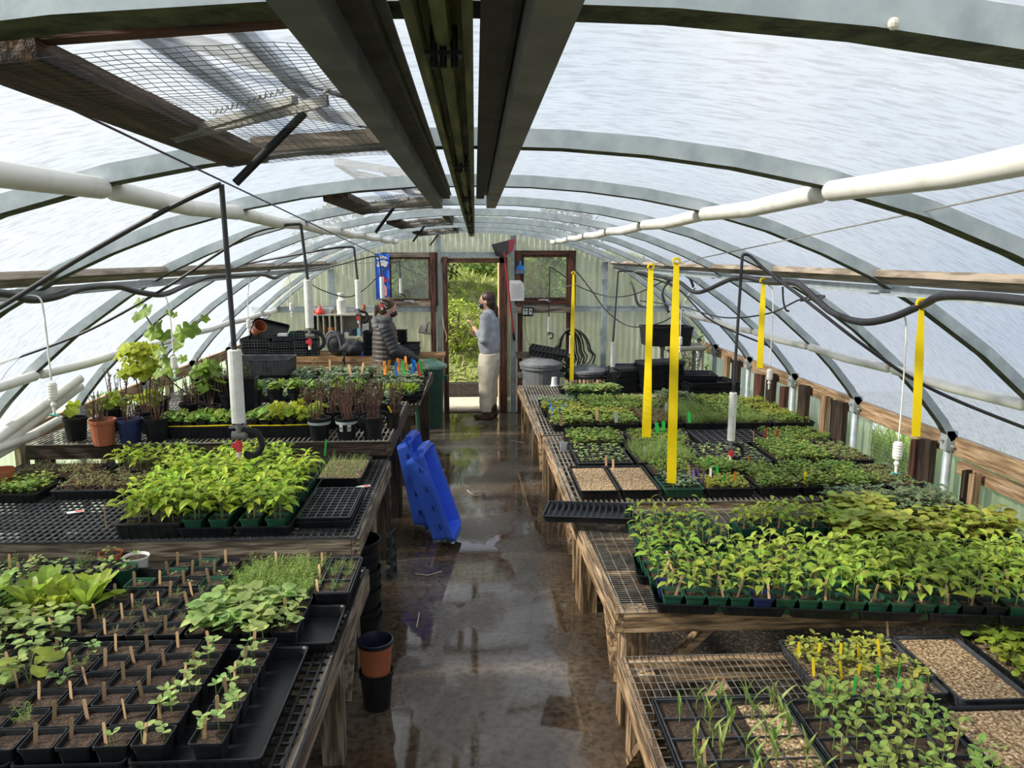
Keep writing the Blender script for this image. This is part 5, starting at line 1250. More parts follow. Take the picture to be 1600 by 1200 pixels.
tape(3.05, (1440, 477), (1431, 682), .019, 'yellow sticky tape hanging at right from black hose', turns=.35)
tape(8.9, (896, 428), (893, 602), .034, 'narrow edge-on yellow tape before coiled hose', turns=.3, r3=.8)

# ================================================================== roof vents
def vent(y0, y1, lab, first):
    o = empty('roof_vent', (-.40, (y0+y1)/2, 2.42), lab, 'roof vent', 'roof vents left of the ridge'); L = Vector((-.40, (y0+y1)/2, 2.42))
    dw = darkwood if first else darkwood
    def zr(x): return arch(x, -.005)
    mb = MB(); mb.bar(Vector((-.62, y0+.03, zr(-.62)-.0))-L, Vector((-.62, y1-.03, zr(-.62)-.0))-L, .11, .03, up=(-.12, 0, 1)); mb.build('frame_board', wood('stained_board', (.10, .05, .028), (.018, .010, .008), 'y', c3=(.22, .11, .06)), o)
    mb = MB(); mb.bar(Vector((-.22, y0+.03, 2.462))-L, Vector((-.22, y1-.03, 2.462))-L, .05, .03); mb.build('frame_board', darkwood('y'), o)
    for y in (y0+.05, y1-.05):
        mb = MB(); mb.bar(Vector((-.60, y, zr(-.6)+.03))-L, Vector((-.22, y, 2.475))-L, .03, .04); mb.build('cross_board', redwood('x') if y < (y0+y1)/2 else silverwood('x'), o)
    # lid frame and panel opened above
    mb = MB(); P = [Vector((-.60, y0+.02, 2.56))-L, Vector((-.20, y0+.02, 2.50))-L, Vector((-.20, y1-.02, 2.50))-L, Vector((-.60, y1-.02, 2.56))-L]
    for a, b in ((0, 1), (1, 2), (2, 3), (3, 0)): mb.bar(P[a], P[b], .035, .03)
    mb.bar(P[0].lerp(P[1], .5), P[3].lerp(P[2], .5), .03, .02); mb.bar(P[0].lerp(P[3], .35), P[1].lerp(P[2], .75), .03, .02); mb.build('lid_frame', mat('aluminium', (.45, .45, .43), (.33, .33, .31), metal=.5, rough=.5), o)
    # sagging wire netting
    mb = MB(); nx, ny = 26, 60; g = {}
    for i in range(nx+1):
        for j in range(ny+1):
            u, v = i/nx, j/ny; x = -.66+u*.47; y = y0+.03+(y1-y0-.06)*v
            z = arch(x, -.01)-.018*math.sin(PI*u)*math.sin(PI*v)-.006*noise.noise(Vector((u*6, v*9, 1)))-.012
            g[i, j] = Vector((x+.004*noise.noise(Vector((u*9, v*9, 5))), y, z))-L
    st = 1
    for i in range(nx+1):
        mb.tube([g[i, j] for j in range(0, ny+1, 2)], .00055, 3, False)
    for j in range(ny+1):
        mb.tube([g[i, j] for i in range(0, nx+1, 2)], .00055, 3, False)
    mb.build('wire_netting', mat('dark_netting', (.12, .115, .10), metal=.3), o)
    # arm, spring and black cylinder
    ym = y0+(y1-y0)*.55
    mb = MB(); a = Vector((-.64, ym+.02, 2.40))-L; b = Vector((-.33, ym-.20, 2.435))-L; mb.bar(a, b, .016, .014); mb.bar(a+Vector((0, .02, .0)), b+Vector((.06, .0, .0)), .006, .02); mb.build('lever_arm', mat('zinc_arm', (.46, .45, .42), (.3, .3, .28), metal=.4), o)
    mb = MB(); N = 46; sp = [a.lerp(b, .35+.6*i/N)+Vector((.0, .006*math.cos(i*1.9), .022+.006*math.sin(i*1.9))) for i in range(N)]; mb.tube(sp, .0016, 4); mb.build('spring', M_WIRE, o)
    c = aty(476, 176, 1.62)-L if first else Vector((-.42, ym-.05, 2.40))-L; d = aty(368, 286, 1.62)-L if first else Vector((-.52, ym-.05, 2.27))-L
    mb = MB(); mb.tube([c, d], .0085, 12); mb.build('gas_cylinder', M_BLACK, o)
    mb = MB(); e = c+(c-d)*.33; mb.tube([c, e], .0035, 8); mb.tube([e+Vector((0, -.015, 0)), e+Vector((0, .015, 0))], .006, 8); mb.build('piston_rod', mat('bright_rod', (.7, .7, .68), metal=.6, rough=.3), o)
vent(1.05, 2.24, 'open roof vent nearest camera with netting, lever and black cylinder', True)
vent(3.52, 4.72, 'second roof vent from the camera, left of the ridge', False)
vent(6.0, 7.2, 'third roof vent from the camera, left of the ridge', False)
vent(8.48, 9.68, 'farthest roof vent, above the potting shelf side', False)

# ================================================================== things on the back wall
def wp(px, py, d=.03): return aty(px, py, YB-d)
# banner
a = wp(587, 396); b = wp(611, 467); o = empty('garden_banner', ((a.x+b.x)/2, YB-.125, b.z), 'blue hanging banner with clouds, red bird and pink birdhouse', 'banner'); W = b.x-a.x; H = a.z-b.z
mb = MB()
for i in range(9):
    x = -W/2+W*i/8; d = .006*math.sin(i*1.3); mb.v += [(x, d, 0), (x, d, H)]
    if i: q = 2*i-2; mb.f.append((q, q+2, q+3, q+1)); mb.m.append(0)
s = mb.build('cloth', mat('banner_blue', (.02, .14, .72), (.015, .11, .6)), o); md = s.modifiers.new('t', 'SOLIDIFY'); md.thickness = .002
mb = MB()
for cx, cz in ((-.04, .90), (.06, .80), (-.03, .74)):
    for k in range(4): mb.poly([(W*cx*.6+(k-1.5)*.030+.026*math.cos(q*PI/5), -.012-.0005*k, H*cz+.020*math.sin(q*PI/5)+(.012 if k in (1, 2) else 0)) for q in range(10)], flip=True)
mb.build('white_clouds', M_WTAG, o)
mb = MB(); mb.poly([(-.04, -.012, H*.08), (.055, -.012, H*.08), (.055, -.012, H*.26), (.008, -.012, H*.36), (-.04, -.012, H*.26)]); mb.build('birdhouse', mat('banner_pink', (.85, .38, .45)), o)
mb = MB(); mb.poly([(.008+.016*math.sin(t)**3*1.0, -.014, H*.20+.014*(math.cos(t)-.38*math.cos(2*t)-.15*math.cos(3*t))) for t in [i*2*PI/18 for i in range(18)]]); mb.build('heart', mat('banner_red', (.62, .03, .05)), o)
mb = MB(); mb.poly([(-.025, -.013, H*.40), (.0, -.013, H*.55), (.02, -.013, H*.50), (.045, -.013, H*.43), (.095, -.013, H*.47), (.06, -.013, H*.38), (.02, -.013, H*.37)]); mb.build('red_bird', mat('banner_red', (.62, .03, .05)), o)
# white dustpan left, blue dustpan set right, broom, notice, controller, hooks
def fan_pan(name, c, w, h, m, lab, rz, handle):
    o = empty(name, c, lab, 'dustpan', rz=Euler((0, rz, 0)))
    pts = [(-w/2, 0, 0), (w/2, 0, 0), (w*.42, 0, h*.55), (w*.18, 0, h*.82), (-w*.18, 0, h*.82), (-w*.42, 0, h*.55)]
    mb = MB(); mb.prism(pts, (0, .012, 0)); mb.prism([(-w*.47, -.03, 0), (-w/2, 0, 0), (-w*.42, 0, h*.55), (-w*.40, -.03, h*.5)], (.006, 0, 0)); mb.prism([(w*.47, -.03, 0), (w/2, 0, 0), (w*.42, 0, h*.55), (w*.40, -.03, h*.5)], (-.006, 0, 0)); mb.build('pan', m, o)
    mb = MB(); mb.bar((0, .0, h*.8), (0, 0, h*1.15), .02, .02); mb.build('handle', handle, o); return o
c = wp(664, 521, .09); o = fan_pan('dustpan', c, .20, .20, mat('cream_plastic', (.62, .62, .52), (.5, .5, .42)), 'cream dustpan hanging left of the doorway', R(8), M_WIRE)
mb = MB(); mb.prism([(.0, -.02, .02), (.025, -.02, .03), (.03, -.02, .13), (.015, -.02, .15)], (0, .01, 0)); mb.build('grip_slot', mat('dark_slot', (.1, .1, .09)), o)
mb = MB(); mb.box(-.1, .1, -.006, .0, -.004, .004); mb.build('lip', M_BLACK, o)
c = wp(813, 428, .13); o = fan_pan('dustpan', c, .13, .15, mat('bright_blue', (.02, .25, .75), (.02, .2, .6)), 'small blue dustpan and brush on the right window frame', 0, mat('bright_blue', (.02, .25, .75)))
mb = MB(); mb.box(-.06, .06, -.045, -.02, .005, .06); mb.build('brush_bristles', mat('grey_bristle', (.15, .2, .28)), o)
t = wp(788, 395, .16); bt = wp(803, 528, .13)
o = empty('broom', t, 'upside-down broom with red handle leaning beside the doorway', 'broom')
mb = MB(); mb.tube([(0, 0, 0), bt-t], .013, 10); mb.build('handle', mat('red_pole', (.42, .03, .045), (.33, .02, .03), rough=.4), o)
mb = MB(); mb.tube([(bt-t)*.94, (bt-t)*1.03], .015, 8); mb.build('handle_tip', M_BLACK, o)
def wpt(px, py): return wp(px, py, .16)-t
mb = MB(); mb.prism([wpt(768, 382), wpt(775, 400), wpt(786, 402), wpt(795, 396), wpt(795, 375)], (0, .05, 0)); mb.build('bristles', mat('black_bristle', (.035, .03, .035), bump=.4, scale=60, stretch=(8, 1, 1)), o)
mb = MB(); mb.prism([wpt(795, 375), wpt(795, 396), wpt(801, 393), wpt(805.5, 373)], (0, .05, 0)); mb.build('red_bristles', mat('red_bristle', (.35, .03, .07), bump=.4, scale=60), o)
a = wp(796, 438, .10); b = wp(819, 470, .10); o = empty('paper_notice', (a.x, YB-.10, b.z), 'white printed paper notice pinned right of the doorway', 'notice'); W = b.x-a.x; H = a.z-b.z
mb = MB(); mb.prism([(0, 0, 0), (W, 0, 0), (W, 0, H*.72), (W*.92, 0, H*.88), (W*.72, 0, H), (0, 0, H)], (0, .0015, 0)); mb.build('sheet', mat('paper', (.80, .80, .80), (.74, .74, .74)), o)
mb = MB()
for i in range(11): mb.box(W*.10, W*(.88-.2*((i*5) % 3)/3), -.004, -.003, H*(.82-.068*i), H*(.82-.068*i)+.004)
mb.build('printed_lines', mat('ink', (.25, .25, .27)), o)
a = wp(815, 480, .16); b = wp(833, 494, .16); o = empty('climate_controller', (a.x, YB-.16, b.z), 'small black climate controller with grey display under right window', 'controller'); W = b.x-a.x; H = a.z-b.z
mb = MB(); mb.rrings([(W, .06, 0), (W, .06, H)], .01, c=(W/2, .0), cap1=True); mb.build('case', M_BLACK, o)
mb = MB(); mb.box(W*.10, W*.52, -.034, -.03, H*.2, H*.86); mb.build('display', mat('lcd_grey', (.42, .46, .44)), o)
mb = MB(); mb.box(W*.18, W*.44, -.036, -.034, H*.60, H*.72); mb.box(W*.28, W*.34, -.036, -.034, H*.3, H*.42); mb.build('display_marks', M_BLACK, o)
mb = MB(); mb.box(W*.64, W*.9, -.034, -.03, H*.2, H*.86); mb.build('keypad', M_STEEL, o); mb = MB(); mb.tube([(W*.77, -.037, H*.6), (W*.77, -.033, H*.6)], .011, 10); mb.build('dial', M_BLACK, o)
mb = MB(); mb.tube(smooth_curve([(W*.3, -.01, 0), (W*.32, -.01, -.18), (W*.5, -.01, -.32), (W*.75, -.01, -.42)]), .003, 5); mb.build('cable', M_BLACK, o)
# coiled hose on the wall
o = empty('hose_coil', wp(890, 520, .12), 'coiled dark garden hose hanging on the back wall', 'hose')
L = wp(890, 520, .12)
for k in range(7):
    mb = MB(); w0 = .10+.022*k; ph = .02*k; b0 = .52+.035*((k*3) % 5); pts = []
    for i in range(25):
        a = 2*PI*i/24; x = w0*math.sin(a)*(1.25 if math.cos(a) < 0 else .95); z = -.28+.28*math.cos(a)*(1+.04*((k*2) % 3)) if math.cos(a) > 0 else -.28+(b0-.28)*math.cos(a)
        pts.append((x+.01*k-.03+(.06 if k > 4 else 0)*(1-math.cos(a))/2, -.018*(k % 3)-.01*k, z+.02+ph*.3))
    mb.tube(pts, .0125, 8); mb.build('hose_loop', mat('hose_coil_rubber', (.06, .06, .045), (.03, .03, .025), rough=.45), o, smooth=True)
mb = MB(); mb.tube([(0, .05, 0), (0, -.14, .01)], .012, 8); mb.build('hook', M_STEEL, o)

# ================================================================== left back: workbench, shelf and piles
ZW = .90
o = empty('workbench', (-1.95, 9.72, 0), 'brown wooden workbench at back left holding bags and trays', 'workbench')
mb = MB(); mb.box(-1.05, 1.05, 0, .62, ZW-.03, ZW); mb.build('worktop', plywood('x'), o)
mb = MB(); mb.box(-1.05, 1.05, -.02, 0, ZW-.17, ZW-.02); mb.build('apron', plywood('x'), o)
mb = MB(); mb.box(-.9, .5, -.03, -.02, ZW-.07, ZW-.055); mb.build('trim_strip', lumber('x'), o)
for x in (-1.0, 1.0):
    for y in (.05, .57): mb = MB(); mb.box(x-.045, x+.045, y-.045, y+.045, 0, ZW-.03); mb.build('leg', plywood('z'), o)
mb = MB(); mb.box(wx(636), wx(689), YB-.20, YB-.185, 0, aty(660, 558, YB-.2).z); tag(mb.build('plywood_board', plywood('z')), 'plywood board standing behind the green bin', 'board')
def A(px, py, Y): return aty(px, py, Y)
# pigeonhole shelf
Ys = 10.2
sl, sr = A(486, 490, Ys).x, A(583, 490, Ys).x; st_, sb = A(500, 491, Ys).z, A(500, 526, Ys).z
o = empty('pigeonhole_shelf', (sl, Ys, ZW), 'off-white pigeonhole shelf on the workbench holding pots and bottles', 'shelf')
cw = mat('cream_paint', (.58, .55, .46), (.45, .42, .34), rough=.6); W = sr-sl
mb = MB(); mb.box(-.02, W+.02, 0, .25, st_-ZW-.02, st_-ZW); mb.build('top_board', cw, o)
mb = MB(); mb.box(-.02, W+.02, 0, .25, sb-ZW-.02, sb-ZW); mb.build('lower_board', cw, o)
for f in (0, .10, .19, .29, .38, .48, .77, 1.0): mb = MB(); mb.box(W*f-.008, W*f+.008, .0, .25, sb-ZW, st_-ZW-.02); mb.build('divider', cw, o)
mb = MB(); mb.box(0, W, .24, .25, sb-ZW, st_-ZW); mb.build('back_panel', cw, o)
for f in (.0, .72, 1.0): mb = MB(); mb.box(W*f-.008, W*f+.008, .0, .25, 0, sb-ZW-.02); mb.build('support', cw, o)
def jar(px, py, Y, r, h, m, lab, lid=None, name='bottle', cat='bottle', neck=False, zb=None):
    p = A(px, py, Y); o = empty(name, (p.x, Y, zb if zb is not None else p.z), lab, cat)
    mb = MB(); pr = [(r, 0), (r, h*.75), (r*.6, h*.88), (r*.55, h)] if neck else [(r*.95, 0), (r, h*.1), (r, h*.9), (r*.85, h)]; mb.lathe(pr, n=16, caps=(True, True)); mb.build('body', m, o)
    if lid: mb = MB(); mb.lathe([(r*.75, h), (r*.75, h*1.15), (r*.7, h*1.17)], n=14, caps=(True, True)); mb.build('lid', lid, o)
    return o
jar(534, 490, 10.3, .062, .235, M_PVC, 'tall white jug on top of the pigeonhole shelf', M_WTAG, 'white_jug', 'jug', True, st_)
jar(568.5, 489, 10.3, .03, .10, mat('amber_glass', (.35, .17, .07), rough=.2), 'amber jar with red lid on shelf right end', M_RTAG, 'spice_jar', 'jar', False, st_)
jar(541.5, 524, 10.25, .033, .055, M_PVC, 'small white tub with blue lid in shelf', M_BTAG, 'tub', 'tub', False, sb)
jar(546.5, 524, 10.3, .028, .13, mat('smoky_bottle', (.16, .17, .14), rough=.2), 'smoky grey bottle in the shelf', None, 'bottle', 'bottle', True, sb)
jar(562, 524, 10.25, .035, .10, mat('teal_box', (.08, .32, .38)), 'teal container on the shelf', None, 'container', 'container', False, sb)
jar(555, 524, 10.3, .03, .09, mat('dark_blue_can', (.02, .05, .12)), 'dark blue can on the shelf', None, 'can', 'can', False, sb)
for i, (px, w_, h_, m_, lab) in enumerate(((571, .085, .17, M_WTAG, 'white carton at right of the shelf'), (492, .16, .07, mat('printed_card', (.5, .45, .42)), 'small box behind the red funnel'), (513, .13, .075, mat('silver_box', (.5, .52, .52)), 'silver-grey box on top of the shelf'), (523.5, .08, .045, silverwood('x'), 'stack of small wooden blocks on the shelf'))):
    zb = sb if i == 0 else st_; p = A(px, 500, 10.3); mb = MB(); mb.box(-w_/2, w_/2, 0, .10, 0, h_); mb.box(-w_/2+.01, w_/2-.01, -.002, 0, h_*.3, h_*.7)
    tag(mb.build('carton', m_, None, loc=(p.x, 10.27, zb)), lab, 'box')
p = A(500, 490, 10.25); o = empty('funnel', (p.x, 10.25, st_), 'red plastic funnel upside down on the shelf', 'funnel')
mb = MB(); mb.lathe([(.062, 0), (.066, .02), (.05, .05), (.012, .085), (.008, .13)], n=18, caps=(False, True)); mb.build('cone', M_RTAG, o, smooth=True)
mb = MB(); mb.tube([(-.066, 0, .01), (-.09, 0, .02), (-.085, 0, .04), (-.06, 0, .03)], .004, 6); mb.build('handle', M_RTAG, o)
p = A(515.5, 515, 10.2); mb = MB(); mb.box(-.03, .03, 0, .15, 0, .12); tag(mb.build('orange_bag', M_OTAG, None, loc=(p.x-.0, 10.22, sb)), 'orange packet in a pigeonhole', 'packet')
for i, px in enumerate((505, 497)):
    p = A(px, 515, 10.2); mb = MB(); mb.lathe([(.03, 0), (.04, .08), (.03, .15), (.02, .19)], n=10, caps=(True, True)); tag(mb.build('seed_sack', mat('jute', (.30, .24, .17)), None, loc=(p.x, 10.3, sb)), ('tan sack in the second pigeonhole', 'tan sack in the first pigeonhole')[i], 'sack')
# crate piles
def crate(x, y, z, w, l, h, lab, rz=0, m=M_BLACK, rx=0, ry=0, name='black_crate', group='black crates piled on the workbench', grid=True):
    o = empty(name, (x, y, z), lab, 'crate', group, rz=Euler((rx, ry, rz)))
    mb = MB(); mb.rrings([(w*.9, l*.9, 0), (w*.97, l*.97, h*.9), (w, l, h*.92), (w, l, h), (w*.94, l*.94, h), (w*.88, l*.88, .01)], .02, cap1=True); mb.build('shell', m, o)
    if grid:
        mb = MB(); n = int(w/.035)
        for i in range(n+1): mb.box(-w*.47+w*.94*i/n-.004, -w*.47+w*.94*i/n+.004, -l/2-.004, -l/2+.008, h*.1, h*.9)
        for k in (.2, .5, .8): mb.box(-w*.47, w*.47, -l/2-.005, -l/2+.006, h*k-.004, h*k+.004)
        mb.build('ribs', M_GREY_TRAY, o)
    return o
Yc = 9.75
def cx(px, Y=Yc): return A(px, 560, Y).x
crate(cx(397), 10.0, ZW, .36, .4, .10, 'black slotted crate at bottom left of the pile'); crate(cx(397), 10.0, ZW+.10, .38, .4, .12, 'black slotted crate, top left of the pile')
crate(cx(443), 10.0, ZW, .38, .4, .09, 'black slotted crate at bottom middle of pile'); crate(cx(443), 10.0, ZW+.09, .38, .4, .09, 'black slotted crate, middle of the pile, second up'); crate(cx(445), 10.0, ZW+.18, .34, .36, .07, 'black crate on top of middle pile')
o = crate(cx(412)+.02, 9.98, ZW+.25, .46, .36, .06, 'black tray tipped up on the left crates', ry=R(14), rx=R(60), grid=False, name='black_tray')
p = A(410, 512, 9.85); o = empty('terracotta_pot', (p.x-.09, 9.85, p.z-.05), 'terracotta plastic pot lying tilted on crates', 'plant pot', rz=Euler((R(40), R(50), 0)))
mb = MB(); mb.lathe([(.055, 0), (.075, .15), (.08, .15), (.082, .17), (.076, .17), (.05, .01)], n=20); mb.build('pot_body', M_TERRA, o)
p = A(465, 515, 9.9); crate(p.x, 9.9, ZW+.25, .2, .16, .05, 'small dark green tub on crates', m=M_GREENPOT, grid=False, name='green_tub', group=None)
p = A(445, 512, 9.9); mb = MB(); mb.box(-.06, .06, -.05, .05, 0, .03); tag(mb.build('white_box', M_WTAG, None, loc=(p.x, 9.8, ZW+.255)), 'small white box on top of the crates', 'box')
for i, (px, n_, Y) in enumerate(((471, 1, 9.78), (489, 1, 9.8))):
    for k in range(3): crate(cx(px, Y), Y+.05, ZW+k*.105, .15, .2, .10, 'narrow black pot crate, %s stack, %s from bottom' % (('left', 'right')[i], ordw(k)), grid=True)
for k in range(5): crate(cx(581, 9.6), 9.86, ZW+k*.062, .26, .3, .058, 'black tray in stack behind the seated-height jacket, %s from bottom' % ordw(k) if 0 else 'black tray stacked on workbench right end, %s from bottom' % ordw(k), grid=False, group='stack of black trays by the person in black')
for k in range(2): crate(cx(640, 9.9), 10.05, ZW-.02+k*.075, .26, .3, .075, 'black crate right of the person in dark jacket, %s' % ('lower', 'upper')[k], grid=True)
for k in range(3): crate(cx(627, 10.0), 10.15, ZW+.13+k*.055, .14, .2, .05, 'small black tray above the right crates, %s from bottom' % ordw(k), grid=False)
mb = MB(); mb.box(-.88, -.40, 9.93, 10.3, ZW-.05, ZW-.02); tag(mb.build('side_shelf', plywood('x')), 'short board shelf extending the workbench behind the green bin', 'shelf')
# blue mug with brushes
p = A(565, 565, 9.65); o = empty('blue_cup', (p.x, 9.78, ZW), 'blue plastic cup with white print on the workbench', 'cup')
mb = MB(); mb.lathe([(.038, 0), (.05, .115), (.046, .115), (.035, .02)], n=18); mb.build('cup_body', mat('cup_blue', (.01, .07, .65)), o)
mb = MB()
for k in range(7): a = -PI/2-.5+k*.15; mb.bar((.0455*math.cos(a), .0455*math.sin(a), .035+.005*(k % 2)), (.0475*math.cos(a), .0475*math.sin(a), .062-.008*(k % 3)), .004, .002, up=(0, 1, 0))
mb.build('white_print', M_WTAG, o)
for i, (dx, m_, lab) in enumerate(((-.06, M_YTAG, 'yellow-handled tool beside blue cup'), (-.015, M_PVC, 'white bag standing behind blue cup'))):
    mb = MB(); mb.prism([(-.012-i*.03, 0, 0), (.012+i*.04, 0, 0), (.02+i*.02, 0, .20), (0-i*.02, 0, .20)], (0, .03, 0)); tag(mb.build('hand_tool' if i == 0 else 'plastic_bag', m_, None, loc=(p.x+dx, 9.88, ZW)), lab, 'tool' if i == 0 else 'bag')

# ------------------------------------------------------------------ remeshed organic solids
def capsule(bm, a, b, ra, rb, n=14):
    a = Vector(a); b = Vector(b); d = b-a; L = d.length
    q = d.to_track_quat('Z', 'Y') if L > 1e-6 else Euler((0, 0, 0)).to_quaternion(); rings = []
    prof = []
    for i in range(5): t = -PI/2+PI/2*i/4; prof.append((ra*math.cos(t), ra*math.sin(t)))
    for i in range(5): t = PI/2*i/4; prof.append((rb*math.cos(t), L+rb*math.sin(t)))
    for r, z in prof: rings.append([bm.verts.new(a+q @ Vector((max(r, 1e-4)*math.cos(2*PI*j/n), max(r, 1e-4)*math.sin(2*PI*j/n), z))) for j in range(n)])
    for r0, r1 in zip(rings, rings[1:]):
        for j in range(n): bm.faces.new((r0[j], r0[(j+1) % n], r1[(j+1) % n], r1[j]))
    bm.faces.new(rings[0][::-1]); bm.faces.new(rings[-1])
def ellip(bm, c, r, rot=None, n=18, m=12):
    c = Vector(c); rot = rot or Matrix.Identity(3); rings = []
    for i in range(1, m):
        t = PI*i/m; rings.append([bm.verts.new(c+rot @ Vector((r[0]*math.sin(t)*math.cos(2*PI*j/n), r[1]*math.sin(t)*math.sin(2*PI*j/n), -r[2]*math.cos(t)))) for j in range(n)])
    for r0, r1 in zip(rings, rings[1:]):
        for j in range(n): bm.faces.new((r0[j], r0[(j+1) % n], r1[(j+1) % n], r1[j]))
    bm.faces.new(rings[0][::-1]); bm.faces.new(rings[-1])
def loft(bm, secs, n=20):
    # secs: (center, rx, ry) horizontal-ish ellipses
    rings = [[bm.verts.new(Vector(c)+Vector((rx*math.cos(2*PI*j/n), ry*math.sin(2*PI*j/n), 0))) for j in range(n)] for c, rx, ry in secs]
    for r0, r1 in zip(rings, rings[1:]):
        for j in range(n): bm.faces.new((r0[j], r0[(j+1) % n], r1[(j+1) % n], r1[j]))
    bm.faces.new(rings[0][::-1]); bm.faces.new(rings[-1])
def organic(name, fn, vox, m, parent, smooth=3, disp=None):
    bm = bmesh.new(); fn(bm); me = bpy.data.meshes.new('tmp'); bm.to_mesh(me); bm.free()
    o = bpy.data.objects.new('tmp', me); COL.objects.link(o)
    md = o.modifiers.new('r', 'REMESH'); md.mode = 'VOXEL'; md.voxel_size = vox
    if smooth: ms = o.modifiers.new('s', 'SMOOTH'); ms.iterations = smooth; ms.factor = .5
    dg = bpy.context.evaluated_depsgraph_get(); me2 = bpy.data.meshes.new_from_object(o.evaluated_get(dg)); bpy.data.objects.remove(o)
    me2.name = name; me2.materials.clear(); me2.materials.append(m); me2.polygons.foreach_set('use_smooth', [True]*len(me2.polygons))
    if disp:
        me2.update()
        for v in me2.vertices: v.co += v.normal*disp(v.co)
    return link(name, me2, parent)
# backpack
p = A(533, 560, 9.6)
o = empty('backpack', (p.x, 9.82, ZW), 'slumped dark grey backpack on the workbench', 'backpack')
M_PACK = mat('pack_cloth', (.06, .06, .068), (.025, .025, .03), rough=.75, scale=8, bump=.4)
def f(bm):
    ellip(bm, (-.10, 0, .16), (.13, .13, .17), Matrix.Rotation(-.3, 3, 'Y')); ellip(bm, (.08, -.02, .10), (.20, .13, .10)); ellip(bm, (.12, -.05, .16), (.13, .08, .06), Matrix.Rotation(.2, 3, 'Y')); ellip(bm, (.2, 0, .07), (.11, .11, .07))
organic('bag_body', f, .012, M_PACK, o, 2, lambda c: .012*noise.noise(c*14))
def f(bm):
    for t in range(10):
        a0, a1 = PI*t/10, PI*(t+1)/10; capsule(bm, (-.12+.10*math.cos(a0), -.12, .12+.20*math.sin(a0)), (-.12+.10*math.cos(a1), -.12, .12+.20*math.sin(a1)), .012, .012)
organic('shoulder_strap', f, .006, mat('strap_grey', (.20, .20, .19)), o, 1)
def f(bm): capsule(bm, (.02, -.14, .05), (.03, -.16, -.10), .012, .01); capsule(bm, (.05, -.14, .05), (.0, -.17, -.06), .01, .008)
organic('hanging_strap', f, .006, M_BLACK, o, 1)

# green bin, grey bins
def bin_(x, y, r, h, m, ml, lab, name='waste_bin', tilt=0, lidr=1.0, sq=False):
    o = empty(name, (x, y, 0), lab, 'bin', rz=tilt)
    mb = MB()
    if sq: mb.rrings([(r*1.55, r*1.55, 0), (r*1.75, r*1.75, h*.5), (r*2.0, r*2.0, h), (r*1.9, r*1.9, h), (r*1.5, r*1.5, .03)], r*.35)
    else: mb.lathe([(r*.8, 0), (r*.95, h*.93), (r*1.04, h*.94), (r*1.04, h), (r*.96, h), (r*.78, .03)], n=28)
    mb.build('bin_body', m, o, smooth=False)
    mb = MB(); mb.lathe([(r*1.08*lidr, h), (r*1.08*lidr, h+.03), (r*.95, h+.05), (r*.6, h+.085), (.001, h+.095)], n=28, caps=(True, False)); mb.box(-r*.5, r*.5, -.02, .02, h+.07, h+.105); mb.build('lid', ml, o, smooth=False)
    for s in (-1, 1): mb = MB(); mb.box(s*r*1.0-.03, s*r*1.0+.03, -.06, .06, h*.78, h*.86); mb.build('handle', m, o)
    return o
M_GBIN = mat('green_bin', (.03, .085, .06), (.02, .06, .045), rough=.45); M_GLID = mat('pale_green_lid', (.15, .30, .23), (.11, .23, .18), rough=.45)
p = atz(661, 655, 0); bin_(-.60, 9.68, .21, .76, M_GBIN, M_GLID, 'dark green bin with pale green lid at left of doorway', sq=True, lidr=1.05)
M_GREYBIN = mat('grey_bin', (.19, .20, .205), (.14, .15, .155), rough=.5); M_GREYLID = mat('grey_bin_lid', (.23, .24, .245), (.17, .18, .19), rough=.5)
bin_(.86, 9.98, .27, .74, M_GREYBIN, M_GREYLID, 'grey waste bin with lid right of the doorway, nearer aisle')
bin_(1.48, 10.1, .24, .62, mat('dark_grey_bin', (.09, .095, .1)), M_GREYLID, 'grey waste bin partly hidden behind the first, under hose coil')
# cell strip on bin lid
o = empty('cell_tray', (.97, 9.98, .87), 'black deep-celled tray lying tilted on the grey bin lid', 'tray', rz=Euler((R(12), R(9), R(-14))))
mb = MB(); 
for i in range(10):
    for j in range(4): mb.rrings([(.03, .03, -.085+.0), (.048, .048, 0)], .004, c=(-.235+.052*i, -.08+.052*j), cap1=False)
mb.build('cells', M_TRAY, o); mb = MB()
for i in range(11): mb.box(-.261+.052*i-.003, -.261+.052*i+.003, -.106, .102, 0, .005)
for j in range(5): mb.box(-.262, .262, -.106+.052*j-.003, -.106+.052*j+.003, 0, .006)
mb.build('rim_grid', M_GREY_TRAY, o)
o.location.z = .935
# dark blue lidded bin behind stacks, stacks of trays, black tub on plastic table
bin_(2.02, 10.14, .29, .62, mat('navy_bin', (.02, .025, .06), (.015, .02, .045), rough=.35), mat('navy_lid', (.03, .04, .10), (.025, .03, .08), rough=.35), 'large navy lidded bin behind the black tray stacks')
for i, (px, Yk, nst, rz, w_) in enumerate(((988, 8.9, 9, .25, .54), (1030, 8.85, 12, .32, .54), (1075, 8.9, 7, -.1, .6), (1105, 8.7, 5, .1, .6))):
    x = A(px, 600, Yk).x
    for k_ in range(nst):
        flat(x+rnd(-.015, .015), Yk+rnd(-.015, .015), .575+k_*.026, 'empty black tray in pile %s from the aisle, %s from bottom' % (ordw(i), ordw(k_)), w_, .28 if i < 2 else .45, .05, M_TRAY, rz=rz+rnd(-.03, .03), group='piles of empty black trays on the far right bench')
    if i < 2:
        o = tag(link('slotted_tray', CELLM.setdefault(('strip', i), cells_mesh(.52, .26, 16, 1, .01, M_GREY_TRAY, .008)), None, (x, Yk, .575+nst*.026+.045), rz), 'slotted tray on top of tray pile %s from the aisle' % ordw(i), 'tray')
o = empty('plastic_table', (A(1065, 560, 9.62).x, 9.62, 0), 'beige plastic table holding the black tub, right back', 'table'); M_BG = mat('beige_plastic', (.36, .34, .28), (.28, .26, .22))
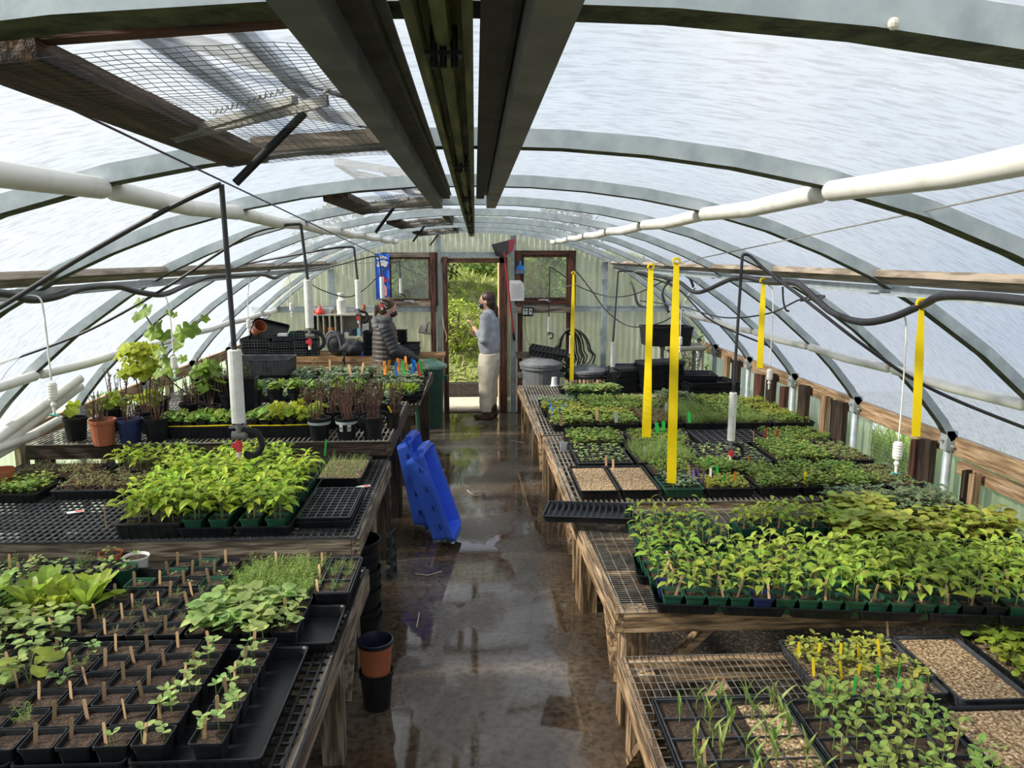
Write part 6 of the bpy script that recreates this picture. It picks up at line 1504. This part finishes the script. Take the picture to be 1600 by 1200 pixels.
mb = MB(); mb.rrings([(.50, .42, .98), (.52, .44, 1.0), (.52, .44, 1.03), (.50, .42, 1.035)], .03, cap1=True); mb.build('tabletop', M_BG, o)
for sx in (-1, 1):
    for sy in (-1, 1): mb = MB(); mb.tube([(sx*.21, sy*.17, 0), (sx*.21, sy*.17, .985)], .024, 10); mb.build('leg', M_BG, o)
crate(A(1040, 530, 9.62).x, 9.62, 1.036, .62, .40, .24, 'large black rectangular tub on the plastic table', grid=False, name='black_tub', group=None)
mb = MB(); 
for i in range(40): mb.tube(smooth_curve([(rnd(-.15, .15), rnd(-.2, .2), 0), (rnd(-.15, .15), rnd(-.2, .2), rnd(.3, .8)), (rnd(-.2, .2), rnd(-.2, .2), rnd(.5, 1.1))], 4), .003, 4)
mb.cur = 1
for i in range(500): mb.leaf((rnd(-.2, .2), rnd(-.25, .25), rnd(.2, 1.15)), rnd(0, 6), rnd(-.5, 1), .05, .03, .6, 'ovate')
tag(mb.build('climbing_weeds', [M_TWIG, L_VINE2], None, loc=(2.86, 10.05, 0)), 'weedy climbing plant in the back right corner', 'plant')

# ================================================================== things on the floor
def bluecrate(c, ex, ey, ez, w, l, h, lab):
    # c: centre of the base panel; ex width dir, ey length dir, ez opening dir
    o = bpy.data.objects.new('blue_crate', None); COL.objects.link(o); tag(o, lab, 'crate', 'blue crates leaning on the left bench')
    o.matrix_world = Matrix(((ex.x, ey.x, ez.x, c.x), (ex.y, ey.y, ez.y, c.y), (ex.z, ey.z, ez.z, c.z), (0, 0, 0, 1)))
    mb = MB(); mb.rrings([(w-.05, l-.05, 0), (w-.015, l-.015, h-.03), (w, l, h-.03), (w+.002, l+.002, h), (w-.02, l-.02, h), (w-.03, l-.03, h-.028), (w-.062, l-.062, .006)], .025, cap1=True); mb.build('shell', M_BLUE, o)
    for s in (-1, 1):
        mb = MB(); mb.rrings([(w*.62, .035, h-.055), (w*.66, .045, h-.05), (w*.66, .045, h-.002), (w*.62, .035, h)], .01, c=(0, s*(l/2+.012)), cap1=True); mb.build('handle_lip', M_BLUE, o)
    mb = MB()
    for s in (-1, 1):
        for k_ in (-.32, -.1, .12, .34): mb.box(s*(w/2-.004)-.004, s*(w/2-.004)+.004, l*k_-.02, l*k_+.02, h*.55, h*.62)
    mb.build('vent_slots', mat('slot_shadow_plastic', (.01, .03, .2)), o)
    return o
def place_crate(base, top, face, w, l, h, lab):
    ey = (top-base).normalized(); ez = (face-ey*face.dot(ey)).normalized(); ex = ey.cross(ez)
    return bluecrate((base+top)/2, ex, ey, ez, w, l, h, lab)
B1 = atz(692, 855, .02); T1 = aty(657, 700, 5.55)
place_crate(Vector((-.285, 5.60, .035)), Vector((-.505, 5.64, .69)), Vector((1, -.13, .25)), .40, .68, .15, 'blue crate leaning on its end in front, lighter and nearer of two')
place_crate(Vector((-.455, 5.86, .035)), Vector((-.60, 5.9, .77)), Vector((1, -.10, .2)), .40, .68, .12, 'blue crate leaning behind the nearer blue crate')
# buckets under left benches
p = atz(588, 1110, 0)
o = round_pot(p.x, p.y+.04, 0, .083, .19, M_BLACK, 'black pot standing on floor under the terracotta pot', None)
o = empty('round_pot', (p.x, p.y+.04, .155), 'orange terracotta-coloured pot stacked in the black floor pot', 'plant pot')
mb = MB(); mb.lathe([(.066, 0), (.078, .155), (.082, .155), (.083, .175), (.077, .175), (.064, .01)], n=26); mb.build('pot_body', M_TERRA, o)
o = empty('round_pot', (p.x, p.y+.04, .27), 'dark blue-black pot at top of the small floor stack', 'plant pot')
mb = MB(); mb.lathe([(.064, 0), (.078, .055), (.084, .055), (.086, .075), (.08, .077), (.062, .01)], n=26); mb.build('pot_body', mat('navy_pot', (.012, .016, .035), rough=.3), o)
for k_ in range(9):
    x, y = -.655+rnd(-.005, .005), 4.02+rnd(-.01, .01); o = empty('black_bucket', (x, y, k_*.055), 'black bucket in the tall stack under left bench, %s from bottom' % ordw(k_), 'bucket', 'stack of black buckets')
    mb = MB(); mb.lathe([(.095, 0), (.118, .17), (.125, .17), (.127, .19), (.12, .19), (.09, .01)], n=24); mb.build('bucket_body', M_BLACK, o)
for k_ in range(4):
    o = empty('black_bucket', (-.85, 3.78, k_*.06), 'black bucket in lower stack beneath near left bench, %s from bottom' % ordw(k_), 'bucket', 'low stack of black buckets')
    mb = MB(); mb.lathe([(.10, 0), (.125, .22), (.132, .22), (.134, .24), (.126, .24), (.095, .01)], n=20); mb.build('bucket_body', M_BLACK, o)
o = empty('pot_holder_tray', (-.56, 4.95, .16), 'black six-hole tray standing on edge below left bench', 'tray', rz=Euler((R(90), 0, R(78))))
mb = MB()
for j in range(5): mb.box(-.05, .05, -.17+.085*j-.004, -.17+.085*j+.004, -.01, 0)
mb.box(-.054, -.046, -.175, .175, -.01, 0); mb.box(.046, .054, -.175, .175, -.01, 0)
for j in range(4): mb.lathe([(.025, -.05), (.036, -.002)], c=(0, -.127+.085*j, 0), n=14)
mb.build('cells', M_GREY_TRAY, o)
# white pipes lying at the left edge by the vines
for i, (a, b, Y0, Y1, lab) in enumerate((((-60, 725), (124, 592), 4.3, 5.6, 'thick white pipe propped at left edge, uppermost'), ((-60, 742), (124, 604), 4.3, 5.65, 'thick white pipe propped at left edge, beneath the first'), ((-30, 725), (94, 655), 4.5, 5.5, 'white pipe lying lower on vine bench, left edge'), ((-40, 712), (55, 680), 4.4, 5.0, 'short white pipe with brown tip, left edge'))):
    mb = MB(); mb.tube([aty(*a, Y0), aty(*b, Y1)], .034 if i < 2 else .028, 16); tag(mb.build('white_pipe', M_PVC, smooth=True), lab, 'pipe', 'loose white pipes at the left edge')
p = aty(-10, 700, 4.4)
mb = MB(); mb.lathe([(.05, 0), (.06, .12), (.064, .12), (.064, .14)], n=18); tag(mb.build('terracotta_pot', M_TERRA, None, loc=(p.x+.02, 4.42, Z2+.01)), 'orange pot cut off by the left edge of the photo', 'plant pot')

# ================================================================== outside
M_OUT = mat('outside_soil', (.22, .24, .08), (.10, .12, .04), rough=.9, scale=3, detail=8)
mb = MB()
def gz(x, y):
    t = max(0, y-12.3); return -.02+2.35*(1-math.exp(-t*.42))+.10*noise.noise(Vector((x*.6, y*.6, 0)))*min(1, t)
nx, ny = 40, 40
for j in range(ny+1):
    for i in range(nx+1):
        x = -3.7+7.7*i/nx; y = 11.6+14*j/ny; mb.v.append((x, y, gz(x, y)))
for j in range(ny):
    for i in range(nx): a = j*(nx+1)+i; mb.f.append((a, a+1, a+nx+2, a+nx+1)); mb.m.append(0)
struct(mb.build('hillside', M_OUT, smooth=True)).name = 'ground'
mb = MB(); mb.box(-1.6, 1.8, YB, 11.72, -.08, -.004); struct(mb.build('paving', mat('sunlit_paving', (.46, .42, .34), (.36, .32, .25), rough=.85, scale=5, bump=.1))).name = 'floor_outside'
mb = MB(); mb.box(-9, -3.3, -4, 12, -.1, -.03); mb.box(3.3, 9, -4, 12, -.1, -.03); mb.box(-9, 9, -8, -1.9, -.1, -.03)
struct(mb.build('yard', mat('pale_bounce_ground', (.30, .33, .36), (.24, .26, .29), rough=.9, scale=9))).name = 'ground'  # unseen side ground; pale tone invented for neutral bounce and greyer lower film
mb = MB(); mb.box(-2.2, 2.2, 11.75, 11.80, -.02, .20); mb.box(-2.2, 2.2, 11.80, 11.86, .17, .21)
tag(mb.build('raised_bed_edge', mat('dark_edging', (.05, .045, .04), (.02, .02, .018), rough=.6, scale=20)), 'low dark edging board across the path outside the door', 'edging')
M_GR = leafmat('bright_grass', (.36, .50, .08), (.18, .28, .04), trans=.4); M_GR2 = leafmat('shrub_leaf', (.30, .40, .10), (.14, .20, .05), trans=.35); M_GR3 = leafmat('dark_shrub_leaf', (.06, .10, .03), (.03, .05, .02), trans=.25); M_DRY = leafmat('dry_leaf', (.34, .32, .16), (.22, .2, .1), trans=.3)
random.seed(11)
mb = MB()
for i in range(13000):
    x = rnd(-3.4, 3.8); y = 11.9+rnd(0, 1)**1.3*7; mb.cur = 0 if rnd(0, 1) > .12 else 1
    mb.leaf((x, y, gz(x, y)-.02), rnd(0, 6.3), rnd(.7, 1.5), rnd(.10, .26), rnd(.015, .035), rnd(.2, 1.2), 'lance', .1, 3)
g_ = mb.build('hillside_grass', [M_GR, M_DRY]); tag(g_, 'bright wild grass covering the slope beyond the door', 'grass'); g_['kind'] = 'stuff'
def shrub(x, y, r, h, n, m, lab, s=.09, z=None, seed=0):
    random.seed(seed); z0 = gz(x, y) if z is None else z; o = empty('shrub', (x, y, z0), lab, 'shrub')
    mb = MB()
    for i in range(14):
        a = rnd(0, 6.3); mb.tube(smooth_curve([(0, 0, 0), (math.cos(a)*r*.4, math.sin(a)*r*.4, h*.5), (math.cos(a)*r*.9, math.sin(a)*r*.9, h*rnd(.6, 1))], 3), .006, 5)
    mb.build('branches', M_TWIG, o); mb = MB()
    for i in range(n):
        a = rnd(0, 6.3); t = rnd(-1, 1); rr = r*math.sqrt(max(0, 1-t*t))*rnd(.55, 1.05)*(1+.3*noise.noise(Vector((a, t, seed)))); mb.leaf((math.cos(a)*rr, math.sin(a)*rr, h*.5+h*.5*t), rnd(0, 6.3), rnd(-.6, 1.0), s*rnd(.7, 1.3), s*.6, .5, 'ovate', .12, 3)
    mb.build('foliage', m, o)
shrub(-1.0, 14.6, .7, 1.0, 1500, M_GR3, 'dark shrub on slope seen through doorway, upper left', .10, seed=1)
shrub(.9, 14.6, .6, 1.0, 1300, M_GR2, 'leafy shrub on slope behind the standing person', .09, seed=2)
shrub(-.3, 13.0, .5, .8, 900, M_GR, 'low bright bush on slope just outside the doorway', .08, seed=3)
shrub(.2, 16.0, .9, 1.2, 1500, M_GR2, 'pale shrub high on the slope above doorway', .11, seed=4)
shrub(-2.0, 13.8, .7, 1.1, 1500, M_GR2, 'shrub outside behind the left window', .10, seed=5)
shrub(2.0, 14.0, .7, 1.1, 1500, M_GR2, 'shrub outside behind the right window', .10, seed=6)
shrub(1.9, 16.5, .9, 1.3, 1500, M_GR3, 'dark shrub high behind the right window', .12, seed=7)
shrub(-2.7, 16.2, 1.0, 1.3, 1500, M_GR3, 'dark shrub high behind the left window', .12, seed=8)
shrub(-4.3, 4.3, .55, 1.5, 900, M_GR2, 'shrub outside the left film casting leaf shadows, nearer', .12, z=-.03, seed=9)
shrub(-4.2, 5.3, .5, 1.3, 800, M_GR2, 'shrub outside the left film casting leaf shadows, farther', .12, z=-.03, seed=10)
mb = MB(); random.seed(12)
for i in range(2600):
    x = rnd(3.75, 4.9); y = rnd(4.6, 8.5); mb.leaf((x, y, -.03), rnd(0, 6.3), rnd(.8, 1.5), rnd(.2, .5), rnd(.012, .03), rnd(.2, 1), 'lance', .1, 3)
g_ = mb.build('tall_grass', M_GR); tag(g_, 'tall sunlit grass outside the netted opening on right', 'grass'); g_['kind'] = 'stuff'
# ================================================================== people
SKIN = mat('skin', (.56, .33, .24), (.50, .28, .20), rough=.5, scale=9)
SKIN2 = mat('pale_skin', (.62, .40, .31), (.55, .34, .26), rough=.5, scale=9)
def hand(bm, w, d, pn, side, s=1.0, curl=.5):
    """w wrist, d direction to fingers, pn palm normal, side toward the thumb"""
    d = d.normalized(); side = (side-d*side.dot(d)).normalized(); pn = d.cross(side) if pn is None else pn
    pal = w+d*.075*s
    for k in (-1, 0, 1): capsule(bm, w+side*(.016*k*s)+d*.01*s, pal+side*(.024*k*s), .0135*s, .0125*s, 8)
    for k, L in enumerate((.072, .080, .074, .058)):
        b = pal+side*((1.5-k)*.0185*s); c1 = curl*(.9+.15*k); dd = d
        seg = [L*.45, L*.32, L*.26]; p = b
        for q, sg in enumerate(seg):
            dd = (dd*math.cos(c1)+pn*math.sin(c1)).normalized(); e = p+dd*sg*s; capsule(bm, p, e, (.0085-.0007*q)*s, (.0080-.0008*q)*s, 8); p = e
    t0 = w+d*.022*s+side*.024*s; t1 = t0+(side*.8+d*.7+pn*.3).normalized()*.035*s; t2 = t1+(d*.8+side*.1+pn*.55).normalized()*.032*s
    capsule(bm, t0, t1, .012*s, .0095*s, 8); capsule(bm, t1, t2, .0095*s, .0078*s, 8)
def head(bm, c, f, u, s=1.0):
    """c centre of skull, f facing, u up"""
    r = u.cross(f).normalized(); M = Matrix((r, f, u)).transposed()
    ellip(bm, c+u*.02*s, (.074*s, .092*s, .098*s), M); ellip(bm, c+f*.022*s-u*.055*s, (.056*s, .066*s, .062*s), M); ellip(bm, c+f*.05*s-u*.098*s, (.030*s, .026*s, .022*s), M)
    capsule(bm, c+f*.088*s+u*.012*s, c+f*.108*s-u*.026*s, .008*s, .0125*s, 8)
    ellip(bm, c+f*.085*s+u*.026*s, (.05*s, .014*s, .010*s), M)
    for k in (-1, 1):
        ellip(bm, c+r*.074*s*k-f*.005*s-u*.012*s, (.010*s, .020*s, .032*s), M); ellip(bm, c+r*.035*s*k+f*.066*s-u*.022*s, (.022*s, .018*s, .018*s), M)
    ellip(bm, c+f*.090*s-u*.058*s, (.022*s, .010*s, .006*s), M); ellip(bm, c+f*.088*s-u*.070*s, (.019*s, .010*s, .007*s), M)
def face_bits(o, c, f, u, s, lash):
    r = u.cross(f).normalized()
    for k in (-1, 1):
        mb = MB(); p = c+r*.032*s*k+f*.086*s+u*.006*s; mb.sphere(p, .0105*s, 10, 8); mb.build('eye', M_WTAG, o)
        mb = MB(); mb.sphere(p+f*.0075*s, .0055*s, 8, 6); mb.build('iris', lash, o)
        mb = MB(); mb.tube([p+u*.018*s-r*.016*s*k+f*.008*s, p+u*.022*s+f*.010*s, p+u*.017*s+r*.018*s*k], .003*s, 5); mb.build('eyebrow', lash, o)
def person(x, y, yaw, lab):
    return empty('person', (x, y, 0), lab, 'person', rz=yaw)
# --- standing person in the doorway; local +Y is the facing direction, +X is her right-hand... (x right, z up)
o = person(.185, 10.12, R(72), 'standing person in grey sweatshirt and cream trousers, masked, by the doorway')
V3 = Vector
HIPZ, SHZ = .90, 1.37
def armpts(sh, el, wr): return [V3(sh), V3(el), V3(wr)]
Rr = armpts((.17, 0, 1.36), (.205, .00, 1.09), (.09, .19, 1.13))     # her right arm
Ll = armpts((-.17, .0, 1.36), (-.20, .02, 1.08), (-.03, .21, 1.22))
def body(bm):
    head(bm, V3((0, .03, 1.565)), V3((0, 1, -.05)).normalized(), V3((0, .05, 1)).normalized(), 1.02)
    capsule(bm, (0, .0, 1.36), (0, .015, 1.50), .055, .052)
    loft(bm, [((0, 0, .86), .15, .11), ((0, 0, 1.0), .13, .10), ((0, 0, 1.2), .145, .105), ((0, 0, 1.34), .17, .095), ((0, 0, 1.41), .09, .06)])
    for A3 in (Rr, Ll): capsule(bm, A3[0], A3[1], .046, .036); capsule(bm, A3[1], A3[2], .036, .025)
    for k in (-1, 1):
        capsule(bm, (k*.085, 0, .88), (k*.095, .02, .48), .085, .055); capsule(bm, (k*.095, .02, .48), (k*.10, -.01, .09), .055, .036)
        capsule(bm, (k*.10, -.03, .05), (k*.115, .12, .035), .036, .03)
    hand(bm, Rr[2], V3((-.6, .7, .0)), V3((-.4, -.3, .8)), V3((0, .3, .9)), 1.0, .55)
    hand(bm, Ll[2], V3((.15, .45, .8)), V3((.3, .7, -.3)), V3((.9, .2, .1)), 1.0, .6)
organic('body', body, .0065, SKIN, o, 2)
hc, hf, hu = V3((0, .03, 1.565)), V3((0, 1, -.05)).normalized(), V3((0, .05, 1)).normalized()
DARKH = mat('dark_brown_hair', (.045, .020, .014), (.018, .009, .007), rough=.45, scale=30, stretch=(1, 1, .2), bump=.3)
face_bits(o, hc, hf, hu, 1.02, DARKH)
def f(bm):
    ellip(bm, hc-hf*.018+hu*.038, (.086, .098, .092)); ellip(bm, hc-hf*.05-hu*.02, (.078, .066, .09)); ellip(bm, hc-hf*.085-hu*.03, (.035, .035, .035))
    P = [hc-hf*.09-hu*.03, hc-hf*.115-hu*.10, hc-hf*.11-hu*.19, hc-hf*.07+V3((.05, 0, 0))-hu*.28]
    for a, b, r0, r1 in zip(P, P[1:], (.032, .034, .034), (.034, .034, .024)): capsule(bm, a, b, r0, r1)
    Q = [V3((.10, -.03, 1.47)), V3((.13, .05, 1.40)), V3((.115, .11, 1.30)), V3((.105, .13, 1.20))]
    for a, b, r0, r1 in zip(Q, Q[1:], (.02, .024, .022), (.024, .022, .008)): capsule(bm, a, b, r0, r1)
    capsule(bm, P[0]+V3((.03, 0, 0)), Q[0], .022, .02)
organic('hair', f, .008, DARKH, o, 2)
def fm(bm):
    ellip(bm, hc+hf*.055-hu*.055, (.060, .060, .050)); ellip(bm, hc+hf*.105-hu*.045, (.022, .018, .030))
mk = organic('face_mask', fm, .005, mat('black_mask', (.012, .012, .014)), o, 1)
mb = MB()
for (a_, b_) in ((-.9, .01), (-.35, -.02), (.2, .012), (.75, -.018), (1.2, .012), (-.62, -.032), (.48, .03)):
    p = hc+hf*(.055+.063*math.cos(a_))-hu*.055+V3((.0625*math.sin(a_), 0, b_)); mb.sphere(p, .009, 10, 6, (1, 1, 1))
mb.build('white_dots', M_WTAG, mk)
def f(bm):
    loft(bm, [((0, 0, .885), .165, .125), ((0, 0, .93), .175, .135), ((0, .005, 1.0), .185, .145), ((0, 0, 1.2), .190, .135), ((0, 0, 1.34), .195, .118), ((0, 0, 1.41), .12, .085), ((0, .01, 1.455), .072, .068)])
    for A3 in (Rr, Ll):
        capsule(bm, A3[0], A3[1], .075, .066); e = A3[1].lerp(A3[2], .42); capsule(bm, A3[1], e, .068, .052)
SWEAT = mat('grey_sweatshirt', (.42, .44, .49), (.33, .35, .40), rough=.9, scale=7, bump=.2)
organic('sweatshirt', f, .010, SWEAT, o, 2, lambda c: .006*noise.noise(V3((c.x*9, c.y*9, c.z*14))))
def f(bm):
    loft(bm, [((0, 0, .78), .175, .13), ((0, 0, .86), .165, .125), ((0, 0, .965), .145, .11)])
    for k in (-1, 1):
        loft(bm, [((k*.112, .015, .11), .070, .080), ((k*.112, .02, .17), .075, .085), ((k*.108, .02, .5), .084, .10), ((k*.092, .01, .72), .098, .125), ((k*.085, 0, .88), .09, .12)])
organic('trousers', f, .010, mat('cream_denim', (.78, .70, .56), (.68, .60, .47), rough=.85, scale=6, bump=.15), o, 2, lambda c: .007*noise.noise(V3((c.x*10, c.y*10, c.z*12))))
for k in (-1, 1):
    def f(bm): capsule(bm, (k*.10, -.02, .06), (k*.10, -.02, .15), .05, .05); capsule(bm, (k*.10, -.045, .045), (k*.118, .15, .038), .045, .040); ellip(bm, (k*.11, .06, .016), (.047, .14, .014))
    organic('boot', f, .007, mat('brown_boot', (.10, .045, .028), (.06, .027, .018), rough=.5), o, 2)
mb = MB(); w_ = Rr[2].lerp(Rr[1], .1); mb.tube([w_-(Rr[2]-Rr[1]).normalized()*.008, w_+(Rr[2]-Rr[1]).normalized()*.008], .031, 14); mb.build('wristband', M_BLACK, o)

# --- person in the dark padded jacket at the left, working over seedlings, facing right
o = person(-1.09, 9.28, R(-80), 'person in dark padded jacket with grey hood, ponytail, turned right')
hc = V3((0, .045, 1.535)); hf = V3((0, 1, -.22)).normalized(); hu = V3((0, .22, 1)).normalized()
RA = armpts((.19, .0, 1.30), (.24, .10, 1.04), (.19, .36, .93)); LA = armpts((-.19, .0, 1.30), (-.22, .10, 1.04), (-.12, .33, .95))
def body(bm):
    head(bm, hc, hf, hu, 1.02); capsule(bm, (0, 0, 1.33), (0, .02, 1.47), .055, .052)
    loft(bm, [((0, 0, .84), .15, .11), ((0, 0, 1.0), .14, .10), ((0, 0, 1.18), .145, .105), ((0, 0, 1.31), .17, .095), ((0, 0, 1.38), .09, .06)])
    for A3 in (RA, LA): capsule(bm, A3[0], A3[1], .046, .036); capsule(bm, A3[1], A3[2], .036, .025)
    for k in (-1, 1):
        capsule(bm, (k*.085, 0, .86), (k*.095, .02, .46), .085, .055); capsule(bm, (k*.095, .02, .46), (k*.10, -.01, .09), .055, .036); capsule(bm, (k*.10, -.03, .05), (k*.115, .12, .035), .036, .03)
    hand(bm, RA[2], V3((-.1, .85, -.35)), V3((0, -.3, -.9)), V3((-.9, .0, .0)), 1.0, .4); hand(bm, LA[2], V3((.2, .85, -.35)), V3((0, -.3, -.9)), V3((.9, 0, 0)), 1.0, .4)
organic('body', body, .0065, SKIN2, o, 2)
BRH = mat('brown_hair', (.15, .075, .04), (.07, .032, .018), rough=.45, scale=30, stretch=(1, 1, .2), bump=.3)
face_bits(o, hc, hf, hu, 1.02, BRH)
def f(bm):
    ellip(bm, hc-hf*.018+hu*.038, (.088, .102, .094)); ellip(bm, hc-hf*.05-hu*.02, (.080, .066, .085))
    ellip(bm, hc-hf*.115-hu*.0, (.040, .040, .040)); capsule(bm, hc-hf*.125-hu*.01, hc-hf*.13-hu*.10, .035, .02)
organic('hair', f, .008, BRH, o, 2)
def f(bm): ellip(bm, hc+hf*.055-hu*.055, (.060, .060, .050)); ellip(bm, hc+hf*.105-hu*.045, (.022, .018, .030))
mk = organic('face_mask', f, .005, mat('maroon_mask', (.06, .012, .02)), o, 1)
r_ = hu.cross(hf).normalized()
mb = MB()
for k in (-1, 1): mb.tube([hc+r_*k*.058+hf*.06-hu*.05, hc+r_*k*.090-hf*.0-hu*.03, hc+r_*k*.08-hf*.05+hu*.03, hc+r_*k*.05-hf*.10+hu*.04], .003, 5)
mb.build('mask_strap', M_WTAG, mk)
JK = mat('taupe_padded_cloth', (.085, .070, .066), (.06, .05, .048), rough=.5, scale=8); JK2 = mat('black_padded_cloth', (.03, .032, .037), (.02, .021, .025), rough=.45, scale=8)
def quilt(c): return .011*abs(math.sin(c.z*PI/.055))**.6-.006
def f(bm): loft(bm, [((0, 0, .74), .19, .15), ((0, 0, .82), .205, .165), ((0, 0, 1.0), .195, .155), ((0, 0, 1.18), .20, .15), ((0, 0, 1.30), .20, .135), ((0, 0, 1.37), .13, .10), ((0, .01, 1.41), .085, .08)])
organic('jacket', f, .010, JK, o, 1, quilt)
for A3 in (RA, LA):
    def f(bm): capsule(bm, A3[0], A3[1], .078, .068); capsule(bm, A3[1], A3[1].lerp(A3[2], .93), .068, .045)
    ax = (A3[1]-A3[0]).normalized(); ax2 = (A3[2]-A3[1]).normalized()
    organic('sleeve', f, .009, JK2, o, 1, lambda c: .009*abs(math.sin(((c-A3[0]).dot(ax) if (c-A3[1]).dot(ax2) < 0 else (c-A3[1]).dot(ax2))*PI/.052))**.6-.004)
def f(bm):
    for k in range(9):
        a0, a1 = PI*(.95+1.1*k/9), PI*(.95+1.1*(k+1)/9)
        capsule(bm, (.10*math.cos(a0), .02+.085*math.sin(a0), 1.405+.01*math.sin(a0)), (.10*math.cos(a1), .02+.085*math.sin(a1), 1.405), .036, .036)
    ellip(bm, (0, -.10, 1.375), (.11, .06, .06)); ellip(bm, (.0, -.085, 1.33), (.13, .07, .06))
organic('hood', f, .008, mat('grey_hood', (.15, .16, .165), (.11, .12, .125), rough=.8), o, 2)
def f(bm):
    loft(bm, [((0, 0, .76), .165, .125), ((0, 0, .88), .155, .12)])
    for k in (-1, 1): loft(bm, [((k*.10, 0, .10), .07, .075), ((k*.10, .02, .5), .08, .085), ((k*.09, 0, .84), .09, .11)])
organic('trousers', f, .011, mat('dark_jeans', (.03, .035, .05), rough=.8), o, 2)
for k in (-1, 1):
    def f(bm): capsule(bm, (k*.10, -.02, .06), (k*.10, -.02, .13), .045, .045); capsule(bm, (k*.10, -.045, .045), (k*.118, .15, .038), .045, .038)
    organic('boot', f, .008, M_BLACK, o, 2)
